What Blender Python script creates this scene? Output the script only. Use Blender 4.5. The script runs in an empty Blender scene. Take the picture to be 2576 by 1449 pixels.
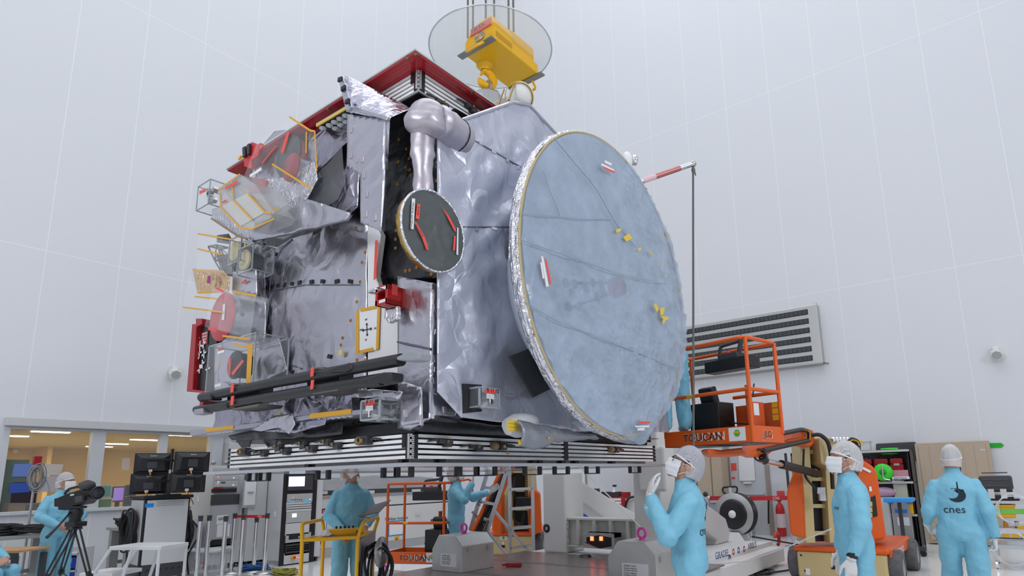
import bpy, bmesh, math, random
from mathutils import Vector, Matrix, noise
C = bpy.context.scene
COL = C.collection
pi = math.pi
V = Vector
rnd = random.Random(7)
# ------------------------------------------------------------------ camera
EYE = V((0, 0, 1.55)); FPX = 1543.6; PPX, PPY = 1388.9, 897.3
_t, _r, _y = math.radians(11.0409), -0.0229, 0.6381
FW = V((-math.sin(_y)*math.cos(_t), math.cos(_y)*math.cos(_t), math.sin(_t)))
_rt = V((math.cos(_y), math.sin(_y), 0)); _up = _rt.cross(FW)
RT = math.cos(_r)*_rt + math.sin(_r)*_up
UP = math.cos(_r)*_up - math.sin(_r)*_rt
cd = bpy.data.cameras.new('camera'); cam = bpy.data.objects.new('camera', cd); COL.objects.link(cam)
cam.matrix_world = Matrix(((RT.x, UP.x, -FW.x, EYE.x), (RT.y, UP.y, -FW.y, EYE.y), (RT.z, UP.z, -FW.z, EYE.z), (0, 0, 0, 1)))
cd.sensor_width = 36; cd.lens = FPX/2576*36; cd.shift_x = -(PPX-1288)/2576; cd.shift_y = (PPY-724.5)/2576
cd.clip_end = 100; C.camera = cam
# ------------------------------------------------------------------ light and exposure
w = bpy.data.worlds.new('world'); C.world = w; w.use_nodes = True
w.node_tree.nodes['Background'].inputs[0].default_value = (.8, .88, 1, 1)
w.node_tree.nodes['Background'].inputs[1].default_value = .05
C.view_settings.view_transform = 'Standard'; C.view_settings.look = 'None'
C.view_settings.exposure = 0.0; C.view_settings.gamma = 1; C.view_settings.use_curve_mapping = False
def area(name, loc, size, power, rot=(0, 0, 0), col=(1, 1, 1)):
    l = bpy.data.lights.new(name, 'AREA'); l.shape = 'RECTANGLE'; l.size, l.size_y = size; l.energy = power; l.color = col
    o = bpy.data.objects.new(name, l); COL.objects.link(o); o.location = loc; o.rotation_euler = rot; return o
LP = 148
for i, x in enumerate((-10.4, -5.6, -0.5, 5)):
    for j, y in enumerate((-5.5, 0.5, 6.5, 12)):
        area('ceiling_lamp', (x, y, 23.8), (2.2, 4.5), LP*(.85, .95, 1, 1)[j], (0, 0, 0), (.97, .985, 1))
area('wall_fill_lamp', (-3, -8.7, 7.5), (6, 2.5), 430, (math.radians(82), 0, 0), (.97, .985, 1))  # added low fill behind the camera, where the foil reflects a lamp
area('wall_fill_lamp', (9.7, 3, 7.5), (2.5, 6), 450, (0, math.radians(82), 0), (.97, .985, 1))  # added fill on the unseen right wall, brightens the lower room
area('office_lamp', (-18, 4, 2.6), (3, 3), 150, (0, 0, 0), (1, .78, .42))
area('office_lamp', (-18, 10, 2.6), (3, 3), 80, (0, 0, 0), (1, .78, .42))
# ------------------------------------------------------------------ helpers
def ray(px, py): return FW + RT*((px-PPX)/FPX) + UP*((PPY-py)/FPX)
def PL(px, py, ax, v):
    d = ray(px, py); return EYE + d*((v-EYE[ax])/d[ax])
def X_(px, py, v): return PL(px, py, 0, v)
def Y_(px, py, v): return PL(px, py, 1, v)
def Z_(px, py, v): return PL(px, py, 2, v)
G = V((-math.sin(_y), math.cos(_y), 0))
GR = V((math.cos(_y), math.sin(_y), 0))
def AT(px, py, d):
    r = ray(px, py); return EYE + r*(d/r.dot(G))
def rotz(a): return Matrix.Rotation(a, 3, 'Z')
def frame(n, up=V((0, 0, 1))):
    n = V(n).normalized(); up = V(up)
    x = up.cross(n)
    if x.length < 1e-5: x = V((1, 0, 0))
    x.normalize(); y = n.cross(x); return Matrix((x, y, n)).transposed()
def wpos(o):
    p = V((0, 0, 0))
    while o: p += o.location; o = o.parent
    return p
_M = {}
def mat(name, col, rough=.5, metal=0, bump=0, bscale=20, noise_amt=0, nscale=6, emit=0, alpha=1, trans=0, spec=.5, coat=0, bdist=.01, stretch=None, ior=1.45):
    if name in _M: return _M[name]
    m = bpy.data.materials.new(name); _M[name] = m; m.use_nodes = True; nt = m.node_tree; b = nt.nodes['Principled BSDF']
    c = (*col, 1)
    I = b.inputs
    I['Base Color'].default_value = c; I['Roughness'].default_value = rough; I['Metallic'].default_value = metal
    I['Specular IOR Level'].default_value = spec; I['Coat Weight'].default_value = coat; I['IOR'].default_value = ior
    if trans: I['Transmission Weight'].default_value = trans
    if alpha < 1: I['Alpha'].default_value = alpha
    if emit: I['Emission Color'].default_value = c; I['Emission Strength'].default_value = emit
    tc = nt.nodes.new('ShaderNodeTexCoord'); src = tc.outputs['Object']
    if stretch:
        mp = nt.nodes.new('ShaderNodeMapping'); mp.inputs['Scale'].default_value = stretch; nt.links.new(src, mp.inputs[0]); src = mp.outputs[0]
    if noise_amt:
        n = nt.nodes.new('ShaderNodeTexNoise'); n.inputs['Scale'].default_value = nscale; n.inputs['Detail'].default_value = 5
        nt.links.new(src, n.inputs['Vector'])
        mr = nt.nodes.new('ShaderNodeMapRange'); mr.inputs[3].default_value = 1-noise_amt; mr.inputs[4].default_value = 1+noise_amt
        mr.inputs[1].default_value = .3; mr.inputs[2].default_value = .7; nt.links.new(n.outputs[0], mr.inputs[0])
        mx = nt.nodes.new('ShaderNodeVectorMath'); mx.operation = 'SCALE'; mx.inputs[0].default_value = col; nt.links.new(mr.outputs[0], mx.inputs['Scale'])
        nt.links.new(mx.outputs[0], I['Base Color'])
    if bump:
        n = nt.nodes.new('ShaderNodeTexNoise'); n.inputs['Scale'].default_value = bscale; n.inputs['Detail'].default_value = 4; n.inputs['Distortion'].default_value = .6
        nt.links.new(src, n.inputs['Vector'])
        bp = nt.nodes.new('ShaderNodeBump'); bp.inputs['Strength'].default_value = bump; bp.inputs['Distance'].default_value = bdist
        nt.links.new(n.outputs[0], bp.inputs['Height']); nt.links.new(bp.outputs[0], I['Normal'])
    return m
def glass(name, col, alpha, rough=.05, spec=.5):
    # thin clear sheet: mix of transparent and glossy/diffuse
    if name in _M: return _M[name]
    m = bpy.data.materials.new(name); _M[name] = m; m.use_nodes = True; nt = m.node_tree
    b = nt.nodes['Principled BSDF']; b.inputs['Base Color'].default_value = (*col, 1); b.inputs['Roughness'].default_value = rough
    b.inputs['Alpha'].default_value = alpha; b.inputs['Specular IOR Level'].default_value = spec
    return m
class MB:
    def __init__(s): s.v = []; s.f = []; s.m = []; s.sm = []
    def add(s, vs, fs, mi=0, smooth=False):
        o = len(s.v); s.v += [V(p) for p in vs]
        for f in fs: s.f.append([i+o for i in f]); s.m.append(mi); s.sm.append(smooth)
        return s
    def box(s, c, size, R=None, mi=0):
        c = V(c); h = V(size)/2; vs = []
        for z in (-1, 1):
            for y in (-1, 1):
                for x in (-1, 1):
                    p = V((x*h.x, y*h.y, z*h.z)); vs.append(c+(R@p if R else p))
        return s.add(vs, [(0, 2, 3, 1), (4, 5, 7, 6), (0, 1, 5, 4), (2, 6, 7, 3), (0, 4, 6, 2), (1, 3, 7, 5)], mi)
    def bb(s, a, b, mi=0):
        a, b = V(a), V(b); return s.box((a+b)/2, [abs(b[i]-a[i]) for i in range(3)], None, mi)
    def prism(s, poly, d, mi=0):
        poly = [V(p) for p in poly]; d = V(d); n = len(poly)
        nn = V((0, 0, 0))
        for i in range(n): nn += poly[i].cross(poly[(i+1) % n])
        if nn.dot(d) > 0: poly = poly[::-1]
        vs = poly+[p+d for p in poly]
        return s.add(vs, [list(range(n)), list(range(2*n-1, n-1, -1))]+[(i, n+i, n+(i+1) % n, (i+1) % n)[::-1] if False else ((i+1) % n, i, n+i, n+(i+1) % n) for i in range(n)], mi)
    def tube(s, pts, r, n=10, mi=0, cap=True, closed=False):
        pts = [V(p) for p in pts]; k = len(pts); rs = r if isinstance(r, (list, tuple)) else [r]*k
        vs = []; prev = None
        for i, p in enumerate(pts):
            if closed: t = pts[(i+1) % k]-pts[i-1]
            else: t = pts[min(i+1, k-1)]-pts[max(i-1, 0)]
            if t.length < 1e-9: t = V((0, 0, 1))
            t.normalize()
            if prev is None:
                a = V((0, 0, 1)) if abs(t.z) < .9 else V((1, 0, 0)); u = t.cross(a).normalized()
            else:
                u = prev-t*prev.dot(t)
                u = u.normalized() if u.length > 1e-6 else t.orthogonal().normalized()
            prev = u; w_ = t.cross(u)
            for j in range(n):
                a = 2*pi*j/n; vs.append(p+(u*math.cos(a)+w_*math.sin(a))*rs[i])
        fs = []
        for i in range(k if closed else k-1):
            b = ((i+1) % k)*n
            for j in range(n): fs.append((i*n+j, i*n+(j+1) % n, b+(j+1) % n, b+j))
        s.add(vs, fs, mi, True)
        if cap and not closed: s.add(vs[:n], [list(range(n))[::-1]], mi); s.add(vs[-n:], [list(range(n))], mi)
        return s
    def cyl(s, a, b, r, r2=None, n=20, mi=0, cap=True): return s.tube([a, b], [r, r if r2 is None else r2], n, mi, cap)
    def lathe(s, prof, org, axis=(0, 0, 1), n=28, mi=0, a0=0, a1=2*pi, smooth=True):
        R = frame(axis, V((0, 1, 0)) if abs(V(axis).normalized().z) > .9 else V((0, 0, 1))); org = V(org); full = abs(a1-a0-2*pi) < 1e-6; m = n if full else n+1; vs = []; fs = []
        for r, h in prof:
            for j in range(m):
                a = a0+(a1-a0)*j/n; vs.append(org+R@V((r*math.cos(a), r*math.sin(a), h)))
        for i in range(len(prof)-1):
            for j in range(n):
                q = (j+1) % m; fs.append((i*m+j, i*m+q, (i+1)*m+q, (i+1)*m+j))
        return s.add(vs, fs, mi, smooth)
    def grid(s, f, nu, nv, mi=0, smooth=True):
        vs = [f(i/nu, j/nv) for j in range(nv+1) for i in range(nu+1)]
        fs = [(j*(nu+1)+i, j*(nu+1)+i+1, (j+1)*(nu+1)+i+1, (j+1)*(nu+1)+i) for j in range(nv) for i in range(nu)]
        return s.add(vs, fs, mi, smooth)
    def ball(s, c, r, nu=16, nv=10, mi=0, R=None):
        c = V(c); r = V((r, r, r)) if not hasattr(r, '__len__') else V(r)
        def f(u, v):
            a = 2*pi*u; b = pi*(v-.5); p = V((r.x*math.cos(a)*math.cos(b), r.y*math.sin(a)*math.cos(b), r.z*math.sin(b))); return c+(R@p if R else p)
        return s.grid(f, nu, nv, mi)
    def build(s, name, m, parent=None, bevel=0, local=False, solid=0, weld=False, sub=0, auto=False):
        me = bpy.data.meshes.new(name); off = V((0, 0, 0)) if (local or not parent) else wpos(parent)
        me.from_pydata([p-off for p in s.v], [], s.f)
        ms = m if isinstance(m, (list, tuple)) else [m]
        for q in ms: me.materials.append(q)
        for i, p in enumerate(me.polygons): p.material_index = s.m[i]; p.use_smooth = s.sm[i]
        o = bpy.data.objects.new(name, me); COL.objects.link(o)
        if parent: o.parent = parent
        if weld or sub:
            bm = bmesh.new(); bm.from_mesh(me); bmesh.ops.remove_doubles(bm, verts=bm.verts, dist=1e-4); bmesh.ops.recalc_face_normals(bm, faces=bm.faces); bm.to_mesh(me); bm.free()
        if bevel:
            b = o.modifiers.new('bevel', 'BEVEL'); b.width = bevel; b.segments = 2; b.limit_method = 'ANGLE'; b.angle_limit = .6
        if solid:
            q = o.modifiers.new('solid', 'SOLIDIFY'); q.thickness = solid; q.offset = -1
        if sub:
            q = o.modifiers.new('sub', 'SUBSURF'); q.levels = q.render_levels = sub
        return o
def tag(o, label=None, cat=None, group=None, kind=None):
    if label: o['label'] = label
    if cat: o['category'] = cat
    if group: o['group'] = group
    if kind: o['kind'] = kind
    return o
def thing(name, label, cat, loc=(0, 0, 0), rz=0, group=None):
    o = bpy.data.objects.new(name, None); COL.objects.link(o); o.location = loc; o.rotation_euler = (0, 0, rz); o.empty_display_size = .1
    return tag(o, label, cat, group)
def struct(o): o['kind'] = 'structure'; return o
def dup(o, parent=None, off=None):
    c = o.copy(); COL.objects.link(c)
    if parent: c.parent = parent
    if off is not None: c.location = o.location+V(off)
    for ch in [q for q in bpy.data.objects if q.parent == o]: dup(ch, c)
    return c
def ridge(p, s):
    return 1-abs(noise.noise(p*s))*2
def crumple(p, amp, seed, fine=1):
    q = p+V((seed*3.7, seed*1.3, seed*7.1))
    h = noise.noise(q*1.6)*.9+(ridge(V((q.x*1.3+q.z*.5, q.y*1.3-q.z*.4, q.z*.8)), 2.2)-.5)*.9+(ridge(q, 5.2)-.5)*.38*fine+(ridge(q, 12)-.5)*.13*fine
    return h*amp
def foil(name, poly, m, parent, cell=.05, amp=.02, seed=1, nrm=None, bulge=None, thick=.004, edge=.3, fall=3):
    # wrinkled foil sheet filling a flat polygon; amp fades to edge*amp along the outline
    poly = [V(p) for p in poly]; n = V((0, 0, 0))
    for i in range(len(poly)): n += poly[i].cross(poly[(i+1) % len(poly)])
    n.normalize()
    if nrm is not None and n.dot(V(nrm)) < 0: n = -n; poly = poly[::-1]
    bm = bmesh.new(); bm.faces.new([bm.verts.new(p) for p in poly]); bm.normal_update()
    R = frame(n); u, v_ = R.col[0], R.col[1]
    for d in (u, v_, (u+v_).normalized()):
        lo = min(p.dot(d) for p in poly); hi = max(p.dot(d) for p in poly); k = int((hi-lo)/cell)
        if d is not u and d is not v_: continue
        for i in range(1, k+1):
            co = d*(lo+(hi-lo)*i/(k+1)); bmesh.ops.bisect_plane(bm, geom=bm.verts[:]+bm.edges[:]+bm.faces[:], plane_co=co, plane_no=d, dist=1e-6)
    bmesh.ops.triangulate(bm, faces=bm.faces[:])
    def ed(p):
        best = 9.0
        for i in range(len(poly)):
            a, b = poly[i], poly[(i+1) % len(poly)]; ab = b-a; t = max(0, min(1, (p-a).dot(ab)/max(ab.length_squared, 1e-9))); best = min(best, (p-a-ab*t).length)
        return best
    for q in bm.verts:
        e = min(1, edge+ed(q.co)/(fall*cell)*(1-edge)); h = crumple(q.co, amp, seed)*e
        if bulge: h += bulge(q.co)*min(1, ed(q.co)/(4*cell))
        q.co = q.co+n*h
    me = bpy.data.meshes.new(name); off = wpos(parent) if parent else V((0, 0, 0))
    for q in bm.verts: q.co -= off
    for f in bm.faces: f.smooth = True
    bm.to_mesh(me); bm.free(); me.materials.append(m)
    o = bpy.data.objects.new(name, me); COL.objects.link(o); o.parent = parent
    if thick:
        s = o.modifiers.new('solid', 'SOLIDIFY'); s.thickness = thick; s.offset = -1
    return o
def crease(m, scale, k, dist=.03):
    # sharp fold facets in a foil: voronoi edge distance feeding a second bump
    nt = m.node_tree; b = nt.nodes['Principled BSDF']; tc = nt.nodes.new('ShaderNodeTexCoord')
    n = nt.nodes.new('ShaderNodeTexNoise'); n.inputs['Scale'].default_value = 1.7; nt.links.new(tc.outputs['Object'], n.inputs['Vector'])
    mx = nt.nodes.new('ShaderNodeVectorMath'); mx.operation = 'MULTIPLY_ADD'; nt.links.new(n.outputs['Color'], mx.inputs[0]); mx.inputs[1].default_value = (.5, .5, .9); nt.links.new(tc.outputs['Object'], mx.inputs[2])
    v = nt.nodes.new('ShaderNodeTexVoronoi'); v.feature = 'DISTANCE_TO_EDGE'; v.inputs['Scale'].default_value = scale; nt.links.new(mx.outputs[0], v.inputs['Vector'])
    bp = nt.nodes.new('ShaderNodeBump'); bp.inputs['Strength'].default_value = k; bp.inputs['Distance'].default_value = dist; nt.links.new(v.outputs['Distance'], bp.inputs['Height'])
    if b.inputs['Normal'].links: nt.links.new(b.inputs['Normal'].links[0].from_socket, bp.inputs['Normal'])
    nt.links.new(bp.outputs[0], b.inputs['Normal']); return m
def text(name, s, org, right, up, h, m, parent=None, ext=.0008, align='LEFT', sx=1):
    cu = bpy.data.curves.new(name, 'FONT'); cu.body = s; cu.size = 1; cu.extrude = ext/h; cu.align_x = align; cu.resolution_u = 2
    t = bpy.data.objects.new('tmp', cu); me = bpy.data.meshes.new_from_object(t); bpy.data.objects.remove(t)
    right = V(right).normalized(); up = V(up).normalized(); n = right.cross(up); off = wpos(parent) if parent else V((0, 0, 0))
    k = h/.72
    for q in me.vertices: p = q.co.copy(); q.co = V(org)+right*(p.x*k*sx)+up*(p.y*k)+n*(p.z*h)-off
    me.materials.clear(); me.materials.append(m); me.name = name
    o = bpy.data.objects.new(name, me); COL.objects.link(o); o.parent = parent; return o
def arc(c, r, a0, a1, n, u=V((1, 0, 0)), v=V((0, 0, 1))):
    return [V(c)+V(u)*(r*math.cos(a0+(a1-a0)*i/n))+V(v)*(r*math.sin(a0+(a1-a0)*i/n)) for i in range(n+1)]
def rpath(pts, r, n=5, closed=False):
    # polyline with rounded corners
    pts = [V(p) for p in pts]; out = [] if closed else [pts[0]]; K = len(pts)
    for i in (range(K) if closed else range(1, K-1)):
        a, b, c = pts[i-1], pts[i], pts[(i+1) % K]; d1 = (a-b); d2 = (c-b); rr = min(r, d1.length*.45, d2.length*.45)
        p, q = b+d1.normalized()*rr, b+d2.normalized()*rr
        for k in range(n+1):
            t = k/n; out.append(p*(1-t)**2+b*2*t*(1-t)+q*t*t)
    if not closed: out.append(pts[-1])
    return out
# ------------------------------------------------------------------ materials
WHITE = mat('white_paint', (.78, .79, .8), .4)
GREY = mat('grey_paint', (.42, .44, .46), .45)
LGREY = mat('light_grey_paint', (.6, .61, .62), .45)
DGREY = mat('dark_grey_plastic', (.05, .052, .058), .45)
BLACK = mat('black_plastic', (.012, .012, .014), .4)
RUB = mat('rubber', (.03, .03, .032), .75)
ALU = mat('aluminium', (.62, .63, .65), .32, 1)
STEEL = mat('steel', (.5, .5, .5), .38, .9, noise_amt=.1, nscale=9)
CHROME = mat('chrome', (.78, .78, .8), .12, 1)
MLI = crease(mat('mauve_foil', (.56, .55, .61), .3, 1, bump=.2, bscale=7, bdist=.03), 3.2, .5, .05)
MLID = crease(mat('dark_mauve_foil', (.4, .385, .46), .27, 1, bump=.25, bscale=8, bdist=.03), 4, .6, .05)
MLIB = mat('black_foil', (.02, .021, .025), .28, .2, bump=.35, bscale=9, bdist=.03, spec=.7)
MLIP = mat('pinkish_foil', (.52, .48, .53), .42, .85, bump=.2, bscale=10, bdist=.02)
FOIL = mat('crinkled_silver_foil', (.68, .68, .72), .18, 1, bump=.7, bscale=28, bdist=.03)
RED = mat('red_paint', (.36, .012, .018), .35)
REDTAG = mat('red_tag', (.85, .09, .07), .5)
YTAPE = mat('amber_tape', (.72, .36, .01), .3)
YEL = mat('yellow_paint', (.85, .45, .008), .35)
ORANGE = mat('orange_paint', (.75, .115, .012), .35)
CREAM = mat('cream_paint', (.62, .49, .24), .4)
BEIGE = mat('beige_paint', (.5, .4, .3), .5)
PAPER = mat('paper', (.82, .82, .84), .7)
PLEXI = glass('clear_plastic', (.86, .9, .93), .1, .06)
FILM = glass('plastic_film', (.86, .9, .94), .15, .12)
INK = mat('ink', (.02, .022, .03), .6)
# ------------------------------------------------------------------ the setting
LX, BY, H = -14.07, 15.81, 24.0
def wall_mat(name, axis, off, wd, zs):
    m = mat(name, (.705, .722, .762), .5, noise_amt=.015, nscale=60); nt = m.node_tree; b = nt.nodes['Principled BSDF']
    g = nt.nodes.new('ShaderNodeNewGeometry'); sp = nt.nodes.new('ShaderNodeSeparateXYZ'); nt.links.new(g.outputs['Position'], sp.inputs[0])
    def mth(op, a, v=None):
        n = nt.nodes.new('ShaderNodeMath'); n.operation = op
        for i, q in enumerate((a, v)):
            if q is None: continue
            if isinstance(q, (int, float)): n.inputs[i].default_value = q
            else: nt.links.new(q, n.inputs[i])
        return n.outputs[0]
    f = mth('PINGPONG', mth('SUBTRACT', sp.outputs[axis], off), wd/2)
    ln = mth('LESS_THAN', f, .006)
    for z in zs: ln = mth('MAXIMUM', ln, mth('LESS_THAN', mth('ABSOLUTE', mth('SUBTRACT', sp.outputs[2], z)), .006))
    old = b.inputs['Base Color'].links[0].from_socket
    mx = nt.nodes.new('ShaderNodeMix'); mx.data_type = 'RGBA'; nt.links.new(ln, mx.inputs[0]); nt.links.new(old, mx.inputs[6]); mx.inputs[7].default_value = (.84, .85, .87, 1)
    nt.links.new(mx.outputs[2], b.inputs['Base Color']); return m
WL = wall_mat('wall_panel_left', 1, 3.1137, 1.1896, (1.55+4.3725, 1.55+10.229))
WB = wall_mat('wall_panel_back', 0, -12.539, 1.1998, (1.55+4.3596, 1.55+10.2204))
FLOOR = mat('white_epoxy', (.82, .83, .84), .13, noise_amt=.02, nscale=3, bump=.03, bscale=3)
struct(MB().bb((-14.1, -9, -.1), (10, BY+.2, 0)).build('floor', FLOOR))
struct(MB().bb((-14.2, -9, H), (10, BY+.2, H+.2)).build('ceiling', WHITE))
WPLAIN = mat('wall_plain', (.705, .722, .762), .5)
struct(MB().bb((-14.3, -9.2, 0), (10, -9, H)).build('wall_front', WPLAIN))
struct(MB().bb((10, -9.2, 0), (10.2, BY+.2, H)).build('wall_right', WPLAIN))
wy0, wy1, wz0, wz1 = 2.94, 6.42, 1.14, 2.6
wb = MB()
wb.bb((LX-.2, -9, 0), (LX, BY, wz0)).bb((LX-.2, -9, wz1), (LX, BY, H)).bb((LX-.2, -9, wz0), (LX, wy0, wz1)).bb((LX-.2, wy1, wz0), (LX, BY, wz1))
struct(wb.build('wall_left', WL))
bw = MB().bb((LX-.2, BY, 0), (10, BY+.2, H)); struct(bw.build('wall_back', WB))
struct(MB().bb((LX, 2.87, 2.63), (LX+.16, 6.9, 2.78)).build('trim_1', LGREY, bevel=.01))
FRAME = mat('window_frame_paint', (.62, .64, .68), .4)
# observation window of the control room
win = MB()
for a, b in ((2.87, 2.97), (4.18, 4.40), (5.36, 5.5), (6.34, 6.62)): win.bb((LX-.12, a, wz0-.02), (LX+.05, b, wz1+.028))
win.bb((LX-.12, 2.87, wz1-.02), (LX+.045, 6.6, wz1+.029)).bb((LX-.12, 2.6, wz0-.04), (LX+.07, 6.6, wz0+.02))
wo = struct(win.build('window_1', FRAME, bevel=.006))
gl = MB()
for a, b in ((2.97, 4.18), (4.40, 5.36), (5.5, 6.34)): gl.bb((LX-.08, a, wz0), (LX-.07, b, wz1))
gl.build('pane', glass('window_glass', (.9, .95, 1), .07, .02), wo)
OFFW = mat('office_wall', (.74, .56, .27), .6); OFFC = mat('office_ceiling', (.72, .6, .38), .6)
RX = LX-8
off = MB().bb((RX-.1, -1, 0), (RX, 14, 3)).bb((RX, -1.1, 0), (LX-.2, -1, 3)).bb((RX, 14, 0), (LX-.2, 14.1, 3)); struct(off.build('wall_office', OFFW))
struct(MB().bb((RX-.1, -1, 2.64), (LX-.2, 14, 2.74)).build('ceiling_office', OFFC))
struct(MB().bb((RX-.1, -1, -.1), (LX-.2, 14, 0)).build('floor_office', GREY))
struct(MB().bb((LX-7.9, 5.2, 0), (LX-6.6, 5.3, 2.64)).build('wall_office_partition', OFFW))
# ------------------------------------------------------------------ the spacecraft
def PP(pts, ax, v): return [PL(a, b, ax, v) for a, b in pts]
XC, YC = -3.28, 2.79                       # near corner of the folded arrays
SC = thing('spacecraft', 'large silver foil wrapped spacecraft hanging from the yellow crane hook', 'spacecraft', (-4.5, 4.6, 1.69))
# body core hidden under the blankets
core = MB().bb((-6.3, 3.12, 1.95), (-3.45, 6.2, 4.4)).bb((-4.3, 3.2, 1.9), (-3.25, 6.2, 4.44)).build('bus_core', MLIB, SC)
EDGE = mat('array_edge', (.92, .93, .94), .3, 0, noise_amt=.1, nscale=7)
CELL = mat('array_face', (.008, .009, .012), .2, coat=.3)
BRASS = mat('brass', (.35, .24, .1), .4, .8)
def array(z0, n, up, stk):
    a = thing('solar_array', None, None, (XC-1.25, 4.57, z0-1.69)); a.location = V((XC-1.25, 4.57, z0))-wpos(SC); a.parent = SC
    for i in range(n):
        z = z0+i*.0365*(up)
        MB().bb((XC-2.51, YC, z), (XC, YC+3.56, z+.0225)).build('panel', EDGE, a, bevel=.002)
        if i < n-1: MB().bb((XC-2.495, YC+.012, z+.0226), (XC-.012, YC+3.545, z+.0364)).build('gap_filler', CELL, a)  # black slab added to keep the gap between panels dark
    h = MB(); z1 = z0+(n-1)*.0365+.0225
    h.bb((XC-.045, YC-.006, z0), (XC-.02, YC, z1)).bb((XC, YC+.015, z0), (XC+.006, YC+.06, z1)).bb((XC-.085, YC-.006, z0+.075), (XC-.05, YC, z1)).bb((XC, YC+1.78, z0), (XC+.006, YC+1.84, z1))
    for k in range(5):
        h.bb((XC, YC+3.5, z0+k*.0365), (XC+.006, YC+3.55, z0+k*.0365+.03)).bb((XC-2.51, YC-.006, z0+k*.0365), (XC-2.48, YC, z0+k*.0365+.03))
    hh_ = []
    for i in range(0, len(h.v), 8): q = MB(); q.add(h.v[i:i+8], [(0, 2, 3, 1), (4, 5, 7, 6), (0, 1, 5, 4), (2, 6, 7, 3), (0, 4, 6, 2), (1, 3, 7, 5)]); q.build('hinge', BLACK, a)
    hk = MB(); hk.cyl((XC-.01, YC-.01, z0), (XC-.01, YC-.01, z1), .009, n=8)
    for k in range(12): hk.cyl((XC+.012, YC+.01, z0+k*.0135), (XC+.012, YC+.01, z0+k*.0135+.009), .01, n=8)
    hk.build('hinge_pin', STEEL, a); return a
arr = array(1.69, 5, 1, 0); arr2 = array(4.468, 5, 1, 1)
CELLB = MB().bb((XC-2.5, YC+.02, 4.455), (XC-.02, YC+3.5, 4.467)).build('inner_face', CELL, arr2)
# hold-down mechanisms on the lower array
def holddown(p, d, s=1):
    p = V(p); d = V(d); n = d.cross(V((0, 0, 1)))
    m = MB(); m.box(p, (.075, .05, .062), rotz(math.atan2(d.y, d.x)), 1)
    m.lathe([(0, .05), (.03, .05), (.034, .03), (.03, 0), (0, 0)], p-d*.055*s-n*.0, -d*s, 12, 2)
    m.lathe([(.014, .022), (.02, .02), (.022, .0)], p-d*.01+n*.04, n, 10, 0)
    m.tube([p+d*.03*s, p+d*.1*s+V((0, 0, .01)), p+d*.16*s], .009, 6, 1)
    m.build('hold_down_mechanism', [BRASS, DGREY, mat('tan_harness', (.28, .19, .1), .6)], arr)
def latch(p, d):
    p = V(p); d = V(d); m = MB(); R = rotz(math.atan2(d.y, d.x))
    m.box(p, (.13, .03, .03), R); m.box(p+d*.02+V((0, 0, -.012)), (.06, .04, .05), R); m.cyl(p+d*.0, p-d.cross(V((0, 0, 1)))*-.035, .012, n=8, mi=1); m.tube([p-d*.16, p-d*.07+V((0, 0, .012)), p], .008, 6)
    m.build('latch', [DGREY, BRASS], arr)
yf = YC-.03
for px, py in ((618, 1136), (922, 1108)): holddown(Y_(px, py, yf), (1, 0, 0))
for px, py in ((662, 1138), (718, 1133), (783, 1127), (845, 1118), (700, 1122), (762, 1115), (822, 1110)): latch(Y_(px, py, yf+.01), (1, 0, 0))
for px, py in ((1262, 1122), (1828-300+20, 1131)): holddown(X_(px, py, XC+.03), (0, 1, 0))
for px, py in ((1120, 1111), (1198, 1124)): latch(X_(px, py, XC+.02), (0, 1, 0))
MB().bb(X_(1274, 1136, XC+.001)+V((0, 0, 0)), X_(1280, 1143, XC+.003)).build('tape_patch', YTAPE, arr)
for py, a, b in ((272, 1112, 1135), (283, 1185, 1205)):
    q = X_(a, py-12, XC+.02); latch(q, (0, 1, 0))
# --- blankets on the long front face
yF = 2.97
def hitter(*objs):
    from mathutils.bvhtree import BVHTree
    tr = []
    for o in objs:
        w_ = wpos(o); tr.append(BVHTree.FromPolygons([q.co+w_ for q in o.data.vertices], [list(p.vertices) for p in o.data.polygons]))
    def f(a, b, ax, v):
        d = ray(a, b).normalized(); best = None
        for t in tr:
            h = t.ray_cast(EYE, d)
            if h[0] is not None and (best is None or h[3] < best[3]): best = h
        if best is None: return PL(a, b, ax, v), V((0, -1, 0)) if ax == 1 else V((1, 0, 0))
        n = best[1] if best[1].dot(d) < 0 else -best[1]; return best[0], n
    return f
HIT = None
def tabs(pts, ax, v, size=(.05, .02, .035), m=None, name='velcro_tab'):
    for a, b in pts:
        p, n = HIT(a, b, ax, v); MB().box(p, (size[0], size[2], size[1]), frame(n)@Matrix.Rotation(rnd.uniform(-.3, .3), 3, 'Z')).build(name, m or BLACK, SC, bevel=.003)
def grommets(pts, ax, v):
    for a, b in pts: p, n = HIT(a, b, ax, v); MB().lathe([(.005, .004), (.011, .006), (.015, .002), (.016, -.01)], p, n, 10).build('grommet', mat('amber_grommet', (.45, .2, .03), .35, .4), SC)
FSB = foil('side_blanket', PP([(640, 612), (700, 622), (730, 600), (800, 580), (890, 525), (926, 545), (922, 900), (920, 1015), (540, 1075), (540, 870), (600, 850), (640, 850)], 1, yF), MLI, SC, .055, .03, 3, (0, -1, 0),
     bulge=lambda p: .05*math.exp(-((p.x+4.95)**2/.45+(p.z-2.95)**2/.7)))
HIT = hitter(FSB)
seam = [(735, 602), (712, 622), (692, 655), (681, 700), (675, 760), (678, 800), (685, 850), (700, 888), (725, 915), (760, 928)]
sm_ = MB().tube([HIT(a, b, 1, yF)[0] for a, b in seam], .009, 6); sm_.tube([HIT(676+i*23, 733-16*min(1, i/4.), 1, yF)[0] for i in range(11)], .006, 5)
sm_.build('blanket_seam', mat('seam_dark_foil', (.2, .2, .24), .35, .8), SC)
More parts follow.
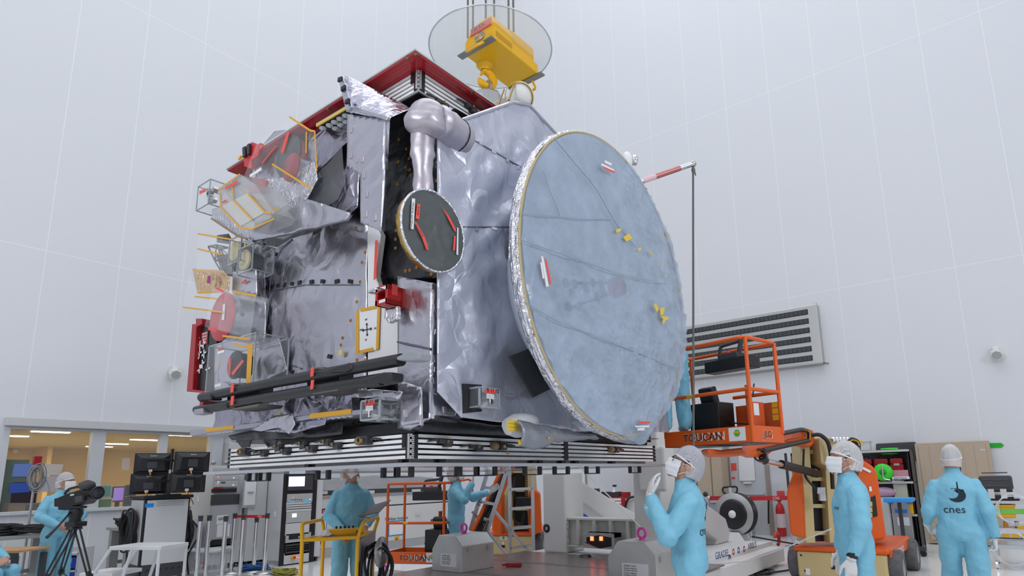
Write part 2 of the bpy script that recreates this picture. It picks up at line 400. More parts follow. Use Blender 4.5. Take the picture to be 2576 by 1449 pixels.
tabs([(686, 721), (700, 718), (716, 717), (735, 714), (754, 711), (784, 709), (812, 708), (848, 708), (882, 708), (668, 774), (676, 643), (694, 640), (676, 665), (653, 676), (652, 702), (670, 724), (648, 586), (662, 600), (645, 620), (675, 626), (655, 643), (662, 617), (640, 604), (643, 807), (669, 826), (640, 838), (676, 857), (684, 883), (691, 891), (651, 907), (674, 905), (700, 910), (720, 929), (736, 936), (830, 897)], 1, yF-.085)
grommets([(895, 574), (906, 617), (911, 660), (906, 709), (898, 759), (882, 806), (858, 868), (898, 905), (862, 850), (920, 905), (919, 635), (924, 560)], 1, yF-.085)
MB().box(Y_(857, 887, yF-.06), (.05, .004, .045)).build('tape_patch', mat('pale_yellow_tape', (.75, .6, .2), .5), SC)
# white radiator with the orientation sheet
MB().prism(PP([(924, 560), (948, 568), (958, 590), (945, 690), (965, 770), (1000, 790), (1000, 962), (925, 975)], 1, 2.93), (0, .05, 0)).build('radiator_panel', mat('radiator_white', (.8, .8, .81), .45), SC, bevel=.004)
sg = thing('orientation_sheet', 'white paper sheet with a four-way arrow taped in amber to the silver craft', 'sign', Y_(925, 830, 2.915))
MB().prism(PP([(904, 780), (952, 772), (950, 880), (902, 887)], 1, 2.922), (0, .003, 0)).build('sheet', PAPER, sg)
ar = MB(); c0 = Y_(923, 829, 2.919); ex = (Y_(936, 826, 2.919)-Y_(911, 831, 2.919))/2; ez = (Y_(923, 812, 2.919)-Y_(924, 846, 2.919))/2
for e, q in ((ex, ez), (-ex, ez), (ez, ex), (-ez, ex)):
    qq = q.normalized()*.004; ar.prism([c0+qq, c0-qq, c0+e*.8-qq, c0+e*.8+qq], (0, -.001, 0)); ar.prism([c0+e*.7+qq*4, c0+e*.7-qq*4, c0+e], (0, -.001, 0))
ar.build('arrow_mark', INK, sg)
for s, a, b in (('MY', 918, 807), ('PX', 941, 829), ('PY', 918, 858), ('MX', 905, 833)):
    text('lettering', s, Y_(a, b, 2.919), (1, 0, 0), (0, 0, 1), .016, INK, sg)
for pl in ([(896, 782), (903, 781), (903, 888), (896, 893)], [(950, 770), (957, 768), (953, 878), (946, 880)], [(906, 776), (946, 769), (947, 776), (907, 784)], [(904, 882), (938, 874), (940, 882), (905, 890)]):
    MB().prism(PP(pl, 1, 2.918), (0, -.002, 0)).build('tape_strip', YTAPE, sg)
MB().prism(PP([(944, 606), (950, 604), (947, 700), (940, 705)], 1, 2.905), (0, -.002, 0)).build('red_streamer', REDTAG, SC)
# front fin and its bright top flap
f1 = foil('front_fin_blanket', PP([(874, 287), (972, 298), (968, 470), (958, 582), (906, 560), (906, 440), (872, 418)], 1, 2.6), MLI, SC, .04, .012, 11, (0, -1, 0))
MB().prism(PP([(876, 290), (970, 300), (957, 578), (908, 556), (908, 436), (876, 414)], 1, 2.62), (0, .04, 0)).build('front_fin', MLI, SC)
a_, b_, c_, d_, e_ = Y_(850, 194, 2.55), Y_(876, 192, 2.55), Y_(1035, 272, 2.78), Y_(975, 300, 2.6), Y_(872, 282, 2.58)
foil('fin_top_flap', [a_, b_, c_, d_, e_], mat('bright_mauve_foil', (.7, .69, .8), .24, 1, bump=.5, bscale=5, bdist=.05, stretch=(1, 1, 3)), SC, .03, .02, 21, (0, -1, 0))
fl = MB(); fl.prism([Y_(850, 194, 2.53), Y_(862, 190, 2.53), Y_(884, 268, 2.55), Y_(872, 280, 2.55)], (0, .05, 0)).prism([Y_(872, 272, 2.57), Y_(884, 266, 2.57), Y_(975, 293, 2.57), Y_(973, 302, 2.57)], (0, .03, 0)); fl.build('fin_edge_strip', MLI, SC, bevel=.004)
HIT = hitter(f1)
tabs([(856, 200), (864, 222), (874, 255)], 1, 2.53)
grom = [(884, 328), (884, 392), (898, 403), (912, 402), (916, 443), (923, 490), (921, 540), (944, 549)]
tabs(grom, 1, 2.58, (.035, .012, .045), MLIP, 'foil_clip')
# black column behind the antenna mast
FBK = foil('black_blanket', PP([(966, 298), (1012, 305), (1130, 345), (1125, 430), (1118, 700), (1060, 700), (1000, 706), (948, 690), (960, 470)], 1, 3.02), MLIB, SC, .03, .035, 31, (0, -1, 0))
HIT = hitter(FBK)
grommets([(998, 317), (1003, 350), (1022, 374), (1029, 398), (1002, 407), (1020, 420), (1032, 440), (1000, 462), (1031, 427), (998, 542), (996, 580), (995, 602), (995, 624), (1048, 673), (1031, 680), (1020, 682), (1085, 690), (1098, 454)], 1, 2.975)
# near corner column
foil('corner_blanket', PP([(1000, 694), (1040, 702), (1088, 712), (1086, 860), (1085, 1052), (1032, 1083), (1000, 1078), (1002, 862)], 1, 2.83), MLI, SC, .04, .012, 41, (0, -1, 0))
MB().prism(PP([(1002, 698), (1086, 714), (1083, 1050), (1032, 1079), (1003, 1074)], 1, 2.85), (0, .3, 0)).build('corner_column', MLI, SC)
xr = Y_(1087, 860, 2.83).x
FCS = foil('corner_side_blanket', [X_(1087, 711, xr)]+[X_(a, b, xr+.0) for a, b in ((1150, 728), (1166, 775), (1190, 880), (1218, 965), (1168, 965), (1168, 1040), (1135, 1050), (1085, 1054))], MLI, SC, .04, .022, 43, (1, 0, 0))
HIT = hitter(FCS)
for pts in ([(1090, 722), (1096, 770), (1094, 792), (1098, 836), (1095, 900), (1098, 905), (1096, 930), (1094, 958), (1095, 985)],): tabs(pts, 0, xr+.03, (.035, .014, .04), MLIP, 'foil_clip')
tabs([(1142, 780), (1117, 826), (1140, 894), (1172, 846), (1188, 897), (1118, 1030), (1060, 1062), (1020, 1040)], 0, xr+.04, (.03, .014, .045), MLIP, 'foil_clip')
MB().tube(PP([(1000, 860), (1030, 868), (1085, 878)], 1, 2.815), .008, 6).build('blanket_seam', _M['seam_dark_foil'], SC); MB().tube(PP([(1152, 730), (1180, 830), (1216, 960)], 0, xr+.03), .007, 6).build('blanket_seam', _M['seam_dark_foil'], SC)
# corner lower box in front
foil('lower_corner_blanket', PP([(1006, 957), (1060, 975), (1062, 1062), (1006, 1072)], 1, 2.76), MLI, SC, .035, .01, 47, (0, -1, 0), thick=.01)
# --- antenna side
XR = -3.02
FAS = foil('antenna_side_blanket', PP([(1100, 330), (1165, 300), (1290, 256), (1332, 264), (1400, 338)], 0, XR)+[V((XR, 6.1, 4.75)), V((XR, 6.2, 2.0))]+PP([(1440, 1085), (1330, 1062), (1255, 1062), (1160, 1050), (1100, 985)], 0, XR), crease(mat('reflection_tinted_foil', (.52, .53, .62), .36, .5, bump=.25, bscale=6, bdist=.04), 2.6, .8, .07), SC, .045, .06, 55, (1, 0, 0), edge=.0, fall=7)  # bluish tint is the dish's reflection, put into the foil colour
MB().tube(PP([(1108, 330), (1165, 301), (1290, 257), (1332, 265), (1402, 340)], 0, XR+.0), .016, 8).build('blanket_hem', MLI, SC)
HIT = hitter(FAS)
MB().tube([HIT(1165+15*i, 571, 0, XR)[0] for i in range(10)], .007, 5).build('blanket_seam', _M['seam_dark_foil'], SC); MB().tube([HIT(1166+14.4*i, 338+8.2*i, 0, XR)[0] for i in range(11)], .007, 5).build('blanket_seam', _M['seam_dark_foil'], SC)
tabs([(1176, 337), (1210, 361), (1242, 382), (1276, 404), (1302, 422), (1199, 578), (1243, 576)], 0, XR+.05, (.045, .015, .03), MLIP, 'foil_clip')
MB().prism(PP([(1278, 897), (1332, 876), (1388, 976), (1338, 1000)], 0, XR+.09), (.02, 0, 0)).build('dark_patch', mat('charcoal_sheet', (.03, .032, .036), .6), SC, bevel=.004)
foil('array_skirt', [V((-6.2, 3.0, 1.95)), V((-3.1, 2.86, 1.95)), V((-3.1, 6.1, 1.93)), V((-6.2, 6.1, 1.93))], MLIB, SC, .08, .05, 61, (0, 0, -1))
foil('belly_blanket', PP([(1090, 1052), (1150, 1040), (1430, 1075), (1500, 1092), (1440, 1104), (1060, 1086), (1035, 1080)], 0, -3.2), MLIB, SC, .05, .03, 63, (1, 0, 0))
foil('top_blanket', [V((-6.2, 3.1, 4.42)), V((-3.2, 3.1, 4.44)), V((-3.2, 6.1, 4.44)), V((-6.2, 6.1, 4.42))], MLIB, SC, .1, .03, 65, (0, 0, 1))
# --- high gain antenna
HC = V((-2.5, 4.285, 3.117)); HR = 1.264
hg = thing('high_gain_antenna', None, None); hg.location = HC-wpos(SC); hg.parent = SC
DISH = mat('dish_white', (.62, .7, .76), .5)
MB().lathe([(HR, 0), (HR*.98, -.01), (HR*.7, -.12), (HR*.35, -.21), (0, -.24)], HC, (1, 0, 0), 72).build('dish', DISH, hg)
def rimwrap(u, v):
    a = 2*pi*u; j = noise.noise(V((math.cos(a)*9, math.sin(a)*9, v*5)))*.018+noise.noise(V((math.cos(a)*40, math.sin(a)*40, v*9)))*.009
    rr = HR+.008+.03*math.sin(pi*v)*.6+j*.8; return HC+V((-.085*v+.004+j*.6, rr*math.cos(a), rr*math.sin(a)))
MB().grid(rimwrap, 260, 8, 0, False).build('rim_foil', FOIL, hg)
MB().lathe([(HR*.99, -.1), (HR*.8, -.3), (HR*.62, -.52)], HC, (1, 0, 0), 64).build('back_cone', mat('pale_blue_shell', (.62, .7, .8), .5), hg)  # shell coloured pale blue so that it lightens the side blanket
MB().tube([HC+V((.006, HR*math.cos(a), HR*math.sin(a))) for a in [2*pi*i/120 for i in range(120)]], .0105, 8, closed=True).build('rim_cord', mat('tan_cord', (.5, .4, .22), .6), hg)
MB().lathe([(0, 0), (.075, 0), (.085, -.03), (.09, -.09)], X_(1565, 720, HC.x-.0), (1, 0, 0), 28).build('subreflector', mat('dark_red_cap', (.35, .03, .04), .5), hg)
ft = MB()
for fx, fy in ((1424, 712), (1440, 738), (1456, 770), (1430, 772), (1476, 726), (1504, 748), (1520, 736), (1492, 712), (1445, 715), (1512, 715)): ft.ball(X_(fx, fy, HC.x-.0), (.01, .045, .04), 10, 6)
ft.tube([X_(1420, 712, HC.x), X_(1530, 712, HC.x)], .012, 6).tube([X_(1440, 772, HC.x), X_(1535, 740, HC.x)], .012, 6)
ft.build('feed_support', DGREY, hg)
# clear-film dust cover over the dish, a removable bag with labels
bag = thing('antenna_dust_cover', 'pale blue translucent film cover stretched over the large round antenna', 'dust cover', HC+V((0, 0, -1.3)))
FC = crease(mat('cover_film', (.385, .475, .62), .2, bump=.6, bscale=22, bdist=.012, spec=.8, noise_amt=.16, nscale=4, coat=.5), 6, .35, .03)  # colour noise stands in for whitish haze and sheen on the film
FC.node_tree.nodes['Principled BSDF'].inputs['Alpha'].default_value = .66
def cov(u, v):
    a = 2*pi*u; ca, sa = math.cos(a), math.sin(a)
    ex = math.exp(-((a-5.9)/.55)**2)*.07+math.exp(-((a-6.5)/.4)**2)*.05+math.exp(-((a-.2)/.35)**2)*.05+math.exp(-((a-4.93)/.16)**2)*.1+math.exp(-((a-.62)/.1)**2)*.05
    r = (HR-.012+ex)*v; p = V((0, r*ca, r*sa))
    k = noise.noise(p*1.3+V((3, 1, 2)))*.03*(1-v**4)+(ridge(V((p.y*.9+p.z*.9, p.y*.3-p.z*.3, 4)), 2.0)-.4)*.012*(1-v**6)
    if sa < .3 or ca > .2: k += (ridge(p, 6)-.4)*.02*v*min(1, (.3-sa)*2 if ca < .2 else 1)+(ridge(p, 15)-.4)*.008*v
    zn = math.exp(-((p.y-.35)/.55)**2-((p.z+.55)/.38)**2)*min(1, (1-v)*8); k += zn*((ridge(p, 9)-.4)*.014+(ridge(p, 21)-.4)*.011+(ridge(p, 44)-.4)*.006)
    return HC+p+V((.02+k, 0, 0))
MB().grid(cov, 340, 120).build('film', FC, bag)
def skirt(u, v):
    a = -1.65+2.9*u; c1 = cov((a/(2*pi)) % 1, 1); rr = V((0, c1.y-HC.y, c1.z-HC.z)); k = noise.noise(V((a*14, v*3, 1)))*.02
    return HC+rr*(1-.05*v*v)+V((.02-.28*v+k, 0, 0))+rr.normalized()*k
MB().grid(skirt, 120, 8).build('film_skirt', glass('skirt_film', (.7, .75, .8), .6, .15), bag)
def hgp(px, py): return X_(px, py, HC.x+.055)
def strip(name, pts, m, parent, d=(.002, 0, 0), fn=None): return MB().prism([(fn or hgp)(a, b) for a, b in pts], d).build(name, m, parent)
strip('label_strip', [(1513, 411), (1545, 427), (1545, 431), (1512, 416)], PAPER, bag); strip('label_strip', [(1521, 403), (1538, 411), (1538, 417), (1521, 409)], PAPER, bag)
strip('warning_strip', [(1518, 419), (1546, 431), (1546, 436), (1519, 424)], REDTAG, bag)
strip('label_strip', [(1361, 644), (1366, 646), (1380, 720), (1374, 722)], PAPER, bag); strip('warning_strip', [(1370, 650), (1374, 651), (1387, 714), (1382, 715)], REDTAG, bag)
strip('label_strip', [(1359, 660), (1363, 660), (1369, 700), (1365, 701)], PAPER, bag)
strip('warning_strip', [(1607, 1061), (1636, 1060), (1635, 1065), (1607, 1066)], REDTAG, bag); strip('label_strip', [(1598, 1071), (1633, 1070), (1632, 1075), (1598, 1075)], PAPER, bag); strip('label_strip', [(1604, 1077), (1622, 1076), (1620, 1083), (1603, 1083)], PAPER, bag)
YT2 = mat('yellow_tape', (.8, .55, .05), .4)
for q in ([(1549, 578), (1560, 574), (1563, 580), (1551, 586)], [(1567, 597), (1582, 587), (1590, 599), (1576, 608)], [(1604, 627), (1612, 622), (1613, 627), (1606, 632)], [(1633, 629), (1642, 641), (1642, 644), (1634, 634)], [(1644, 767), (1650, 763), (1657, 779), (1652, 785)], [(1660, 780), (1662, 773), (1672, 774), (1668, 790), (1662, 795)], [(1662, 795), (1680, 797), (1682, 802), (1674, 806), (1670, 815), (1666, 814), (1668, 803)], [(1665, 660), (1668, 664), (1667, 668)], [(1672, 689), (1677, 693), (1674, 697)]):
    strip('tape_patch', q, YT2, bag)
ln = MB()
for q in ([(1313, 535), (1400, 543), (1470, 551), (1545, 550)], [(1308, 600), (1380, 627), (1450, 650), (1560, 690), (1640, 706), (1680, 715)], [(1320, 758), (1400, 806), (1500, 845), (1600, 885), (1710, 930)], [(1370, 430), (1385, 480), (1400, 510), (1412, 545)], [(1395, 345), (1440, 400), (1500, 470), (1550, 560), (1600, 620)]):
    pts = [hgp(a, b)-V((.03, 0, 0)) for a, b in q]; ln.tube(rpath([p+V((.022, 0, 0)) for p in pts], .1), .004, 5)
ln.build('film_fold', mat('fold_grey', (.3, .38, .45), .4), bag)
# --- medium gain antenna on its mast
mg = thing('medium_gain_antenna', None, None); mg.location = Y_(1085, 590, 2.6)-wpos(SC); mg.parent = SC
ym = 2.68
def foiltube(name, pts, rs, m=MLIP, n=22, amp=.006, parent=mg, seed=0):
    b = MB().tube(pts, rs, n)
    b.v = [p+V((noise.noise(p*14+V((seed, 0, 0))), noise.noise(p*14+V((9, seed, 0))), noise.noise(p*14+V((0, 7, seed)))))*amp*2 for p in b.v]
    return b.build(name, m, parent)
def sub(pts, k):
    o = []
    for i in range(len(pts)-1): o += [V(pts[i]).lerp(V(pts[i+1]), j/k) for j in range(k)]
    return o+[V(pts[-1])]
k1 = Y_(1064, 505, ym); k2 = Y_(1064, 330, ym)
foiltube('mast', sub([k1, k2], 14), [.07, .072, .07, .073, .07, .069, .07, .072, .071, .085, .085, .083, .083, .085, .08])
e1, e2 = Y_(1068, 345, ym), Y_(1082, 262, ym)
foiltube('elbow_joint', sub([e1, e2], 12), [.08, .11, .145, .155, .16, .158, .15, .14, .138, .125, .12, .11, .085], amp=.005, seed=3)
g1, g2 = Y_(1095, 300, ym+.02), X_(1160, 355, -3.08)
foiltube('rotary_joint', sub([g1, g2], 12), [.1, .125, .125, .12, .128, .13, .13, .128, .128, .135, .135, .133, .12], amp=.004, seed=5)
MB().tube([g1.lerp(g2, .72), g1.lerp(g2, .74)], .138, 24).build('joint_band', MLIB, mg)
mc = Y_(1086, 588, 2.62)
mn = V((1, 0, 0)); MR = frame(mn)
mg_p = lambda a, b, e=.0: (lambda d: EYE+d*((mc+mn*(.0+e)-EYE).dot(mn)/d.dot(mn)))(ray(a, b))
q1, q2, q3, q4 = mg_p(1040, 486), mg_p(1118, 690), mg_p(1008, 545), mg_p(1163, 600)
mrad = .278
mcc = mg_p(1089.6, 582)
MGF = mat('charcoal_film', (.085, .095, .095), .3, bump=.4, bscale=14, bdist=.01, coat=.3)
dk = MB()
dk.grid(lambda u, v: mcc+MR@V((mrad*v*math.cos(2*pi*u), mrad*v*math.sin(2*pi*u), .008+noise.noise(V((v*math.cos(2*pi*u)*5, v*math.sin(2*pi*u)*5, 0)))*.008)), 48, 12)
dk.build('dish_cover', MGF, mg)
dk = MB().lathe([(0, -.05), (mrad*.97, -.05), (mrad+.004, -.005), (mrad, .01)], mcc, mn, 56); dk.v = [p+V((noise.noise(p*22), noise.noise(p*22+V((5, 0, 0))), noise.noise(p*22+V((0, 5, 0)))))*.006 for p in dk.v]
dk.build('dish_rim', mat('gold_foil', (.62, .4, .1), .3, 1, bump=.6, bscale=20, bdist=.02), mg)
rw = MB().tube([mcc+MR@V((mrad*math.cos(a)*(1+.012*noise.noise(V((a*6, 0, 0)))), mrad*math.sin(a), .008)) for a in [2*pi*i/80 for i in range(80)]], .009, 6, closed=True); rw.build('rim_foil', FOIL, mg)
def mgs(name, pts, m): return MB().prism([mg_p(a, b, .018) for a, b in pts], mn*.002).build(name, m, mg)
mgs('label_strip', [(1036, 499), (1044, 500), (1040, 577), (1032, 576)], PAPER); mgs('warning_strip', [(1049, 513), (1057, 513), (1054, 552), (1045, 550)], REDTAG)
mgs('warning_strip', [(1042, 559), (1047, 559), (1068, 595), (1078, 628), (1072, 628), (1062, 600)], REDTAG)
mgs('warning_strip', [(1113, 521), (1130, 545), (1146, 575), (1147, 584), (1142, 580), (1126, 548)], REDTAG); mgs('warning_strip', [(1142, 594), (1146, 594), (1144, 630), (1139, 630)], REDTAG); mgs('label_strip', [(1150, 572), (1153, 574), (1152, 642), (1148, 640)], PAPER)
md = (mg_p(1034, 572, .02)-mg_p(1040, 505, .02)).normalized()
text('lettering', 'MGAMA ANTENNA', mg_p(1037.5, 508, .0205), md, mn.cross(md), .016, INK, mg, .0004)
text('lettering', 'R 39 04', mg_p(1051, 520, .0205), md, mn.cross(md), .013, INK, mg, .0004)
m2 = (mg_p(1074, 625, .02)-mg_p(1064, 595, .02)).normalized()
text('lettering', 'Remove before Flight', mg_p(1046, 566, .0205), (mg_p(1068, 600, .02)-mg_p(1045, 562, .02)), mn.cross(mg_p(1068, 600, .02)-mg_p(1045, 562, .02)), .009, INK, mg, .0004, sx=.8)
# ------------------------------------------------------------------ louvre shelves, booms, instruments
SHF = mat('shelf_face', (.4, .39, .46), .4, .6)
def shelf(name, top, bot, y, dep):
    MB().prism([Y_(a, b, y) for a, b in top]+[Y_(a, b, y) for a, b in bot[::-1]], (0, dep, 0)).build(name, SHF, SC, bevel=.003)
ysh = 2.62
shelf('lower_shelf', [(478, 1081), (518, 1079), (700, 1056), (780, 1043), (928, 1028)], [(478, 1097), (518, 1090), (700, 1068), (780, 1054), (928, 1040)], ysh, .3)
for q in ([(518, 1078), (588, 1070), (588, 1079), (518, 1087)], [(780, 1041), (884, 1029), (884, 1041), (780, 1053)]):
    MB().prism(PP(q, 1, ysh-.002), (0, -.003, 0)).build('amber_strip', YTAPE, SC)
BTN = mat('white_button', (.62, .66, .66), .4)
def buttons(pts, fn):
    for a, b in pts:
        p = fn(a, b); MB().lathe([(.03, .0), (.03, -.012), (.014, -.014), (.012, -.02), (0, -.02)], p, (0, 0, 1), 14).build('louvre_button', BTN, SC)
zs = Y_(860, 1044, ysh).z
for i in range(7): buttons([(795+i*14.5, 1053-i*1.7)], lambda a, b: Y_(a, b, ysh+.05)); 
for i in range(7): buttons([(528+i*9.3, 1089-i*1.2)], lambda a, b: Y_(a, b, ysh+.05))
# upper louvre panel under the red tray
zu = 4.44
up = MB().prism([Y_(795, 318, 2.62), Y_(882, 266, 2.62), Y_(882, 266, 2.62)+V((0, .33, 0)), Y_(795, 318, 2.62)+V((0, .33, 0))], (0, 0, .03)); up.build('upper_louvre_panel', CELL, SC)
MB().prism(PP([(795, 311), (882, 260), (882, 267), (795, 319)], 1, 2.612), (0, .01, 0)).build('amber_strip', mat('amber_edge', (.7, .5, .12), .5), SC)
zz = Y_(838, 292, 2.62).z-.004
buttons([(829, 314), (842, 306), (856, 298), (870, 290), (844, 322), (857, 313), (870, 305), (812, 321)], lambda a, b: Z_(a, b, zz))
# dark foil below the booms and the lower rim
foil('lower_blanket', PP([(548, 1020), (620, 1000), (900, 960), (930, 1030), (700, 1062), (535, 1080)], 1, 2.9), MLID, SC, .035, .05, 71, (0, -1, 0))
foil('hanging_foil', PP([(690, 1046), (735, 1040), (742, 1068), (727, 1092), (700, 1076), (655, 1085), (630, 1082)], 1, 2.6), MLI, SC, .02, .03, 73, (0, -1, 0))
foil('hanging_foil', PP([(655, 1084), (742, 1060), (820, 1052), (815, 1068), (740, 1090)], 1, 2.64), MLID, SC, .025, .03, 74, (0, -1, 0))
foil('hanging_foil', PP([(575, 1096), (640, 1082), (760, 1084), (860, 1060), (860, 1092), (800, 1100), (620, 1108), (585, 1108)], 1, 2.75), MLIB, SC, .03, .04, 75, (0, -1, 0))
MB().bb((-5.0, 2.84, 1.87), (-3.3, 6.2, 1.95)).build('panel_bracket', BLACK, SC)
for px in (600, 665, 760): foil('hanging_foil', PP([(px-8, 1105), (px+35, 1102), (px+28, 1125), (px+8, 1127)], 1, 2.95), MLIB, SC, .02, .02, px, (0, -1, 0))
# folded black booms
BM = mat('boom_black', (.018, .019, .021), .42)
yb = 2.5
def boom(pts, r):
    MB().tube([Y_(a, b, yb) for a, b in pts], r, 16).build('folded_boom', BM, SC)
boom([(508, 1000), (700, 961), (830, 938), (1010, 905)], .041); boom([(538, 1025), (700, 996), (830, 975), (960, 954)], .041); boom([(494, 1031), (545, 1021), (640, 1010)], .034); 
def knuckle(q, m=BM): MB().prism(PP(q, 1, yb-.05), (0, .1, 0)).build('boom_knuckle', m, SC, bevel=.012)
knuckle([(828, 926), (876, 912), (884, 916), (884, 930), (870, 936), (828, 938)]); knuckle([(920, 950), (962, 936), (986, 936), (984, 958), (955, 964), (925, 962)])
knuckle([(995, 898), (1032, 880), (1056, 886), (1054, 905), (1030, 908), (997, 906)], mat('boom_grey', (.3, .32, .35), .45)); knuckle([(505, 990), (530, 990), (530, 1006), (505, 1006)]); knuckle([(540, 1016), (570, 1012), (570, 1026), (540, 1030)])
knuckle([(486, 1030), (508, 1026), (508, 1040), (486, 1044)], SHF)
for px, py in ((583, 985), (784, 945)):
    MB().prism(PP([(px-12, py-2), (px+70, py-14), (px+70, py+22), (px-12, py+26)], 1, yb+.06), (0, .12, 0)).build('boom_clamp', BLACK, SC, bevel=.005)
    MB().prism(PP([(px-10, py-18), (px+30, py-22), (px+32, py-17), (px-4, py-14)], 1, yb-.03), (0, .2, 0)).build('clamp_plate', mat('bronze', (.16, .15, .13), .4, .7), SC)
    MB().prism(PP([(px+2, py+42), (px+70, py+30), (px+64, py+38), (px+2, py+47)], 1, yb-.03), (0, .2, 0)).build('clamp_plate', _M['bronze'], SC)
    for o in (-20, 12): MB().prism(PP([(px-2, py+o), (px+5, py+o-2), (px+3, py+o+21), (px-4, py+o+23)], 1, yb-.055), (0, .006, 0)).build('red_safety_tag', REDTAG, SC)
MB().bb(Y_(510, 1022, 2.55), Y_(540, 1008, 2.68)).build('red_cap', RED, SC); MB().lathe([(.035, 0), (.03, -.03), (0, -.03)], Y_(698, 1044, 2.6), (0, -1, .4), 14).build('round_cap', mat('cream_cap', (.6, .52, .42), .5), SC)
# --- left end instruments (on the short far end)
foil('end_blanket', PP([(583, 610), (645, 600), (665, 650), (668, 850), (640, 870), (585, 850)], 1, 2.9), MLI, SC, .04, .02, 81, (0, -1, 0))
foil('end_blanket', PP([(560, 850), (700, 850), (720, 930), (640, 970), (545, 960)], 1, 2.9), MLI, SC, .04, .03, 82, (0, -1, 0))
def capped(px, py, y, r, d, mcap, mbody, nm='capped_sensor'):
    p = Y_(px, py, y); e = thing(nm, None, None); e.location = p-wpos(SC); e.parent = SC
    MB().lathe([(0, .012), (r*.96, .012), (r, .006), (r, -.01)], p, (0, -1, 0), 32).build('cap', mcap, e)
    MB().lathe([(r*.9, -.01), (r*.88, -d)], p, (0, -1, 0), 32).build('barrel', mbody, e); return e
PALEY = mat('pale_yellow_cap', (.62, .55, .33), .5)
c1 = capped(560, 797, 2.66, .235, .3, mat('red_cap_plastic', (.5, .06, .07), .4), MLI, 'capped_instrument')
for a, b in ((588, 758), (612, 762), (585, 786), (610, 791), (602, 829)): MB().lathe([(.02, 0), (.02, .01), (.01, .012), (0, .012)], Y_(a, b, 2.67), (1, -.6, 0), 10).build('bolt', DGREY, c1)
MB().prism([Y_(562, 765, 2.64), Y_(567, 765, 2.64), Y_(564, 805, 2.64), Y_(558, 805, 2.64)], (0, -.002, 0)).build('label_strip', PAPER, c1)
capped(592, 632, 2.72, .1, .14, PALEY, DGREY); capped(616, 654, 2.72, .1, .14, PALEY, DGREY)
foil('sensor_plate', PP([(585, 684), (645, 676), (647, 742), (584, 732)], 1, 2.78), mat('pale_foil', (.62, .62, .68), .35, .8, bump=.3, bscale=12), SC, .04, .008, 83, (0, -1, 0))
MB().prism(PP([(608, 710), (620, 702), (621, 707), (609, 714)], 1, 2.76), (0, -.002, 0)).build('warning_strip', REDTAG, SC)
tr = MB(); A = [(524, 620), (545, 616), (560, 650), (578, 690), (560, 690), (540, 655)]
pts = [Y_(a, b, 2.8) for a, b in A]; ptb = [p+V((.02, .12, 0)) for p in pts]
for L in (pts, ptb):
    for i in range(6): tr.cyl(L[i], L[(i+1) % 6], .008, n=6)
    tr.cyl(L[1], L[5], .006, n=6).cyl(L[2], L[5], .006, n=6).cyl(L[2], L[4], .006, n=6)
for i in range(6): tr.cyl(pts[i], ptb[i], .006, n=6).cyl(pts[i], ptb[(i+1) % 6], .005, n=6)
tr.build('lattice_bracket', mat('dark_bronze', (.08, .06, .05), .5, .5), SC)
foil('black_wrapped_unit', PP([(546, 592), (575, 588), (582, 600), (575, 614), (545, 610)], 1, 2.75), MLIB, SC, .02, .02, 84, (0, -1, 0))
foil('dark_wrapped_bundle', PP([(545, 640), (585, 640), (585, 690), (560, 690)], 1, 2.85), MLIB, SC, .02, .03, 85, (0, -1, 0))
# protective bags and boxes that lift away
def stripe(par, a, b, y, wpx=3.2, m=None, nm='tape_edge'):
    p, q = Y_(*a, y), Y_(*b, y); d = (q-p).normalized(); n = V((d.z, 0, -d.x)); hw = wpx*.0026
    return MB().prism([p+n*hw, q+n*hw, q-n*hw, p-n*hw], (0, -.002, 0)).build(nm, m or YTAPE, par)
gb = thing('gold_pouch', 'crinkled shiny gold pouch at the left end of the silver craft', 'pouch', Y_(525, 740, 2.72))
foil('gold_film', PP([(485, 676), (560, 680), (578, 700), (572, 735), (497, 738)], 1, 2.72), mat('gold_film', (.85, .6, .35), .12, 1, bump=.8, bscale=14, bdist=.04), gb, .012, .03, 91, (0, -1, 0), thick=.01)
stripe(gb, (488, 680), (556, 684), 2.69); stripe(gb, (497, 736), (530, 736), 2.69); MB().prism(PP([(523, 694), (530, 694), (529, 714), (521, 712)], 1, 2.68), (0, -.002, 0)).build('label_strip', mat('purple_label', (.3, .02, .18), .4), gb)
def film_bag(label, poly, y, lines, dep=.12, m=None, seed=1, name='plastic_bag'):
    e = thing(name, label, 'bag', Y_(*poly[0], y)); foil('film', PP(poly, 1, y), m or FILM, e, .04, .012, seed, (0, -1, 0), thick=0)
    foil('film', [p+V((0, dep, 0)) for p in PP(poly, 1, y)], m or FILM, e, .06, .012, seed+1, (0, -1, 0), thick=0)
    for a, b in lines: stripe(e, a, b, y-.02)
    return e
film_bag('clear plastic bag over the black bracket, top left end of the silver craft', [(498, 590), (582, 606), (585, 690), (495, 690)], 2.62, [((498, 588), (585, 603)), ((497, 626), (556, 640))], seed=93)
film_bag('small clear plastic bag sagging below the gold pouch', [(476, 690), (497, 738), (560, 752), (560, 786), (460, 774)], 2.64, [((490, 746), (548, 752)), ((460, 773), (560, 785))], seed=95)
cb = film_bag('clear plastic bag round the large red capped instrument', [(535, 722), (645, 744), (630, 853), (515, 822)], 2.52, [((585, 733), (645, 744)), ((560, 845), (630, 853))], seed=97)
for q in ([(541, 720), (562, 731), (563, 736), (542, 727)], [(525, 822), (543, 828), (543, 836), (524, 829)]): MB().prism(PP(q, 1, 2.5), (0, -.002, 0)).build('warning_strip', REDTAG, cb)
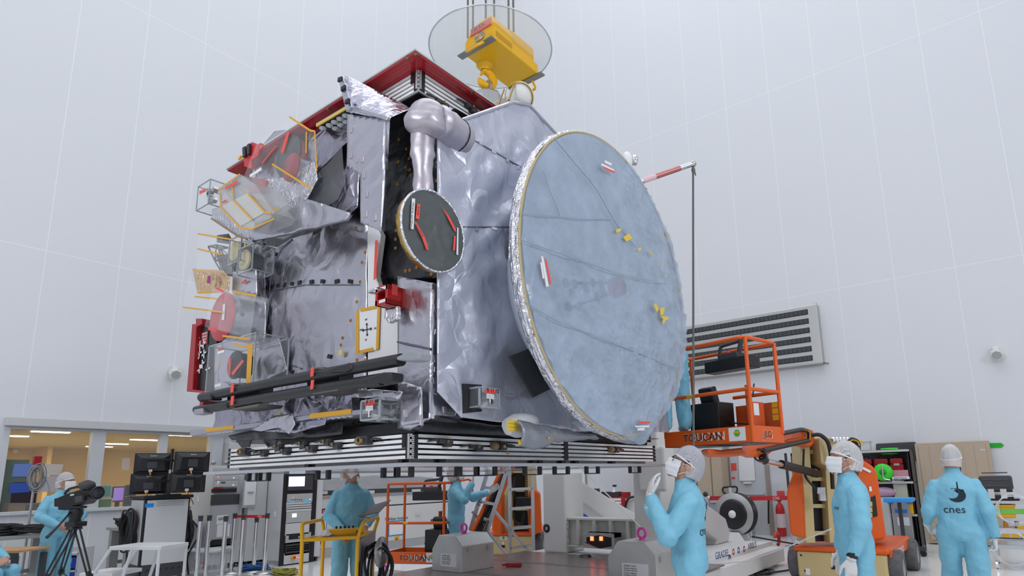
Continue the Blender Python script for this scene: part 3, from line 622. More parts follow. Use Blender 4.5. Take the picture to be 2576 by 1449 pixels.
def clear_box(label, a, b, y0, y1, m=None):
    # corner pixels a (top left) and b (bottom right) of the near face
    p, q = Y_(*a, y0), Y_(*b, y0); e = thing('clear_box', label, 'box', (p.x, y0, q.z)); q2 = V((q.x, y1, p.z))
    MB().bb((p.x, y0, q.z), q2).build('shell', m or PLEXI, e); r = MB()
    for x in (p.x, q.x):
        for y in (y0, y1): r.bb((x-.005, y-.005, q.z), (x+.005, y+.005, p.z))
        for z in (q.z, p.z): r.bb((x-.005, y0, z-.005), (x+.005, y1, z+.005))
    for y in (y0, y1):
        for z in (q.z, p.z): r.bb((p.x, y-.005, z-.005), (q.x, y+.005, z+.005))
    r.build('edge_frame', mat('clear_edge', (.42, .47, .5), .2, .3), e); return e
for a, b, lb in (((579, 604), (604, 654), 'clear box on the left end covering the upper round pale capped sensor'), ((601, 628), (634, 676), 'clear box on the left end covering the lower round pale capped sensor')):
    e = clear_box(lb, a, b, 2.66, 2.86); MB().box(e.location+V((.11, .0, .27)), (.02, .004, .05)).build('tape_patch', YT2, e)
e = clear_box('large clear box holding red safety tags at the lower left of the craft', (527, 872), (634, 984), 2.56, 2.86)
MB().prism(PP([(624, 866), (636, 866), (630, 972), (619, 975)], 1, 2.552), (0, -.002, 0)).build('tape_edge', YTAPE, e); stripe(e, (587, 866), (636, 876), 2.55)
MB().prism(PP([(548, 885), (564, 880), (564, 886), (548, 891)], 1, 2.552), (0, -.002, 0)).build('label_strip', PAPER, e); MB().prism(PP([(550, 878), (560, 875), (560, 879), (550, 882)], 1, 2.552), (0, -.002, 0)).build('warning_strip', REDTAG, e)
MB().prism(PP([(540, 968), (556, 964), (556, 971), (540, 975)], 1, 2.552), (0, -.002, 0)).build('label_strip', PAPER, e)
si = capped(592, 918, 2.7, .13, .12, DGREY, BLACK)
for q in ([(576, 900), (582, 900), (579, 945), (574, 945)], [(582, 939), (610, 905), (614, 909), (587, 944)]): MB().prism(PP(q, 1, 2.67), (0, -.003, 0)).build('red_safety_tag', REDTAG, si)
text('lettering', '7', Y_(547, 928, 2.552), (1, 0, 0), (0, 0, 1), .06, YEL, e)
# red framed panel hanging at the far left end
rp = thing('red_frame_panel', 'red framed black panel with white tape crosses at the left end', 'panel', Y_(500, 985, 3.1))
MB().prism(PP([(483, 815), (492, 815), (492, 801), (508, 801), (508, 815), (494, 822), (484, 980), (545, 985), (545, 990), (469, 985)], 1, 3.0), (0, .25, 0)).build('frame', RED, rp, bevel=.006)
MB().prism(PP([(494, 812), (545, 812), (545, 985), (482, 978)], 1, 3.05), (0, .2, 0)).build('panel', mat('black_cover', (.012, .012, .015), .35), rp)
tp = MB()
for cx, cy in ((500, 826), (497, 850), (503, 868), (502, 888), (512, 866), (513, 890), (496, 905), (509, 916), (523, 928), (502, 928)):
    tp = MB().box(Y_(cx, cy, 3.04), (.1, .004, .018), Matrix.Rotation(rnd.uniform(-.5, .5), 3, 'Y')).box(Y_(cx, cy, 3.04), (.018, .004, .1), Matrix.Rotation(rnd.uniform(-.2, .2), 3, 'Y')); tp.build('tape_cross', PAPER, rp)
MB().prism(PP([(507, 838), (524, 832), (522, 866), (506, 866)], 1, 3.045), (0, -.003, 0)).build('red_notice', RED, rp)
for i, s in enumerate(('REMOVE', 'BEFORE', 'FLIGHT')): text('lettering', s, Y_(509, 843+i*7, 3.041), (1, 0, -.02), (0, 0, 1), .022, PAPER, rp)
# --- upper left cluster
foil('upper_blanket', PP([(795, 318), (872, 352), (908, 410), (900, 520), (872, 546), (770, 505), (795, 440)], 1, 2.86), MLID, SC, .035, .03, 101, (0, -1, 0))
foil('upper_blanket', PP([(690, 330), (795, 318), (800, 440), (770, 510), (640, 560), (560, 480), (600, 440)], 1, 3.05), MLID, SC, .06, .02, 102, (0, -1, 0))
foil('wedge_blanket', PP([(625, 596), (655, 575), (700, 545), (770, 500), (880, 535), (868, 552), (750, 578), (690, 596), (640, 604)], 1, 2.62), MLI, SC, .03, .022, 103, (0, -1, 0), thick=.03)
foil('wedge_foil', PP([(535, 525), (556, 520), (602, 572), (640, 580), (625, 600), (600, 594), (533, 550)], 1, 2.62), FOIL, SC, .02, .02, 104, (0, -1, 0), thick=.02)
MB().tube(PP([(532, 550), (598, 594), (622, 602)], 1, 2.6), .008, 6).build('blanket_seam', mat('bronze_edge', (.3, .2, .08), .4, .6), SC)
foil('drum_blanket', PP([(600, 480), (660, 450), (730, 440), (790, 405), (800, 450), (770, 505), (700, 545), (640, 560)], 1, 2.69), FOIL, SC, .03, .03, 105, (0, -1, 0))
capped(733, 421, 2.66, .13, .22, mat('crimson_cap', (.3, .015, .03), .4), MLI, 'capped_instrument')
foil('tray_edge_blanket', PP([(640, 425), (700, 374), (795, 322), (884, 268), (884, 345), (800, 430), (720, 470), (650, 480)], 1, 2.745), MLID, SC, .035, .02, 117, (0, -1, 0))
capped(726, 392, 2.69, .2, .1, mat('dark_ring', (.05, .05, .055), .4), REDTAG, 'capped_instrument')
MB().prism(PP([(610, 470), (640, 448), (668, 452), (664, 485), (625, 486)], 1, 2.66), (0, .12, 0)).build('red_cover_block', mat('pink_red_cover', (.55, .08, .1), .45), SC, bevel=.01)
tb = thing('taped_clear_housing', 'clear amber-taped angular housing projecting from the upper left of the craft', 'housing', Y_(600, 570, 2.5))
HSG = glass('housing_plastic', (.6, .62, .62), .55, .15)
hp = [(551, 476), (603, 438), (640, 462), (690, 535), (680, 550), (630, 577), (602, 572), (556, 522)]
MB().prism(PP(hp, 1, 2.45), (0, .3, 0)).build('shell', HSG, tb)
MB().prism(PP([(556, 520), (624, 486), (668, 534), (604, 570)], 1, 2.445), (0, -.003, 0)).build('window', glass('housing_window', (.75, .75, .72), .6, .1), tb)
for a, b in (((551, 476), (556, 522)), ((556, 522), (602, 571)), ((602, 571), (632, 577)), ((583, 457), (587, 504)), ((587, 504), (635, 553)), ((624, 488), (666, 534)), ((666, 534), (682, 537)), ((551, 476), (603, 438)), ((632, 577), (690, 550))): stripe(tb, a, b, 2.435, 3)
for q in ([(566, 472), (598, 453), (599, 459), (567, 478)], [(559, 508), (570, 501), (570, 507), (560, 512)]): MB().prism(PP(q, 1, 2.43), (0, -.002, 0)).build('warning_strip', REDTAG, tb)
ub = film_bag('large clear plastic bag with amber tape seams over the upper left instruments', [(602, 476), (645, 362), (728, 294), (780, 330), (793, 332), (798, 430), (782, 474), (700, 528)], 2.5, [((728, 294), (780, 328)), ((780, 328), (792, 331)), ((792, 331), (797, 430)), ((685, 413), (782, 474)), ((602, 476), (660, 510)), ((660, 510), (700, 530)), ((771, 332), (770, 385))], .25, seed=107)
for q in ([(722, 333), (729, 332), (713, 385), (706, 384)], [(694, 366), (696, 367), (660, 412), (658, 411)], [(663, 362), (665, 363), (640, 395), (638, 394)]): MB().prism(PP(q, 1, 2.48), (0, -.002, 0)).build('warning_strip', REDTAG, ub)
MB().prism(PP([(628, 440), (657, 421), (658, 428), (629, 447)], 1, 2.48), (0, -.002, 0)).build('label_strip', PAPER, ub)
sc = clear_box('small clear sensor box sticking out left of the amber-taped housing', (499, 470), (524, 512), 2.75, 3.0)
MB().prism(PP([(502, 481), (517, 474), (517, 482), (502, 489)], 1, 2.745), (0, -.002, 0)).build('warning_strip', REDTAG, sc)
sq = MB()
for i in range(7): sq.box(Y_(528+rnd.uniform(-4, 14), 490+rnd.uniform(-18, 18), 2.85), (.05, .05, .05), Matrix.Rotation(i, 3, 'Y'))
sq.build('sensor_mechanism', STEEL, SC)
# --- boxes with the thrusters
def thruster(label, tx, fc, P, W, D, Hh, side):
    # P near lower corner on the label face
    e = thing('thruster_cover', label, 'box', P)
    a, b = V(P), V(P)+V((W, D, Hh)); MB().bb(a, b).build('shell', PLEXI, e); r = MB()
    for x in (a.x, b.x):
        for y in (a.y, b.y): r.bb((x-.006, y-.006, a.z), (x+.006, y+.006, b.z))
        for z in (a.z, b.z): r.bb((x-.006, a.y, z-.006), (x+.006, b.y, z+.006))
    for y in (a.y, b.y):
        for z in (a.z, b.z): r.bb((a.x, y-.006, z-.006), (b.x, y+.006, z+.006))
    r.build('edge_frame', _M['clear_edge'], e)
    g = MB(); c = (a+b)/2
    for i in range(14): g.box(c+V((rnd.uniform(-.35, .35)*W, rnd.uniform(-.2, .4)*D, rnd.uniform(-.4, .3)*Hh)), (.03, .03, .03), Matrix.Rotation(i*.7, 3, 'Y'))
    g.lathe([(.02, 0), (.035, .05), (.02, .08), (.02, .12)], c-V((.03, 0, .05)), (0, -1, .2) if side == 1 else (1, 0, .2), 12).build('thruster', STEEL, SC)
    if side == 1: o, r_, n = V((a.x, a.y-.008, a.z)), V((1, 0, 0)), V((0, -.002, 0)); Wd = W
    else: o, r_, n = V((b.x+.008, a.y, a.z)), V((0, 1, 0)), V((.002, 0, 0)); Wd = D
    q = lambda u, v: o+r_*(u*Wd)+V((0, 0, v*Hh))
    def rec(nm, u0, v0, u1, v1, m): MB().prism([q(u0, v0), q(u1, v0), q(u1, v1), q(u0, v1)], n).build(nm, m, e)
    rec('warning_strip', .25, .74, .8, .95, REDTAG); text('lettering', tx, q(.32, .79)+n*1.5, r_, (0, 0, 1), .03, INK, e)
    for k in range(3): rec('label_strip', .3, .63-k*.09, .7, .7-k*.09, PAPER)
    rec('label_strip', .45, .12, .52, .45, PAPER)
    return e
p = Y_(908, 1058, 2.62); q = Y_(956, 1003, 2.62)
thruster('clear thruster box labelled R 11.18 beside the lower corner of the craft', 'R 11.18', 1, (p.x, 2.62, p.z), q.x-p.x, .26, q.z-p.z, 1)
p = X_(1206, 1022, -2.92); q = X_(1255, 981, -2.92)
thruster('clear thruster box labelled R 11.12 below the large antenna', 'R 11.12', 1, (-3.06, p.y, p.z), .14, q.y-p.y, q.z-p.z, 0)
foil('thruster_bay', PP([(880, 985), (935, 978), (1010, 985), (1000, 1005), (895, 1000)], 1, 2.66), MLI, SC, .03, .01, 111, (0, -1, 0), thick=.02)
MB().prism(PP([(884, 1000), (905, 1000), (908, 1060), (890, 1062)], 1, 2.85), (0, .05, 0)).build('bay_wall', MLIB, SC); MB().prism(X_ and [X_(a, b, -3.01) for a, b in ((1166, 965), (1212, 968), (1212, 1035), (1166, 1040))], (-.02, 0, 0)).build('bay_wall', MLIB, SC)
# red connector box
rb = thing('red_handling_box', 'small red box with a steel bar handle at the corner of the craft', 'box', Y_(958, 772, 2.7))
p = Y_(943, 770, 2.68); q = Y_(975, 714, 2.68)
fr = MB(); t = .025; x0, x1, z0, z1 = p.x, q.x, p.z, q.z
fr.bb((x0, 2.68, z0), (x1, 2.82, z0+t*1.6)).bb((x0, 2.68, z1-t*1.6), (x1, 2.82, z1)).bb((x0, 2.68, z0), (x0+t, 2.82, z1)).bb((x1-t, 2.68, z0), (x1, 2.82, z1)).bb((x0, 2.8, z0), (x1, 2.84, z1)).build('housing', mat('bright_red_paint', (.55, .02, .02), .35), rb, bevel=.003)
zc = (z0+z1)/2; MB().tube(rpath([(x0+.05, 2.74, zc+.02), (x0+.02, 2.6, zc+.01), (x1-.02, 2.6, zc+.02), (x1-.04, 2.74, zc+.04)], .02), .008, 8).build('handle', CHROME, rb)
MB().bb((x0+.05, 2.677, z1-.034), (x0+.12, 2.679, z1-.012)).build('label_strip', PAPER, rb); MB().bb((x0+.05, 2.677, z0+.01), (x0+.12, 2.679, z0+.032)).build('label_strip', PAPER, rb)
MB().bb((x1, 2.72, zc), (x1+.002, 2.77, zc+.08)).build('warning_strip', REDTAG, rb)
foil('box_foil', PP([(968, 778), (998, 770), (998, 802), (978, 812), (966, 800)], 1, 2.75), FOIL, SC, .02, .015, 113, (0, -1, 0), thick=.03)
# --- star tracker under its white bag
st = thing('star_tracker', None, None); st.location = X_(1310, 245, -3.1)-wpos(SC); st.parent = SC
c = X_(1312, 243, -3.1)
MB().ball(c, (.11, .115, .125), 20, 14).build('white_hood', mat('white_fabric', (.75, .74, .72), .8, bump=.5, bscale=14), st)
MB().lathe([(.128, -.02), (.13, 0), (.128, .025)], c+V((0, -.03, -.02)), (.3, -.6, -.5), 24).build('tape_band', YT2, st)
bk = MB()
for a, b in ((0, 0), (.12, .0), (0, .12), (.12, .12)): MB().cyl(c+V((a-.1, -.2+b, -.15)), c+V((a-.1, -.12+b, .05)), .008, n=6).build('bracket_strut', BRASS, st)
MB().prism([X_(1245, 258, -3.3), X_(1278, 240, -3.3), X_(1290, 262, -3.3), X_(1250, 275, -3.3)], (-.1, 0, 0)).build('mount_plate', mat('pinkish_white', (.7, .6, .6), .5), st)
# --- clear bag hanging under the antenna: net sleeve and wrapped tube
nb = thing('net_sleeve', 'grey mesh sleeve drooping under the large antenna', 'sleeve', X_(1360, 1110, -2.75))
NET = mat('grey_mesh', (.3, .31, .35), .35, .5, bump=.6, bscale=40)
def slv(u, v):
    a = X_(1300+170*u, 1058+36*u, -2.75); b = X_(1300+200*u, 1118-16*u+14*math.sin(pi*min(1, u*2.2)), -2.75); p = a.lerp(b, v); return p+V((.05*math.sin(pi*v)+.02*noise.noise(p*9), 0, .01*noise.noise(p*15)))
MB().grid(slv, 40, 14).build('mesh', NET, nb, solid=.01)
MB().prism(PP([(1303, 1108), (1309, 1106), (1311, 1118), (1304, 1120)], 0, -2.72), (.003, 0, 0)).build('tape_patch', YTAPE, nb); MB().prism(PP([(1378, 1099), (1383, 1099), (1383, 1104), (1378, 1104)], 0, -2.68), (.003, 0, 0)).build('tape_patch', YTAPE, nb)
wt = thing('wrapped_nozzle', 'white net-wrapped nozzle with yellow tape under the craft', 'nozzle', X_(1310, 1072, -2.85))
foiltube('wrap', [X_(1278, 1072, -2.85), X_(1296, 1071, -2.85), X_(1320, 1068, -2.85), X_(1340, 1065, -2.85)], [.06, .085, .085, .06], mat('white_mesh_wrap', (.6, .6, .62), .5, .2, bump=.4, bscale=40), parent=wt)
for k in range(3): MB().box(X_(1290, 1062+k*9, -2.78), (.02, .1, .022)).build('tape_strip', YT2, wt)
# --- handling pole and small white unit beyond the antenna
hpz = thing('white_bracket_unit', 'small white unit with a chrome ring above the antenna rim', 'unit', X_(1580, 410, -2.62))
MB().ball(X_(1578, 404, -2.62), (.05, .06, .09), 14, 10).build('housing', WHITE, hpz); MB().lathe([(.02, 0), (.05, .01), (.05, .05), (.03, .06), (.0, .06)], X_(1588, 402, -2.6), (.6, .8, 0), 16).build('lens_ring', CHROME, hpz)
MB().tube([X_(1593, 402, -2.6)+V((0, .03*math.cos(a), .04*math.sin(a))) for a in [2*pi*i/16 for i in range(16)]], .006, 6, closed=True).build('ring', CHROME, hpz)
po = thing('handling_pole', 'slim red and silver pole sticking out past the antenna rim', 'pole', X_(1615, 456, -2.55))
pa, pb = X_(1605, 459, -2.55), X_(1743, 412, -2.2)
MB().tube([pa, pb], .026, 14).build('tube', ALU, po); MB().tube([pa.lerp(pb, .3), pa.lerp(pb, .75)], .0272, 14, cap=False).build('red_band', mat('rose_band', (.45, .17, .17), .3, .6), po)
MB().lathe([(.012, -.03), (.03, -.02), (.03, .02), (.012, .03)], pb, (0, 1, 0), 14).build('end_eye', STEEL, po); MB().tube([pa.lerp(pb, .08), pa.lerp(pb, .3)], .0275, 14, cap=False).build('label_strip', mat('pink_label', (.75, .5, .55), .6), po)
rp_ = MB(); b0 = pb+V((0, 0, -.03)); b1 = AT(1745, 1340, 5.6); rp_.tube([b0, b0.lerp(b1, .5), b1], .011, 8)
rp_.ball(b0+V((0, 0, -.04)), (.02, .02, .035), 10, 8); rp_.tube([b0, b0+V((.02, 0, -.1))], .007, 6)
tag(rp_.build('tether_rope', mat('grey_rope', (.13, .13, .12), .8)), 'thin dark rope hanging straight down from the handling pole', 'rope')
# ------------------------------------------------------------------ protective trays above and below
tr = thing('protective_tray', 'red protective tray covering the top of the silver craft', 'tray', (-4.55, 4.6, 4.66))
MB().bb((-5.98, 2.65, 4.64), (-3.16, 6.55, 4.656)).build('plate', mat('tray_red', (.42, .01, .02), .3, coat=.3), tr)
MB().bb((-5.99, 2.64, 4.656), (-3.15, 6.56, 4.67)).build('edge_trim', mat('pale_aluminium', (.6, .68, .66), .35, .6), tr)
for p in (Z_(1048, 138, 4.639), Z_(1026, 148, 4.639), Z_(921, 217, 4.639), Z_(827, 276, 4.639), Z_(1189, 233, 4.639)): MB().lathe([(.0, -.006), (.014, -.006), (.02, 0)], p, (0, 0, 1), 14).build('bolt', BRASS, tr)
rx = thing('red_latch_box', 'red box with two black connectors on the left end of the red tray', 'box', Y_(630, 400, 2.85))
p = Y_(612, 398, 2.68); q = Y_(650, 356, 2.68)
p.z = 4.672; MB().bb((p.x, 2.7, p.z), (q.x, 2.95, q.z)).build('housing', _M['bright_red_paint'], rx, bevel=.006)
for k in range(2): MB().bb((p.x+.02+k*.07, 2.68, p.z+.04), (p.x+.08+k*.07, 2.7, q.z-.02)).build('connector', BLACK, rx, bevel=.004)
MB().prism(PP([(611, 374), (634, 357), (650, 363), (648, 392), (632, 402), (632, 424), (614, 418)], 1, 2.625), (0, .022, 0)).build('front_plate', _M['bright_red_paint'], rx, bevel=.003)
for q_ in ([(614, 374), (621, 369), (622, 394), (615, 398)], [(625, 367), (632, 362), (632, 388), (626, 392)]): MB().prism(PP(q_, 1, 2.622), (0, -.02, 0)).build('connector', BLACK, rx, bevel=.003)
MB().bb((p.x-.02, 2.66, p.z), (p.x+.15, 2.7, p.z+.05)).build('latch', RED, rx, bevel=.004); MB().bb((p.x, 2.63, p.z), (p.x+.04, 2.66, p.z+.03)).build('yellow_clip', YEL, rx)
# lower clear tray with black carrying handles
LT = thing('clear_tray', 'clear plastic tray with black handles held close under the craft', 'tray', (-4.55, 4.6, 1.62))
TX0, TX1, TY0, TY1, TZ = -5.95, -3.16, 2.66, 6.5, 1.635
MB().bb((TX0, TY0, TZ), (TX1, TY1, TZ+.012)).build('plate', glass('tray_plexi', (.75, .62, .66), .35, .06), LT)  # pink tint imitates the reflection on the clear underside
ed = MB(); ed.bb((TX0, TY0-.01, TZ), (TX1+.01, TY0, TZ+.024)).bb((TX1, TY0, TZ), (TX1+.01, TY1, TZ+.024)).bb((TX0-.01, TY0, TZ), (TX0, TY1, TZ+.024)).bb((TX0, TY1, TZ), (TX1, TY1+.01, TZ+.024)); ed.build('rim', ALU, LT)
def meshy(name, k):
    m = glass(name, (.03, .03, .035), .5, .5); nt = m.node_tree; b = nt.nodes['Principled BSDF']; g = nt.nodes.new('ShaderNodeTexCoord'); ck = nt.nodes.new('ShaderNodeTexChecker'); ck.inputs['Scale'].default_value = k
    ck.inputs[1].default_value = (1, 1, 1, 1); ck.inputs[2].default_value = (.25, .25, .25, 1); nt.links.new(g.outputs['Object'], ck.inputs[0]); nt.links.new(ck.outputs[0], b.inputs['Alpha']); return m
nt_ = MB().bb((XC-2.4, YC+.05, 1.655), (XC-.05, YC+.054, 1.69)).bb((XC-.054, YC+.05, 1.655), (XC-.05, YC+3.4, 1.69)); nt_.build('mesh_screen', meshy('black_mesh', 160), LT)
def hnd(p, d, wd=.2):
    p = V(p); d = V(d)
    MB().box(p+V((0, 0, -.035)), (.03, .035, .07), rotz(math.atan2(d.y, d.x))).box(p+d*wd+V((0, 0, -.035)), (.03, .035, .07), rotz(math.atan2(d.y, d.x))).box(p+d*wd/2+V((0, 0, -.066)), (wd, .025, .01), rotz(math.atan2(d.y, d.x))).build('carry_handle', BLACK, LT, bevel=.006)
for px in (628, 655, 800, 965, 1000): 
    hnd(V((Y_(px, 1180, TY0+.1).x, TY0+.1, TZ)), (1, 0, 0), .14)
for px in (1105, 1150, 1200, 1320, 1395, 1475, 1585): hnd(V((TX1-.1, X_(px, 1175, TX1-.1).y, TZ)), (0, 1, 0), .2)
for px in (760, 995): MB().bb((Y_(px, 1170, YC).x, YC+.02, TZ+.012), (Y_(px+10, 1170, YC).x, YC+.08, 1.69)).build('spacer', BLACK, LT)
for px in (1110, 1345, 1360, 1418, 1452, 1545): y_ = X_(px, 1170, XC).y; MB().bb((XC-.08, y_, TZ+.012), (XC-.02, y_+.06, 1.69)).build('spacer', BLACK, LT)
# ------------------------------------------------------------------ crane hook
HX, HY = -4.22, 4.7
ck = thing('crane_hook_block', 'yellow crane hook block labelled 150 KN hanging on steel ropes', 'crane hook', (HX, HY, 5.9))
zb = 6.22
p0 = Y_(1172, 140, 4.4); 
bl = MB(); yA, yB = 4.36, 5.02; xa, xb = Y_(1170, 90, yA).x, Y_(1245, 90, yA).x
zt = Y_(1222, 45, yA).z; zl = Y_(1245, 92, yA).z
xm = (xa+xb)/2
prof = [(xa, zl), (xb, zl), (xb, zl+(zt-zl)*.55), (xb-.1*(xb-xa), zt*.98+.02*zl), (xm, zt), (xa+.2*(xb-xa), zt-.05), (xa, zl+(zt-zl)*.45)]
bl.prism([V((a, yA, b)) for a, b in prof], (0, .3, 0)); bl.bb((xa, yA, zl-.02), (xb, yB+.1, zl+.1)).prism([V((xa+.05, yA+.3, zl)), V((xb-.03, yA+.3, zl)), V((xb-.03, yA+.3, zl+.3)), V((xa+.05, yA+.3, zl+.3))], (0, .42, 0))
bl.build('block_body', YEL, ck, bevel=.012)
for q_ in (((xa-.06, yA-.06, zl-.035), (xb+.0, yA+.02, zl-.02)), ((xa, yB+.08, zl-.035), (xb+.05, yB+.16, zl-.02))): MB().bb(*q_).build('guard_plate', mat('grey_plate', (.28, .27, .26), .4, .6), ck)
sx0, sx1 = xa+.2*(xb-xa), xb-.12*(xb-xa); sz0, sz1 = zl+(zt-zl)*.56, zl+(zt-zl)*.88
MB().bb((sx0, yA-.006, sz0), (sx1, yA-.001, sz1)).build('load_sign', mat('orange_red_sign', (.7, .12, .08), .5), ck)
text('lettering', '150 KN', (sx0+.015, yA-.008, sz0+.04), (1, 0, 0), (0, 0, 1), (sz1-sz0)*.55, INK, ck, sx=.95*(sx1-sx0)/(.62*4.2*(sz1-sz0)*.55/.72) if False else .85)
for y, sgn in ((yA-.03, -1), (yB+.13, 1)):
    MB().tube(rpath([(xm-.1, y, zl-.02), (xm-.1, y+sgn*.08, zl-.1), (xm+.1, y+sgn*.08, zl-.1), (xm+.1, y, zl-.02)], .03), .014, 8).build('grab_handle', YEL, ck)
ck_r = MB()
for k in range(4): ck_r.tube(arc((xm-.02+k*.014, yA-.006, zl+.11), .05, 0, 2*pi, 16, V((1, 0, 0)), V((0, .1, 1))), .005, 5)
ck_r.build('vent_grille', STEEL, ck)
hz = zl-.03; hc = V((HX-.07, HY-.08, hz))
MB().lathe([(.1, .03), (.1, .0), (.075, -.02), (.055, -.03), (.05, -.06)], hc, (0, 0, 1), 24).build('swivel', YEL, ck)
hk = [hc+V((0, 0, -.03)), hc+V((0, .0, -.06))]+[hc+V((.03*math.cos(a), .015+.088*math.cos(a), -.155+.092*math.sin(a))) for a in [pi*.62-i*.27 for i in range(19)]]
rs = [.044, .04]+[.036+.016*math.sin(pi*i/18) for i in range(17)]+[.028, .012]
MB().tube(hk, rs, 14).build('hook', YEL, ck); MB().tube([hc+V((0, -.01, -.08)), hc+V((0, -.07, -.15))], .014, 8).build('safety_latch', YEL, ck)
for px, py in ((1177, 0), (1190, 0), (1222, 0), (1243, 0), (1279, 0), (1291, 0)):
    p = Y_(px, py, 4.75); MB().tube([V((p.x, 4.75, 24)), V((p.x, 4.75, zl+(.34 if px > 1200 else .62)))], .012, 8).build('wire_rope', mat('wire_rope_steel', (.16, .15, .14), .5, .6), ck)
dt = thing('drip_disc', 'large round clear disc mounted around the yellow crane hook', 'disc', (HX, HY, 6.38))
zd = 6.4; k = (zd-1.55)/(6-1.55); dc = V((-3.899*k, 4.291*k, zd)); dr = .6459*k
MB().lathe([(0, 0), (dr, 0), (dr, .008), (0, .008)], dc, (0, 0, 1), 80).build('sheet', glass('disc_plexi', (.8, .86, .86), .22, .04), dt)
MB().tube([dc+V((dr*math.cos(a), dr*math.sin(a), .004)) for a in [2*pi*i/96 for i in range(96)]], .008, 6, closed=True).build('rim', mat('clear_rim', (.55, .58, .6), .2, .4), dt)
sh = thing('lifting_shackle', 'steel shackle hooked into the yellow crane hook', 'shackle', (HX, HY, hz-.55))
sc_ = hc+V((.02, .02, -.25)); MB().tube([sc_+V((-.055, 0, -.14)), sc_+V((-.055, 0, .0))]+arc(sc_, .055, pi, 0, 10)[1:]+[sc_+V((.055, 0, -.14))], .016, 10).build('bow', STEEL, sh)
la = thing('lifting_adapter', 'grey octagonal lifting block below the hook shackle', 'lifting block', (HX, HY, 4.7))
zq = sc_.z-.12; MB().lathe([(0, 0), (.15, 0), (.17, -.03), (.17, -.2), (.1, -.25), (.1, -.4)], V((sc_.x, sc_.y, zq)), (0, 0, 1), 8, smooth=False).build('block', mat('machined_grey', (.42, .42, .42), .4, .7), la, bevel=.006)
MB().cyl((sc_.x-.02, sc_.y-.18, zq-.12), (sc_.x+.08, sc_.y-.18, zq-.12), .025).build('pin', CHROME, la); MB().cyl((sc_.x, sc_.y, zq-.4), (sc_.x, sc_.y, 4.7), .07).build('post', ALU, la)
# ------------------------------------------------------------------ people
SUIT = mat('blue_coverall_cloth', (.2, .5, .66), .6, bump=.4, bscale=10, bdist=.03)
SKIN = mat('skin', (.5, .27, .19), .5)
GLOVE = mat('white_glove', (.68, .66, .66), .6, bump=.2, bscale=40, bdist=.004)
MASKM = mat('white_mask_cloth', (.75, .76, .78), .7)
HAIRM = mat('dark_hair', (.05, .035, .025), .7)
def netmat(name, col, alpha):
    m = glass(name, col, alpha, .7); nt = m.node_tree; b = nt.nodes['Principled BSDF']; tc = nt.nodes.new('ShaderNodeTexCoord'); wv = nt.nodes.new('ShaderNodeTexWave'); wv.inputs['Scale'].default_value = 38; wv.inputs['Distortion'].default_value = 5; nt.links.new(tc.outputs['Object'], wv.inputs[0])
    mr = nt.nodes.new('ShaderNodeMapRange'); mr.inputs[3].default_value = alpha-.08; mr.inputs[4].default_value = min(1, alpha+.14); nt.links.new(wv.outputs[1], mr.inputs[0]); nt.links.new(mr.outputs[0], b.inputs['Alpha']); return m
NETW = netmat('white_hair_net', (.82, .82, .84), .52)
FOLD = bpy.data.textures.new('cloth_fold', 'CLOUDS'); FOLD.noise_scale = .16; FOLD.noise_depth = 2; FOLD2 = bpy.data.textures.new('cloth_crease', 'MUSGRAVE'); FOLD2.musgrave_type = 'RIDGED_MULTIFRACTAL'; FOLD2.noise_scale = .11; FOLD2.octaves = 2
def loft(mb, rings, n=20):
    vs = []; k = len(rings)
    for c, rx, ry, R in rings:
        for j in range(n):
            a = 2*pi*j/n; vs.append(V(c)+R@V((rx*math.cos(a), ry*math.sin(a), 0)))
    fs = [(i*n+j, i*n+(j+1) % n, (i+1)*n+(j+1) % n, (i+1)*n+j) for i in range(k-1) for j in range(n)]
    fs += [list(range(n))[::-1], list(range((k-1)*n, k*n))]; return mb.add(vs, fs, 0, True)
def limb(mb, pts, rs, n=14):
    P = []; Rr = []
    for i in range(len(pts)-1):
        for j in range(5):
            t = j/5; P.append(V(pts[i]).lerp(V(pts[i+1]), t)); Rr.append(rs[i]*(1-t)+rs[i+1]*t)
    P.append(V(pts[-1])); Rr.append(rs[-1]); mb.tube(P, Rr, n)
    for p, r in zip(pts, rs): mb.ball(p, r*.98, 14, 8)
def hand(mb, wr, f, nrm, side, curl=.35, k=1.0, spread=.0):
    # wr wrist point, f finger direction, nrm palm-facing direction, side +1/-1 puts the thumb on the f x nrm side or its opposite
    wr, f = V(wr), V(f).normalized(); nrm = (V(nrm)-f*V(nrm).dot(f)).normalized(); s = f.cross(nrm)*side; R = Matrix((s, nrm, f)).transposed()
    loft(mb, [(wr-f*.02*k, .026*k, .02*k, R), (wr+f*.02*k, .031*k, .02*k, R), (wr+f*.055*k, .04*k, .017*k, R), (wr+f*.09*k, .041*k, .014*k, R), (wr+f*.1*k, .036*k, .01*k, R)], 14)
    for i, L in enumerate((.078, .088, .082, .064)):
        o = wr+f*(.092-.006*(i == 3))*k+s*(.03-.02*i)*k; d = (f+s*spread*(1.5-i)).normalized(); pts = [o]; c = curl*(1+.12*i)
        for q, fr in enumerate((.42, .32, .26)):
            ax = d.cross(nrm); d = (Matrix.Rotation(c, 3, ax)@d); pts.append(pts[-1]+d*L*fr*k)
        mb.tube(pts, [.0095*k, .0092*k, .0085*k, .0068*k], 8); mb.ball(pts[-1], .0068*k, 8, 6)
    o = wr+f*.03*k+s*.032*k; d = (f*.75+s*.62+nrm*.25).normalized(); p1 = o+d*.04*k; d2 = (f+s*.15+nrm*(.2+curl*.4)).normalized()
    mb.tube([o-d*.012*k, p1, p1+d2*.032*k, p1+d2*.056*k], [.016*k, .0125*k, .011*k, .008*k], 9); mb.ball(p1+d2*.056*k, .008*k, 8, 6); return mb
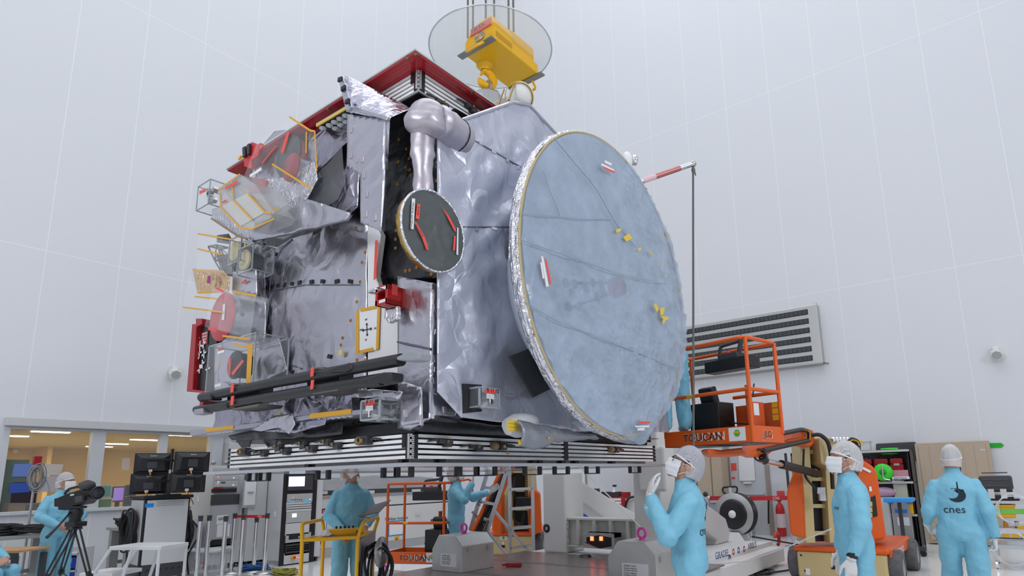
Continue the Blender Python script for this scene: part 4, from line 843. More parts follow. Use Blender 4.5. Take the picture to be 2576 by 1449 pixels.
def remesh(o, vox, it=3, disp=0):
    m = o.modifiers.new('remesh', 'REMESH'); m.mode = 'VOXEL'; m.voxel_size = vox; m.use_smooth_shade = True
    if it: s = o.modifiers.new('smooth', 'SMOOTH'); s.factor = .6; s.iterations = it
    if disp:
        d = o.modifiers.new('fold', 'DISPLACE'); d.texture = FOLD; d.strength = disp; d.mid_level = .5; d.texture_coords = 'LOCAL'
        e = o.modifiers.new('crease', 'DISPLACE'); e.texture = FOLD2; e.strength = disp*.12; e.mid_level = .5; e.texture_coords = 'LOCAL'
def person(label, px, D, ang, H=1.76, z0=0, pose=None, gloves=(1, 1), head=(0, 0), cap='cap', glasses=False, lean=0, mask=True, skin=None, suit=None, detail=True, capm=None, group=None):
    """pose: dict of joints in metres for a 1.76 m figure facing -Y (its right side is -X); hands: finger dir, palm dir, curl"""
    base = AT(px, 1200, D); base.z = z0; tc = (EYE-base); tc.z = 0; tc.normalize()
    fv = Matrix.Rotation(math.radians(ang), 3, 'Z')@tc; rz = math.atan2(fv.x, -fv.y)
    J = dict(hipL=(.095, 0, .93), hipR=(-.095, 0, .93), kneeL=(.11, -.02, .5), kneeR=(-.11, -.02, .5), ankL=(.12, .02, .09), ankR=(-.12, .02, .09), shL=(.165, .01, 1.395), shR=(-.165, .01, 1.395),
             elL=(.235, .03, 1.13), elR=(-.235, .03, 1.13), wrL=(.235, -.06, .88), wrR=(-.235, -.06, .88), fL=(0, -.1, -1), fR=(0, -.1, -1), nL=(-1, 0, 0), nR=(1, 0, 0), curl=.35, toe=(0, -1, 0))
    J.update(pose or {}); k = H/1.76
    for q in list(J):
        if q not in ('fL', 'fR', 'nL', 'nR', 'curl', 'toe', 'torso'): J[q] = V(J[q])*k
    R3 = Matrix.Identity(3); sk = skin or SKIN; sm = suit or SUIT
    pv = (J['hipL']+J['hipR'])/2; ch = (J['shL']+J['shR'])/2; ax = (ch-pv); up = ax.normalized(); xs = (J['shL']-J['shR']).normalized(); yb_ = up.cross(xs).normalized(); RT_ = Matrix((xs, yb_, up)).transposed()
    def tors(s):
        r = []
        for t, rx, ry, yy in ((-.2, .11, .1, 0), (-.12, .165, .125, 0), (.02, .18, .13, 0), (.22, .168, .125, -.005), (.42, .172, .125, -.012), (.66, .192, .128, -.01), (.86, .196, .12, 0), (.98, .188, .105, .0), (1.07, .145, .088, 0), (1.15, .095, .078, -.008), (1.22, .07, .07, -.014)):
            a = .5+.0*t; r.append((pv+ax*t+RT_@V((0, yy*k, 0)), rx*k*s, ry*k*s, RT_))
        return r
    # body, one continuous skin surface
    b = MB(); hc = ch+up*.07*k; nk = ch+up*.1*k+RT_@V((0, -.02*k, 0))
    HR_ = Matrix.Rotation(math.radians(head[0]), 3, 'Z')@Matrix.Rotation(math.radians(-head[1]), 3, 'X')
    piv = ch+V((0, -.015*k, .135*k)); hcen = piv+HR_@V((0, -.015*k, .082*k)); hk = k*1.07
    loft(b, tors(.8)[:-1]); b.tube([ch-up*.02, nk, piv, piv+HR_@V((0, 0, .05*k))], [.07*k, .06*k, .055*k, .055*k], 16)
    def hv(u, v):
        a = 2*pi*u; c = pi*(v-.5); x, y, z = math.cos(a)*math.cos(c), math.sin(a)*math.cos(c), math.sin(c)
        q = V((x*.075, y*.098, z*.118))
        if y < 0:                      # face side: narrower jaw, flatter face
            if z < 0: q.x *= 1+.32*z; q.y *= 1+.05*z
            q.y *= .96
        else:
            if z < -.3: q.y *= 1+.55*(z+.3)
        return hcen+HR_@(q*hk)
    b.grid(hv, 28, 18)
    def hp(x, y, z): return hcen+HR_@(V((x, y, z))*hk)
    b.tube([hp(0, -.09, .028), hp(0, -.108, -.005), hp(0, -.108, -.022), hp(0, -.1, -.032)], [.009*hk, .011*hk, .012*hk, .01*hk], 10)
    b.ball(hp(0, -.085, -.088), .022*hk, 10, 8); b.ball(hp(0, -.092, -.058), (.026*hk, .012*hk, .01*hk), 10, 6, R=HR_)
    for s in (-1, 1):
        b.ball(hp(s*.078, .012, -.005), (.01*hk, .022*hk, .033*hk), 10, 8, R=HR_); b.ball(hp(s*.032, -.082, .036), (.028*hk, .012*hk, .009*hk), 10, 6, R=HR_); b.ball(hp(s*.045, -.066, -.03), (.016*hk, .012*hk, .016*hk), 10, 6, R=HR_)
    for s, q in ((1, 'L'), (-1, 'R')):
        limb(b, [J['sh'+q]+V((0, 0, -.05)), J['el'+q], J['wr'+q]], [.042*k, .04*k, .028*k]); limb(b, [J['hip'+q], J['knee'+q], J['ank'+q]], [.085*k, .06*k, .04*k])
        if not gloves[0 if q == 'L' else 1]: hand(b, J['wr'+q], J['f'+q], J['n'+q], 1 if q == 'R' else -1, J['curl'], k)
    o = b.build('person', sk, None, local=True); o.location = base; o.rotation_euler = (0, 0, rz); tag(o, label, 'person', group); remesh(o, .0065, 2)
    def ch_(nm, mb, m, rm=None):
        c = mb.build(nm, m, o, local=True)
        if rm: remesh(c, *rm)
        return c
    # coverall
    s = MB(); loft(s, tors(1.06))
    for q in 'LR':
        limb(s, [J['sh'+q]+V((0, 0, -.035)), J['el'+q], J['wr'+q]-(J['wr'+q]-J['el'+q]).normalized()*.035], [.074*k, .068*k, .05*k]); limb(s, [J['hip'+q], J['knee'+q], J['ank'+q]], [.115*k, .092*k, .082*k])
        mid = (J['hip'+q]+J['knee'+q])/2; s.ball(mid, .105*k, 12, 8)
        s.ball(J['el'+q], .076*k, 12, 8)
    ch_('coverall', s, sm, (.011, 4, .034))
    cl = MB(); cp = ch+up*.085*k; cl.lathe([(.072*k, -.01), (.066*k, .045*k), (.06*k, .045*k), (.066*k, -.01)], cp+RT_@V((0, -.012, 0)), (up+RT_@V((0, -.35, 0))).normalized(), 24); ch_('collar', cl, sm)
    for q in 'LR':
        d = (J['wr'+q]-J['el'+q]).normalized(); c = MB().lathe([(.036*k, -.05), (.037*k, -.02), (.033*k, .012), (.028*k, .012)], J['wr'+q], d, 16); ch_('cuff', c, MASKM)
        g = MB()
        if gloves[0 if q == 'L' else 1]:
            hand(g, J['wr'+q], J['f'+q], J['n'+q], 1 if q == 'R' else -1, J['curl'], k*1.13); g.tube([J['wr'+q]-d*.07, J['wr'+q]-d*.03, J['wr'+q]+d*.0], [.035*k, .034*k, .03*k], 14); ch_('glove', g, GLOVE, (.005, 2))
        t = MB(); td = V(J['toe']); t.ball(J['ank'+q]+V((0, 0, -.045*k))+td*.06, (.052*k, .13*k, .05*k), 16, 10); t.ball(J['ank'+q], .06*k, 12, 8); ch_('shoe', t, MASKM, (.01, 3))
    if cap:
        big = 1.0 if cap == 'cap' else 1.16
        def cv(u, v):
            a = 2*pi*u; c = pi*(.5-v*.62)-.05; x, y, z = math.cos(a)*math.cos(c), math.sin(a)*math.cos(c), math.sin(c)
            e = 1.02+.06*noise.noise(V((a*3, v*4, 1)))+.01*math.sin(a*30)*(v**2); q = V((x*.084*e, y*(.109 if y > 0 else .106)*e*(big if y > 0 else 1), z*.128*(1+(big-1)*.4 if z > 0 else 1)))
            q.z += .02-.018*(v > .9); q.y += .004
            if y < 0 and z < .35: q.z = max(q.z, .055-.02*abs(x))
            if y > 0: q.z -= .018*v
            return hcen+HR_@(q*hk)
        ch_('hair_net', MB().grid(cv, 60, 16), capm or NETW)
        band = MB().tube([hcen+HR_@(V((.083*math.cos(a), .104*math.sin(a)+.004, .052-.05*(math.sin(a)+1)*.5*1.25))*hk) for a in [2*pi*i/40 for i in range(40)]], .006*hk, 6, closed=True); ch_('net_band', band, MASKM)
    ch_('hair', MB().grid(lambda u, v: hcen+HR_@(V((.0775*math.cos(2*pi*u)*math.cos(pi*(.5-v*.55)), .012+.1*math.sin(2*pi*u)*math.cos(pi*(.5-v*.55)), .01+.117*math.sin(pi*(.5-v*.55))))*hk), 24, 8), HAIRM) if cap != 'bald' and detail else None
    for sg in (-1, 1):
        ch_('eye', MB().ball(hp(sg*.031, -.0875, .017), (.011*hk, .006*hk, .005*hk), 8, 6, R=HR_), DGREY)
    if mask:
        def mk(u, v):
            a = -pi/2+(u-.5)*2.3; zz = -.098+.118*v; rr = 1.08+.36*math.exp(-((u-.5)/.17)**2)*(1-.8*abs(v-.5)); w_ = math.sqrt(max(.1, 1-(zz/.2)**2))
            return hcen+HR_@(V((.076*math.cos(a)*rr*w_*(1 if zz > -.05 else .92), .098*math.sin(a)*rr*w_-.004+.002*math.sin(v*20), zz))*hk)
        ch_('face_mask', MB().grid(mk, 24, 14), MASKM)
        for sg in (-1, 1): ch_('mask_strap', MB().tube([hp(sg*.072, -.04, -.0), hp(sg*.083, .02, .02)], .002, 5).tube([hp(sg*.066, -.04, -.075), hp(sg*.08, .02, -.03)], .002, 5), MASKM)
    if glasses:
        gm = MB()
        for sg in (-1, 1): gm.tube([hp(sg*.034+.026*math.cos(a), -.106, .018+.018*math.sin(a)) for a in [2*pi*i/16 for i in range(16)]], .003, 5, closed=True).tube([hp(sg*.06, -.104, .024), hp(sg*.084, -.02, .02), hp(sg*.086, .02, .012)], .003, 5)
        gm.tube([hp(-.01, -.108, .02), hp(.01, -.108, .02)], .003, 5); ch_('glasses', gm, DGREY)
    return o, J, k
def on_suit(o, mb_or_obj):
    suit = [c for c in o.children if c.name.startswith('coverall')][0]
    s = mb_or_obj.modifiers.new('wrap', 'SHRINKWRAP'); s.target = suit; s.wrap_method = 'PROJECT'; s.use_project_y = True; s.use_negative_direction = True; s.use_positive_direction = True; s.offset = .004; s.project_limit = .2
def ltext(name, s, org, right, up, h, m, parent):
    t = text(name, s, org, right, up, h, m, None, .0); t.parent = parent; return t
LOGO = mat('logo_navy', (.012, .025, .04), .6)
def densify(o, cuts):
    bm = bmesh.new(); bm.from_mesh(o.data)
    for i in range(cuts): bmesh.ops.subdivide_edges(bm, edges=[e for e in bm.edges if e.calc_length() > .012], cuts=1)
    bmesh.ops.triangulate(bm, faces=bm.faces[:]); bm.to_mesh(o.data); bm.free()
def back_logo(o, z, s=1.0, x0=0):
    # dark swoosh emblem above small lettering on the back (local +Y)
    e = MB(); n = 26; A = []; B = []
    for i in range(n+1):
        t = i/n; a = .35*pi+t*1.45*pi; r = .075*s; A.append(V((x0-r*math.cos(a)*-1*1, .17, z+r*.9*math.sin(a)))); r2 = r*(.98-.62*math.sin(pi*t)**.8); B.append(V((x0+.012*s+r2*math.cos(a), .17, z+.012*s+r2*.9*math.sin(a))))
    vs = A+B; e.add(vs, [(i, i+1, n+2+i, n+1+i) for i in range(n)])
    e.prism([V((x0-.004*s, .17, z+.02*s)), V((x0-.012*s, .17, z+.13*s)), V((x0-.02*s, .17, z+.13*s)), V((x0-.022*s, .17, z+.03*s))], (0, .0005, 0))
    e.prism([V((x0+.02*s, .17, z+.05*s)), V((x0-.06*s, .17, z+.055*s)), V((x0-.07*s, .17, z+.02*s)), V((x0-.03*s, .17, z+.012*s)), V((x0-.0*s, .17, z+.03*s))], (0, .0005, 0))
    em = e.build('emblem', LOGO, o, local=True); densify(em, 2); on_suit(o, em)
    t = ltext('lettering', 'cnes', V((x0+.13*s, .17, z-.17*s)), (-1, 0, 0), (0, 0, 1), .075*s, LOGO, o); densify(t, 2); on_suit(o, t)
# 1 camera operator, left
P1 = person('person in blue coverall and white mask standing with clasped hands behind the video camera', 163, 9.3, 25, 1.77, pose=dict(elL=(.27, -.03, 1.14), elR=(-.27, -.03, 1.14), wrL=(.1, -.22, .98), wrR=(-.09, -.22, 1.0), fL=(-1, -.2, -.25), fR=(1, -.25, -.2), nL=(0, 1, 0), nR=(0, 1, 0), curl=.3), gloves=(0, 0), head=(32, 0), group=None)
# 2 pendant operator at the yellow cart, head thrown back
P2 = person('person in blue coverall looking up while working a yellow pendant on the cart', 886, 7.8, 12, 1.78, pose=dict(elL=(.26, -.02, 1.13), elR=(-.26, -.0, 1.13), wrL=(.13, -.24, .99), wrR=(-.13, -.24, .96), fL=(-.35, -.6, -.6), fR=(.25, -.5, -.8), nL=(0, .4, -1), nR=(0, .4, -1), curl=.5), gloves=(0, 0), head=(28, 48))
# 3 raised hand under the clear tray
P3 = person('person in blue coverall under the craft with one gloved hand raised by the stepladder', 1148, 9.9, 82, 1.75, pose=dict(elR=(-.26, -.16, 1.24), wrR=(-.2, -.28, 1.49), fR=(0, -.1, 1), nR=(.2, -1, 0), elL=(.24, -.25, 1.26), wrL=(.16, -.52, 1.33), fL=(0, -.8, .6), nL=(-1, 0, 0), curl=.25), head=(0, 30))
# 4 worker in the basket, mostly hidden by the antenna cover
P4 = person('person in blue coverall standing in the orange lift basket behind the antenna cover', 1706, 7.05, 200, 1.72, z0=2.02, pose=dict(shL=(.17, -.34, 1.28), shR=(-.17, -.34, 1.28), elL=(.24, -.5, 1.08), elR=(-.24, -.5, 1.08), wrL=(.2, -.68, 1.2), wrR=(-.2, -.68, 1.2), fL=(0, -1, .3), fR=(0, -1, .3), curl=.3), head=(0, 0))
# 5 spectacled man by the trolley post
P5 = person('person with dark spectacles and grey hair net raising a gloved hand to the chin', 1722, 4.72, -86, 1.75, pose=dict(elL=(.27, -.16, 1.12), wrL=(.12, -.26, 1.4), fL=(-.3, .1, 1), nL=(-.4, .9, 0), elR=(-.25, -.16, 1.14), wrR=(-.1, -.28, 1.32), fR=(.3, .0, 1), nR=(0, .9, 0), curl=.35), head=(4, 24), glasses=True, cap='big', capm=netmat('grey_hair_net', (.5, .5, .55), .72))
back_logo(P5[0], 1.26, .9, .03)
ct = ltext('lettering', 'cnes', V((-.06, -.17, 1.22)), (1, 0, 0), (0, 0, 1), .035, LOGO, P5[0]); densify(ct, 2); on_suit(P5[0], ct)
# 6 man beside the lift
P6 = person('person in blue coverall with white net cap and black watch standing beside the orange lift', 2132, 5.1, -76, 1.77, pose=dict(elL=(.25, .0, 1.13), wrL=(.25, -.1, .88), fL=(0, -.12, -1), nL=(-1, 0, 0), elR=(-.25, 0, 1.13), curl=.3), head=(8, 8), cap='big')
ww = MB().lathe([(.04, -.05), (.042, -.045), (.042, -.015), (.04, -.01)], P6[1]['wrL'], (P6[1]['wrL']-P6[1]['elL']).normalized(), 18).box(P6[1]['wrL']+V((.04, 0, .03)), (.012, .035, .035)); ww.build('wristwatch', BLACK, P6[0], local=True)
ct = ltext('lettering', 'cnes', V((.02, -.17, 1.24)), (1, 0, 0), (0, 0, 1), .035, LOGO, P6[0]); densify(ct, 2); on_suit(P6[0], ct)
# 7 man walking away
P7 = person('person in blue coverall walking away with a large emblem on the back', 2398, 6.3, 183, 1.77, pose=dict(elL=(.25, .03, 1.12), wrL=(.28, -.1, .98), elR=(-.24, .06, 1.12), wrR=(-.26, .02, .87), kneeL=(.12, -.13, .5), ankL=(.13, -.02, .12), kneeR=(-.1, -.02, .5), ankR=(-.1, .14, .12), fL=(-.2, -.6, -.6), nL=(-1, 0, 0), nR=(1, 0, 0), fR=(0, -.2, -1), curl=.7), head=(-14, -8), cap='big')
back_logo(P7[0], 1.28, 1.0, 0)
MB().lathe([(.04, -.03), (.042, -.025), (.042, -.005), (.04, 0)], P7[1]['wrR'], (0, -.1, -1), 18).build('wristwatch', BLACK, P7[0], local=True)
# 8 seated person at the very left edge
P8 = person('person seated at the wooden desk with hands folded at the left edge of the photo', -42, 8.0, 50, 1.74, pose=dict(hipL=(.1, 0, .52), hipR=(-.1, 0, .52), kneeL=(.13, -.42, .53), kneeR=(-.13, -.42, .53), ankL=(.13, -.4, .09), ankR=(-.13, -.4, .09), shL=(.175, -.02, 1.0), shR=(-.175, -.02, 1.0), elL=(.24, -.12, .76), elR=(-.24, -.12, .76), wrL=(.06, -.38, .7), wrR=(-.06, -.38, .68), fL=(-.8, -.5, -.2), fR=(.8, -.5, -.2), nL=(0, .3, -1), nR=(0, .3, -1)), gloves=(0, 0))
eg = MB(); eo = P7[0].matrix_basis@(P7[1]['wrL']+V((-.03, -.08, -.09))); eu = GR; ez = (V((0, 0, -.6))+GR*.6+G*.1).normalized()
for k in (0, 1): eg.tube([eo+ez*(.1+k*.055)+(ez*math.cos(t)+GR.cross(G)*0+(GR*.6+V((0, 0, .6)))*math.sin(t))*.022 for t in [2*pi*i/14 for i in range(14)]], .003, 5, closed=True)
eg.tube([eo, eo+ez*.09], .003, 5)
tag(eg.build('eyeglasses', mat('brown_frame', (.12, .05, .02), .4)), 'brown eyeglasses held in the left hand of the person walking away', 'glasses')
# ------------------------------------------------------------------ orange mast lifts
OR2 = mat('orange_panel', (.62, .09, .015), .4)
def gp(lat, d, z=0): return V((0, 0, 0))+GR*lat+G*d+V((0, 0, z))
def gv(a, b): return (GR*a+G*b).normalized()
def basket(P, o, e1, e2, L, W, full=True, hh=1.12, words=True, bx_=.62):
    B = lambda a, b, z: o+e1*a+e2*b+V((0, 0, z)); Rb = Matrix((e1, e2, V((0, 0, 1)))).transposed()
    MB().box(B(L/2, W/2, .01), (L, W, .03), Rb).build('basket_floor', DGREY, P)
    for c, sz in (((L/2, 0, .085), (L, .012, .17)), ((L/2, W, .085), (L, .012, .17)), ((0, W/2, .085), (.012, W, .17)), ((L, W/2, .085), (.012, W, .17))): MB().box(B(*c), sz, Rb).build('kick_plate', ORANGE, P, bevel=.003)
    r = .021
    def rail(pts, cl=False): MB().tube(rpath([B(*p) for p in pts], .09, 5, cl), r, 10, closed=cl).build('guard_rail', ORANGE, P)
    rail([(0, 0, hh), (L, 0, hh), (L, W, hh), (0, W, hh)], True)
    rail([(-.004, W*.97, .1), (0, W*.97, hh)]); rail([(0, .012, 0), (0, .02, hh)]); rail([(L, .02, .1), (L, .02, hh)]); rail([(L, W*.97, .1), (L, W*.97, hh)])
    rail([(0, .02, hh*.5), (L, .02, hh*.5)]); rail([(0, .02, hh*.5), (0, W*.97, hh*.5)]); rail([(L*.5, W*.97, hh*.5), (0, W*.97, hh*.5)])
    MB().tube([B(L*.62, .02, hh*.5), B(L*.7, .02, hh*.5)], .0225, 10, cap=False).build('yellow_mark', YEL, P)
    rail([(L*.35, W, .17), (L*.35, W, hh*.62)])
    MB().box(B(.28, W, .3), (.56, .012, .3), Rb).build('rear_panel', OR2, P); MB().box(B(.12, .5*W, .3), (.015, W*.5, .28), Rb).build('side_panel', OR2, P)
    bx = B(L*.42, W-.14, hh*.83); MB().box(bx, (.62, .2, .14), Rb).build('tool_tray', BLACK, P, bevel=.015)
    q = MB().box(bx+V((0, 0, .1)), (.26, .16, .07), Rb); q.tube(rpath([bx+e1*.15+V((0, 0, .12)), bx+e1*.14+V((0, 0, .24)), bx-e1*.12+V((0, 0, .26)), bx-e1*.15+V((0, 0, .3))], .05), .022, 8).tube([bx-e1*.1+V((0, 0, .1)), bx-e1*.17+V((0, 0, .32))], .03, 8); q.build('control_console', DGREY, P, bevel=.01)
    MB().lathe([(.028, 0), (.028, .015), (0, .02)], bx+V((0, 0, .135))-e2*.05, -e2+V((0, 0, .6)), 14).build('stop_button', _M['bright_red_paint'], P)
    MB().box(B(L*bx_, W*.55, .27), (.4, .3, .42), Rb).build('battery_box', BLACK, P, bevel=.01); mm = MB().box(B(L*bx_, W*.5, .56), (.2, .1, .22), Rb@Matrix.Rotation(.3, 3, 'X')); mm.build('monitor_unit', BLACK, P, bevel=.02)
    MB().tube(rpath([B(.3, W, hh*.62), B(.26, W-.1, hh*.5), B(.34, W-.1, hh*.42), B(.3, W-.05, hh*.2), B(.5, W-.2, .25)], .1), .009, 6).build('hose', BLACK, P)
    nrm = -e2
    if words:
        t = text('lettering', 'TOUCAN', B(L*.76, -.009, .045), -e1, (0, 0, 1), .085, INK, P, .001, sx=1.02); text('lettering', 'TOUCAN', B(L*.76+.003, -.0072, .041), -e1, (0, 0, 1), .093, PAPER, P, .0006, sx=1.0)
        MB().box(B(.17, -.008, .09), (.2, .002, .14), Rb).build('white_sticker', PAPER, P); MB().lathe([(0, .001), (.04, .001)], B(.17, -.009, .1), nrm, 6).build('green_emblem', mat('green_print', (.1, .45, .05), .5), P); MB().box(B(.17, -.0105, .11), (.05, .001, .02), Rb).build('yellow_emblem', YEL, P)
        text('lettering', 'JLG', B(-.008, W*.35, .05), e2, (0, 0, 1), .075, INK, P, .001); text('lettering', 'JLG', B(-.0065, W*.35-.004, .046), e2, (0, 0, 1), .083, PAPER, P, .0005)
        for k in range(3): MB().box(B(.05+.0, W-.008, .42-.07*k), (.1, .002, .06), Rb).build('yellow_warning_sticker', YEL, P)
        MB().box(B(.112, W*.5, .36), (.002, .1, .13), Rb).build('white_sticker', PAPER, P)
    return B
def chassis(P, c0, u, v, w_, l_, words):
    Q = lambda a, b, z: c0+u*a+v*b+V((0, 0, z)); R = Matrix((u, v, V((0, 0, 1)))).transposed()
    MB().box(Q(w_/2, l_/2, .24), (w_-.04, l_, .36), R).build('chassis', CREAM, P, bevel=.03); MB().box(Q(w_/2, l_/2, .455), (w_+.03, l_+.04, .07), R).build('deck_cover', ORANGE, P, bevel=.025)
    for a in (-.05, w_+.05):
        for b in (.28, l_-.22):
            wh = thing('wheel', None, None); wh.location = Q(a, b, .23)-wpos(P); wh.parent = P; s = -1 if a < 0 else 1
            t = MB().lathe([(.13, -.09), (.2, -.09), (.225, -.075), (.23, -.03), (.23, .03), (.225, .075), (.2, .09), (.13, .09)], Q(a, b, .23), u*s, 32)
            for k in range(20):
                an = 2*pi*k/20; c = Q(a, b, .23)+v*(.229*math.cos(an))+V((0, 0, .229*math.sin(an))); d = v*math.cos(an)+V((0, 0, math.sin(an))); RR = Matrix((u, d.cross(u), d)).transposed()@Matrix.Rotation(.6 if k % 2 else -.6, 3, 'Z'); t.box(c, (.15, .02, .006), RR)
            t.build('tyre', mat('grey_tyre', (.11, .11, .12), .65), wh); MB().lathe([(0, .07), (.05, .07), (.06, .05), (.12, .05), (.135, .085)], Q(a, b, .23), u*s, 24).build('rim', mat('wheel_rim_grey', (.4, .41, .42), .4), wh)
    MB().box(Q(w_*.55, -.004, .22), (.13, .01, .05), R).build('tie_slot', BLACK, P, bevel=.01); MB().box(Q(w_*.52, -.003, .38), (.15, .004, .07), R).build('white_sticker', PAPER, P)
    MB().lathe([(0, .001), (.03, .001)], Q(w_*.52, -.006, .385), -v, 6).build('green_emblem', _M['green_print'], P)
    MB().box(Q(w_*.53, -.003, .285), (.045, .004, .05), R).build('white_sticker', PAPER, P); MB().box(Q(w_*.87, -.003, .14), (.06, .004, .09), R).build('white_sticker', PAPER, P)
    for a, z in ((.93, .36), (.9, .15)): MB().lathe([(0, .002), (.015, .002)], Q(w_*a, -.002, z), -v, 12).build('bolt_hole', BLACK, P)
    if words:
        MB().box(Q(-.012, l_*.5, .41), (.05, l_*.9, .16), R).build('side_cover', ORANGE, P, bevel=.02)
        text('lettering', 'TOUCAN 12E Plus', Q(.0185-.001, .1, .13), v, (0, 0, 1), .13, mat('blue_grey_print', (.2, .24, .36), .5), P, .002, sx=.95)
        text('lettering', 'TOUCAN 12E', Q(-.039, .5, .36), v, (0, 0, 1), .08, PAPER, P, .001); MB().box(Q(.017, l_*.86, .27), (.004, .1, .12), R).build('white_sticker', PAPER, P)
    return Q
def hood(P, poly, d, dep, dr, nm='motor_hood'): MB().prism([AT(a, b, d) for a, b in poly], dr*dep).build(nm, ORANGE, P, bevel=.04)
def dpoly(P, nm, poly, px0, d0, px1, d1, dep, m, bev=.01):
    f = lambda a, b: AT(a, b, d0+(d1-d0)*(a-px0)/(px1-px0)); return MB().prism([f(a, b) for a, b in poly], G*dep).build(nm, m, P, bevel=bev)
def chain(P, pts, r=.03):
    MB().tube(rpath(pts, .12, 6), r, 8).build('cable_chain', BLACK, P)
    c = MB(); ps = rpath(pts, .12, 6)
    for i in range(len(ps)-1):
        n = max(1, int((ps[i+1]-ps[i]).length/.035))
        for k in range(n): c.box(ps[i].lerp(ps[i+1], k/n)-G*r, (.014, .014, .014))
    c.build('chain_dots', YEL, P)
# near lift, right
c0 = gp(4.41, 8.55)
L1 = thing('mast_lift', 'orange mast lift on the right with its basket raised beside the antenna', 'lift', c0)
o1 = gp(2.02, 6.3); o1.z = AT(1883, 1112, 6.3).z; e1, e2 = gv(-.643, .766), gv(.766, .643)
basket(L1, o1, e1, e2, 1.14, .6, hh=1.1)
chassis(L1, c0, gv(-.806, .59), gv(.59, .806), 1.2, 2.05, True)
dpoly(L1, 'boom_arm', [(1900, 1100), (2030, 1078), (2046, 1082), (2052, 1112), (2040, 1124), (1975, 1112), (1925, 1150), (1895, 1150), (1870, 1140)], 1870, 7.0, 2050, 8.9, .3, ORANGE, .02)
dpoly(L1, 'boom_plate', [(1940, 1096), (2010, 1084), (2018, 1090), (2010, 1102), (1946, 1112)], 1870, 6.96, 2050, 8.86, .05, OR2)
chain(L1, [AT(1948, 1094, 7.72), AT(2018, 1080, 8.5), AT(2036, 1086, 8.6), AT(2036, 1108, 8.6), AT(1990, 1118, 8.1), AT(1920, 1134, 7.4)])
dpoly(L1, 'basket_bracket', [(1780, 1128), (1815, 1132), (1868, 1126), (1880, 1145), (1850, 1148), (1795, 1148), (1780, 1140)], 1780, 6.6, 1880, 7.0, .3, ORANGE, .02)
MB().tube([AT(1918, 1150, 7.4), AT(1925, 1160, 7.45)], .05, 12).tube(arc(AT(1912, 1145, 7.35), .07, 0, 2*pi, 16, GR, V((0, 0, 1))), .012, 6).build('hose_loop', BLACK, L1)
MB().tube([AT(1916, 1158, 7.4), AT(1980, 1172, 8.1)], .035, 12).build('cylinder_rod', CHROME, L1); MB().tube([AT(1965, 1168, 7.95), AT(2056, 1192, 8.9)], .055, 14).build('lift_cylinder', BLACK, L1); MB().lathe([(0, .01), (.05, .0)], AT(2052, 1188, 8.85), -G, 12).build('red_cap', RED, L1)
ma = gp(0, 0)
def mast(P, d, x0, x1, top, bot, n=2):
    for a, b in ((x0, x0+.28*(x1-x0)), (x1-.3*(x1-x0), x1)):
        dpoly(P, 'mast_rail', [(a, top), (b, top), (b+ (bot-top)*.06, bot), (a+(bot-top)*.06, bot)], a, d, b, d, .35, CREAM)
    dpoly(P, 'mast_core', [(x0+4, top+8), (x1-4, top+8), (x1+8, bot-4), (x0+12, bot-4)], x0, d+.2, x1, d+.2, .1, BLACK)
    for k in range(4): dpoly(P, 'cross_bar', [(x0+3, top+30+k*(bot-top-60)/3), (x1+6, top+30+k*(bot-top-60)/3), (x1+6, top+40+k*(bot-top-60)/3), (x0+3, top+40+k*(bot-top-60)/3)], x0, d+.1, x1, d+.1, .05, CREAM, .004)
mast(L1, 9.0, 2012, 2098, 1102, 1366)
dpoly(L1, 'mast_head', [(2060, 1104), (2062, 1100), (2135, 1104), (2140, 1122), (2090, 1180), (2066, 1165)], 2060, 8.85, 2140, 8.85, .4, CREAM)
dpoly(L1, 'mast_beak', [(2130, 1105), (2160, 1104), (2182, 1112), (2168, 1113), (2178, 1118), (2150, 1122), (2130, 1120)], 2130, 8.95, 2180, 8.95, .1, CREAM)
for i in range(5): MB().lathe([(0, .02), (.035, .015), (.04, -.02)], AT(2098+i*9, 1106, 8.8), -G, 12).build('chrome_fitting', CHROME, L1)
chain(L1, [AT(2128, 1120, 8.8), AT(2140, 1105, 8.8), AT(2158, 1112, 8.8), AT(2158, 1165, 8.8), AT(2150, 1200, 8.8)], .04)
MB().tube(rpath([AT(2040, 1095, 8.8), AT(2062, 1092, 8.75), AT(2082, 1108, 8.75), AT(2090, 1140, 8.75), AT(2095, 1230, 8.8)], .2), .028, 8).tube(rpath([AT(2022, 1130, 8.85), AT(2020, 1195, 8.8), AT(2056, 1235, 8.75)], .2), .016, 8).build('hydraulic_hose', BLACK, L1)
MB().box(AT(2068, 1247, 8.75), (.09, .06, .14), rotz(.64)).build('valve_block', STEEL, L1, bevel=.01)
for i in range(5): MB().cyl(AT(2058+i*4, 1242, 8.72), AT(2058+i*4, 1226, 8.72), .012).build('hose_fitting', CHROME, L1)
hood(L1, [(2012, 1168), (1996, 1180), (1980, 1228), (1977, 1240), (1986, 1340), (1990, 1348), (2024, 1354), (2020, 1240)], 8.95, .9, gv(.59, .806)); hood(L1, [(2155, 1158), (2175, 1160), (2196, 1174), (2206, 1188), (2230, 1348), (2225, 1358), (2180, 1366), (2110, 1366), (2110, 1260)], 8.95, .6, gv(.4, .9))
dpoly(L1, 'white_sticker', [(2172, 1174), (2192, 1185), (2189, 1190), (2169, 1180)], 2170, 8.93, 2190, 8.93, .004, PAPER, 0); dpoly(L1, 'white_sticker', [(2186, 1224), (2192, 1224), (2194, 1236), (2187, 1236)], 2170, 8.93, 2190, 8.93, .004, PAPER, 0); dpoly(L1, 'control_recess', [(2190, 1252), (2202, 1246), (2208, 1298), (2194, 1302)], 2190, 8.93, 2210, 8.93, .004, BLACK, 0)
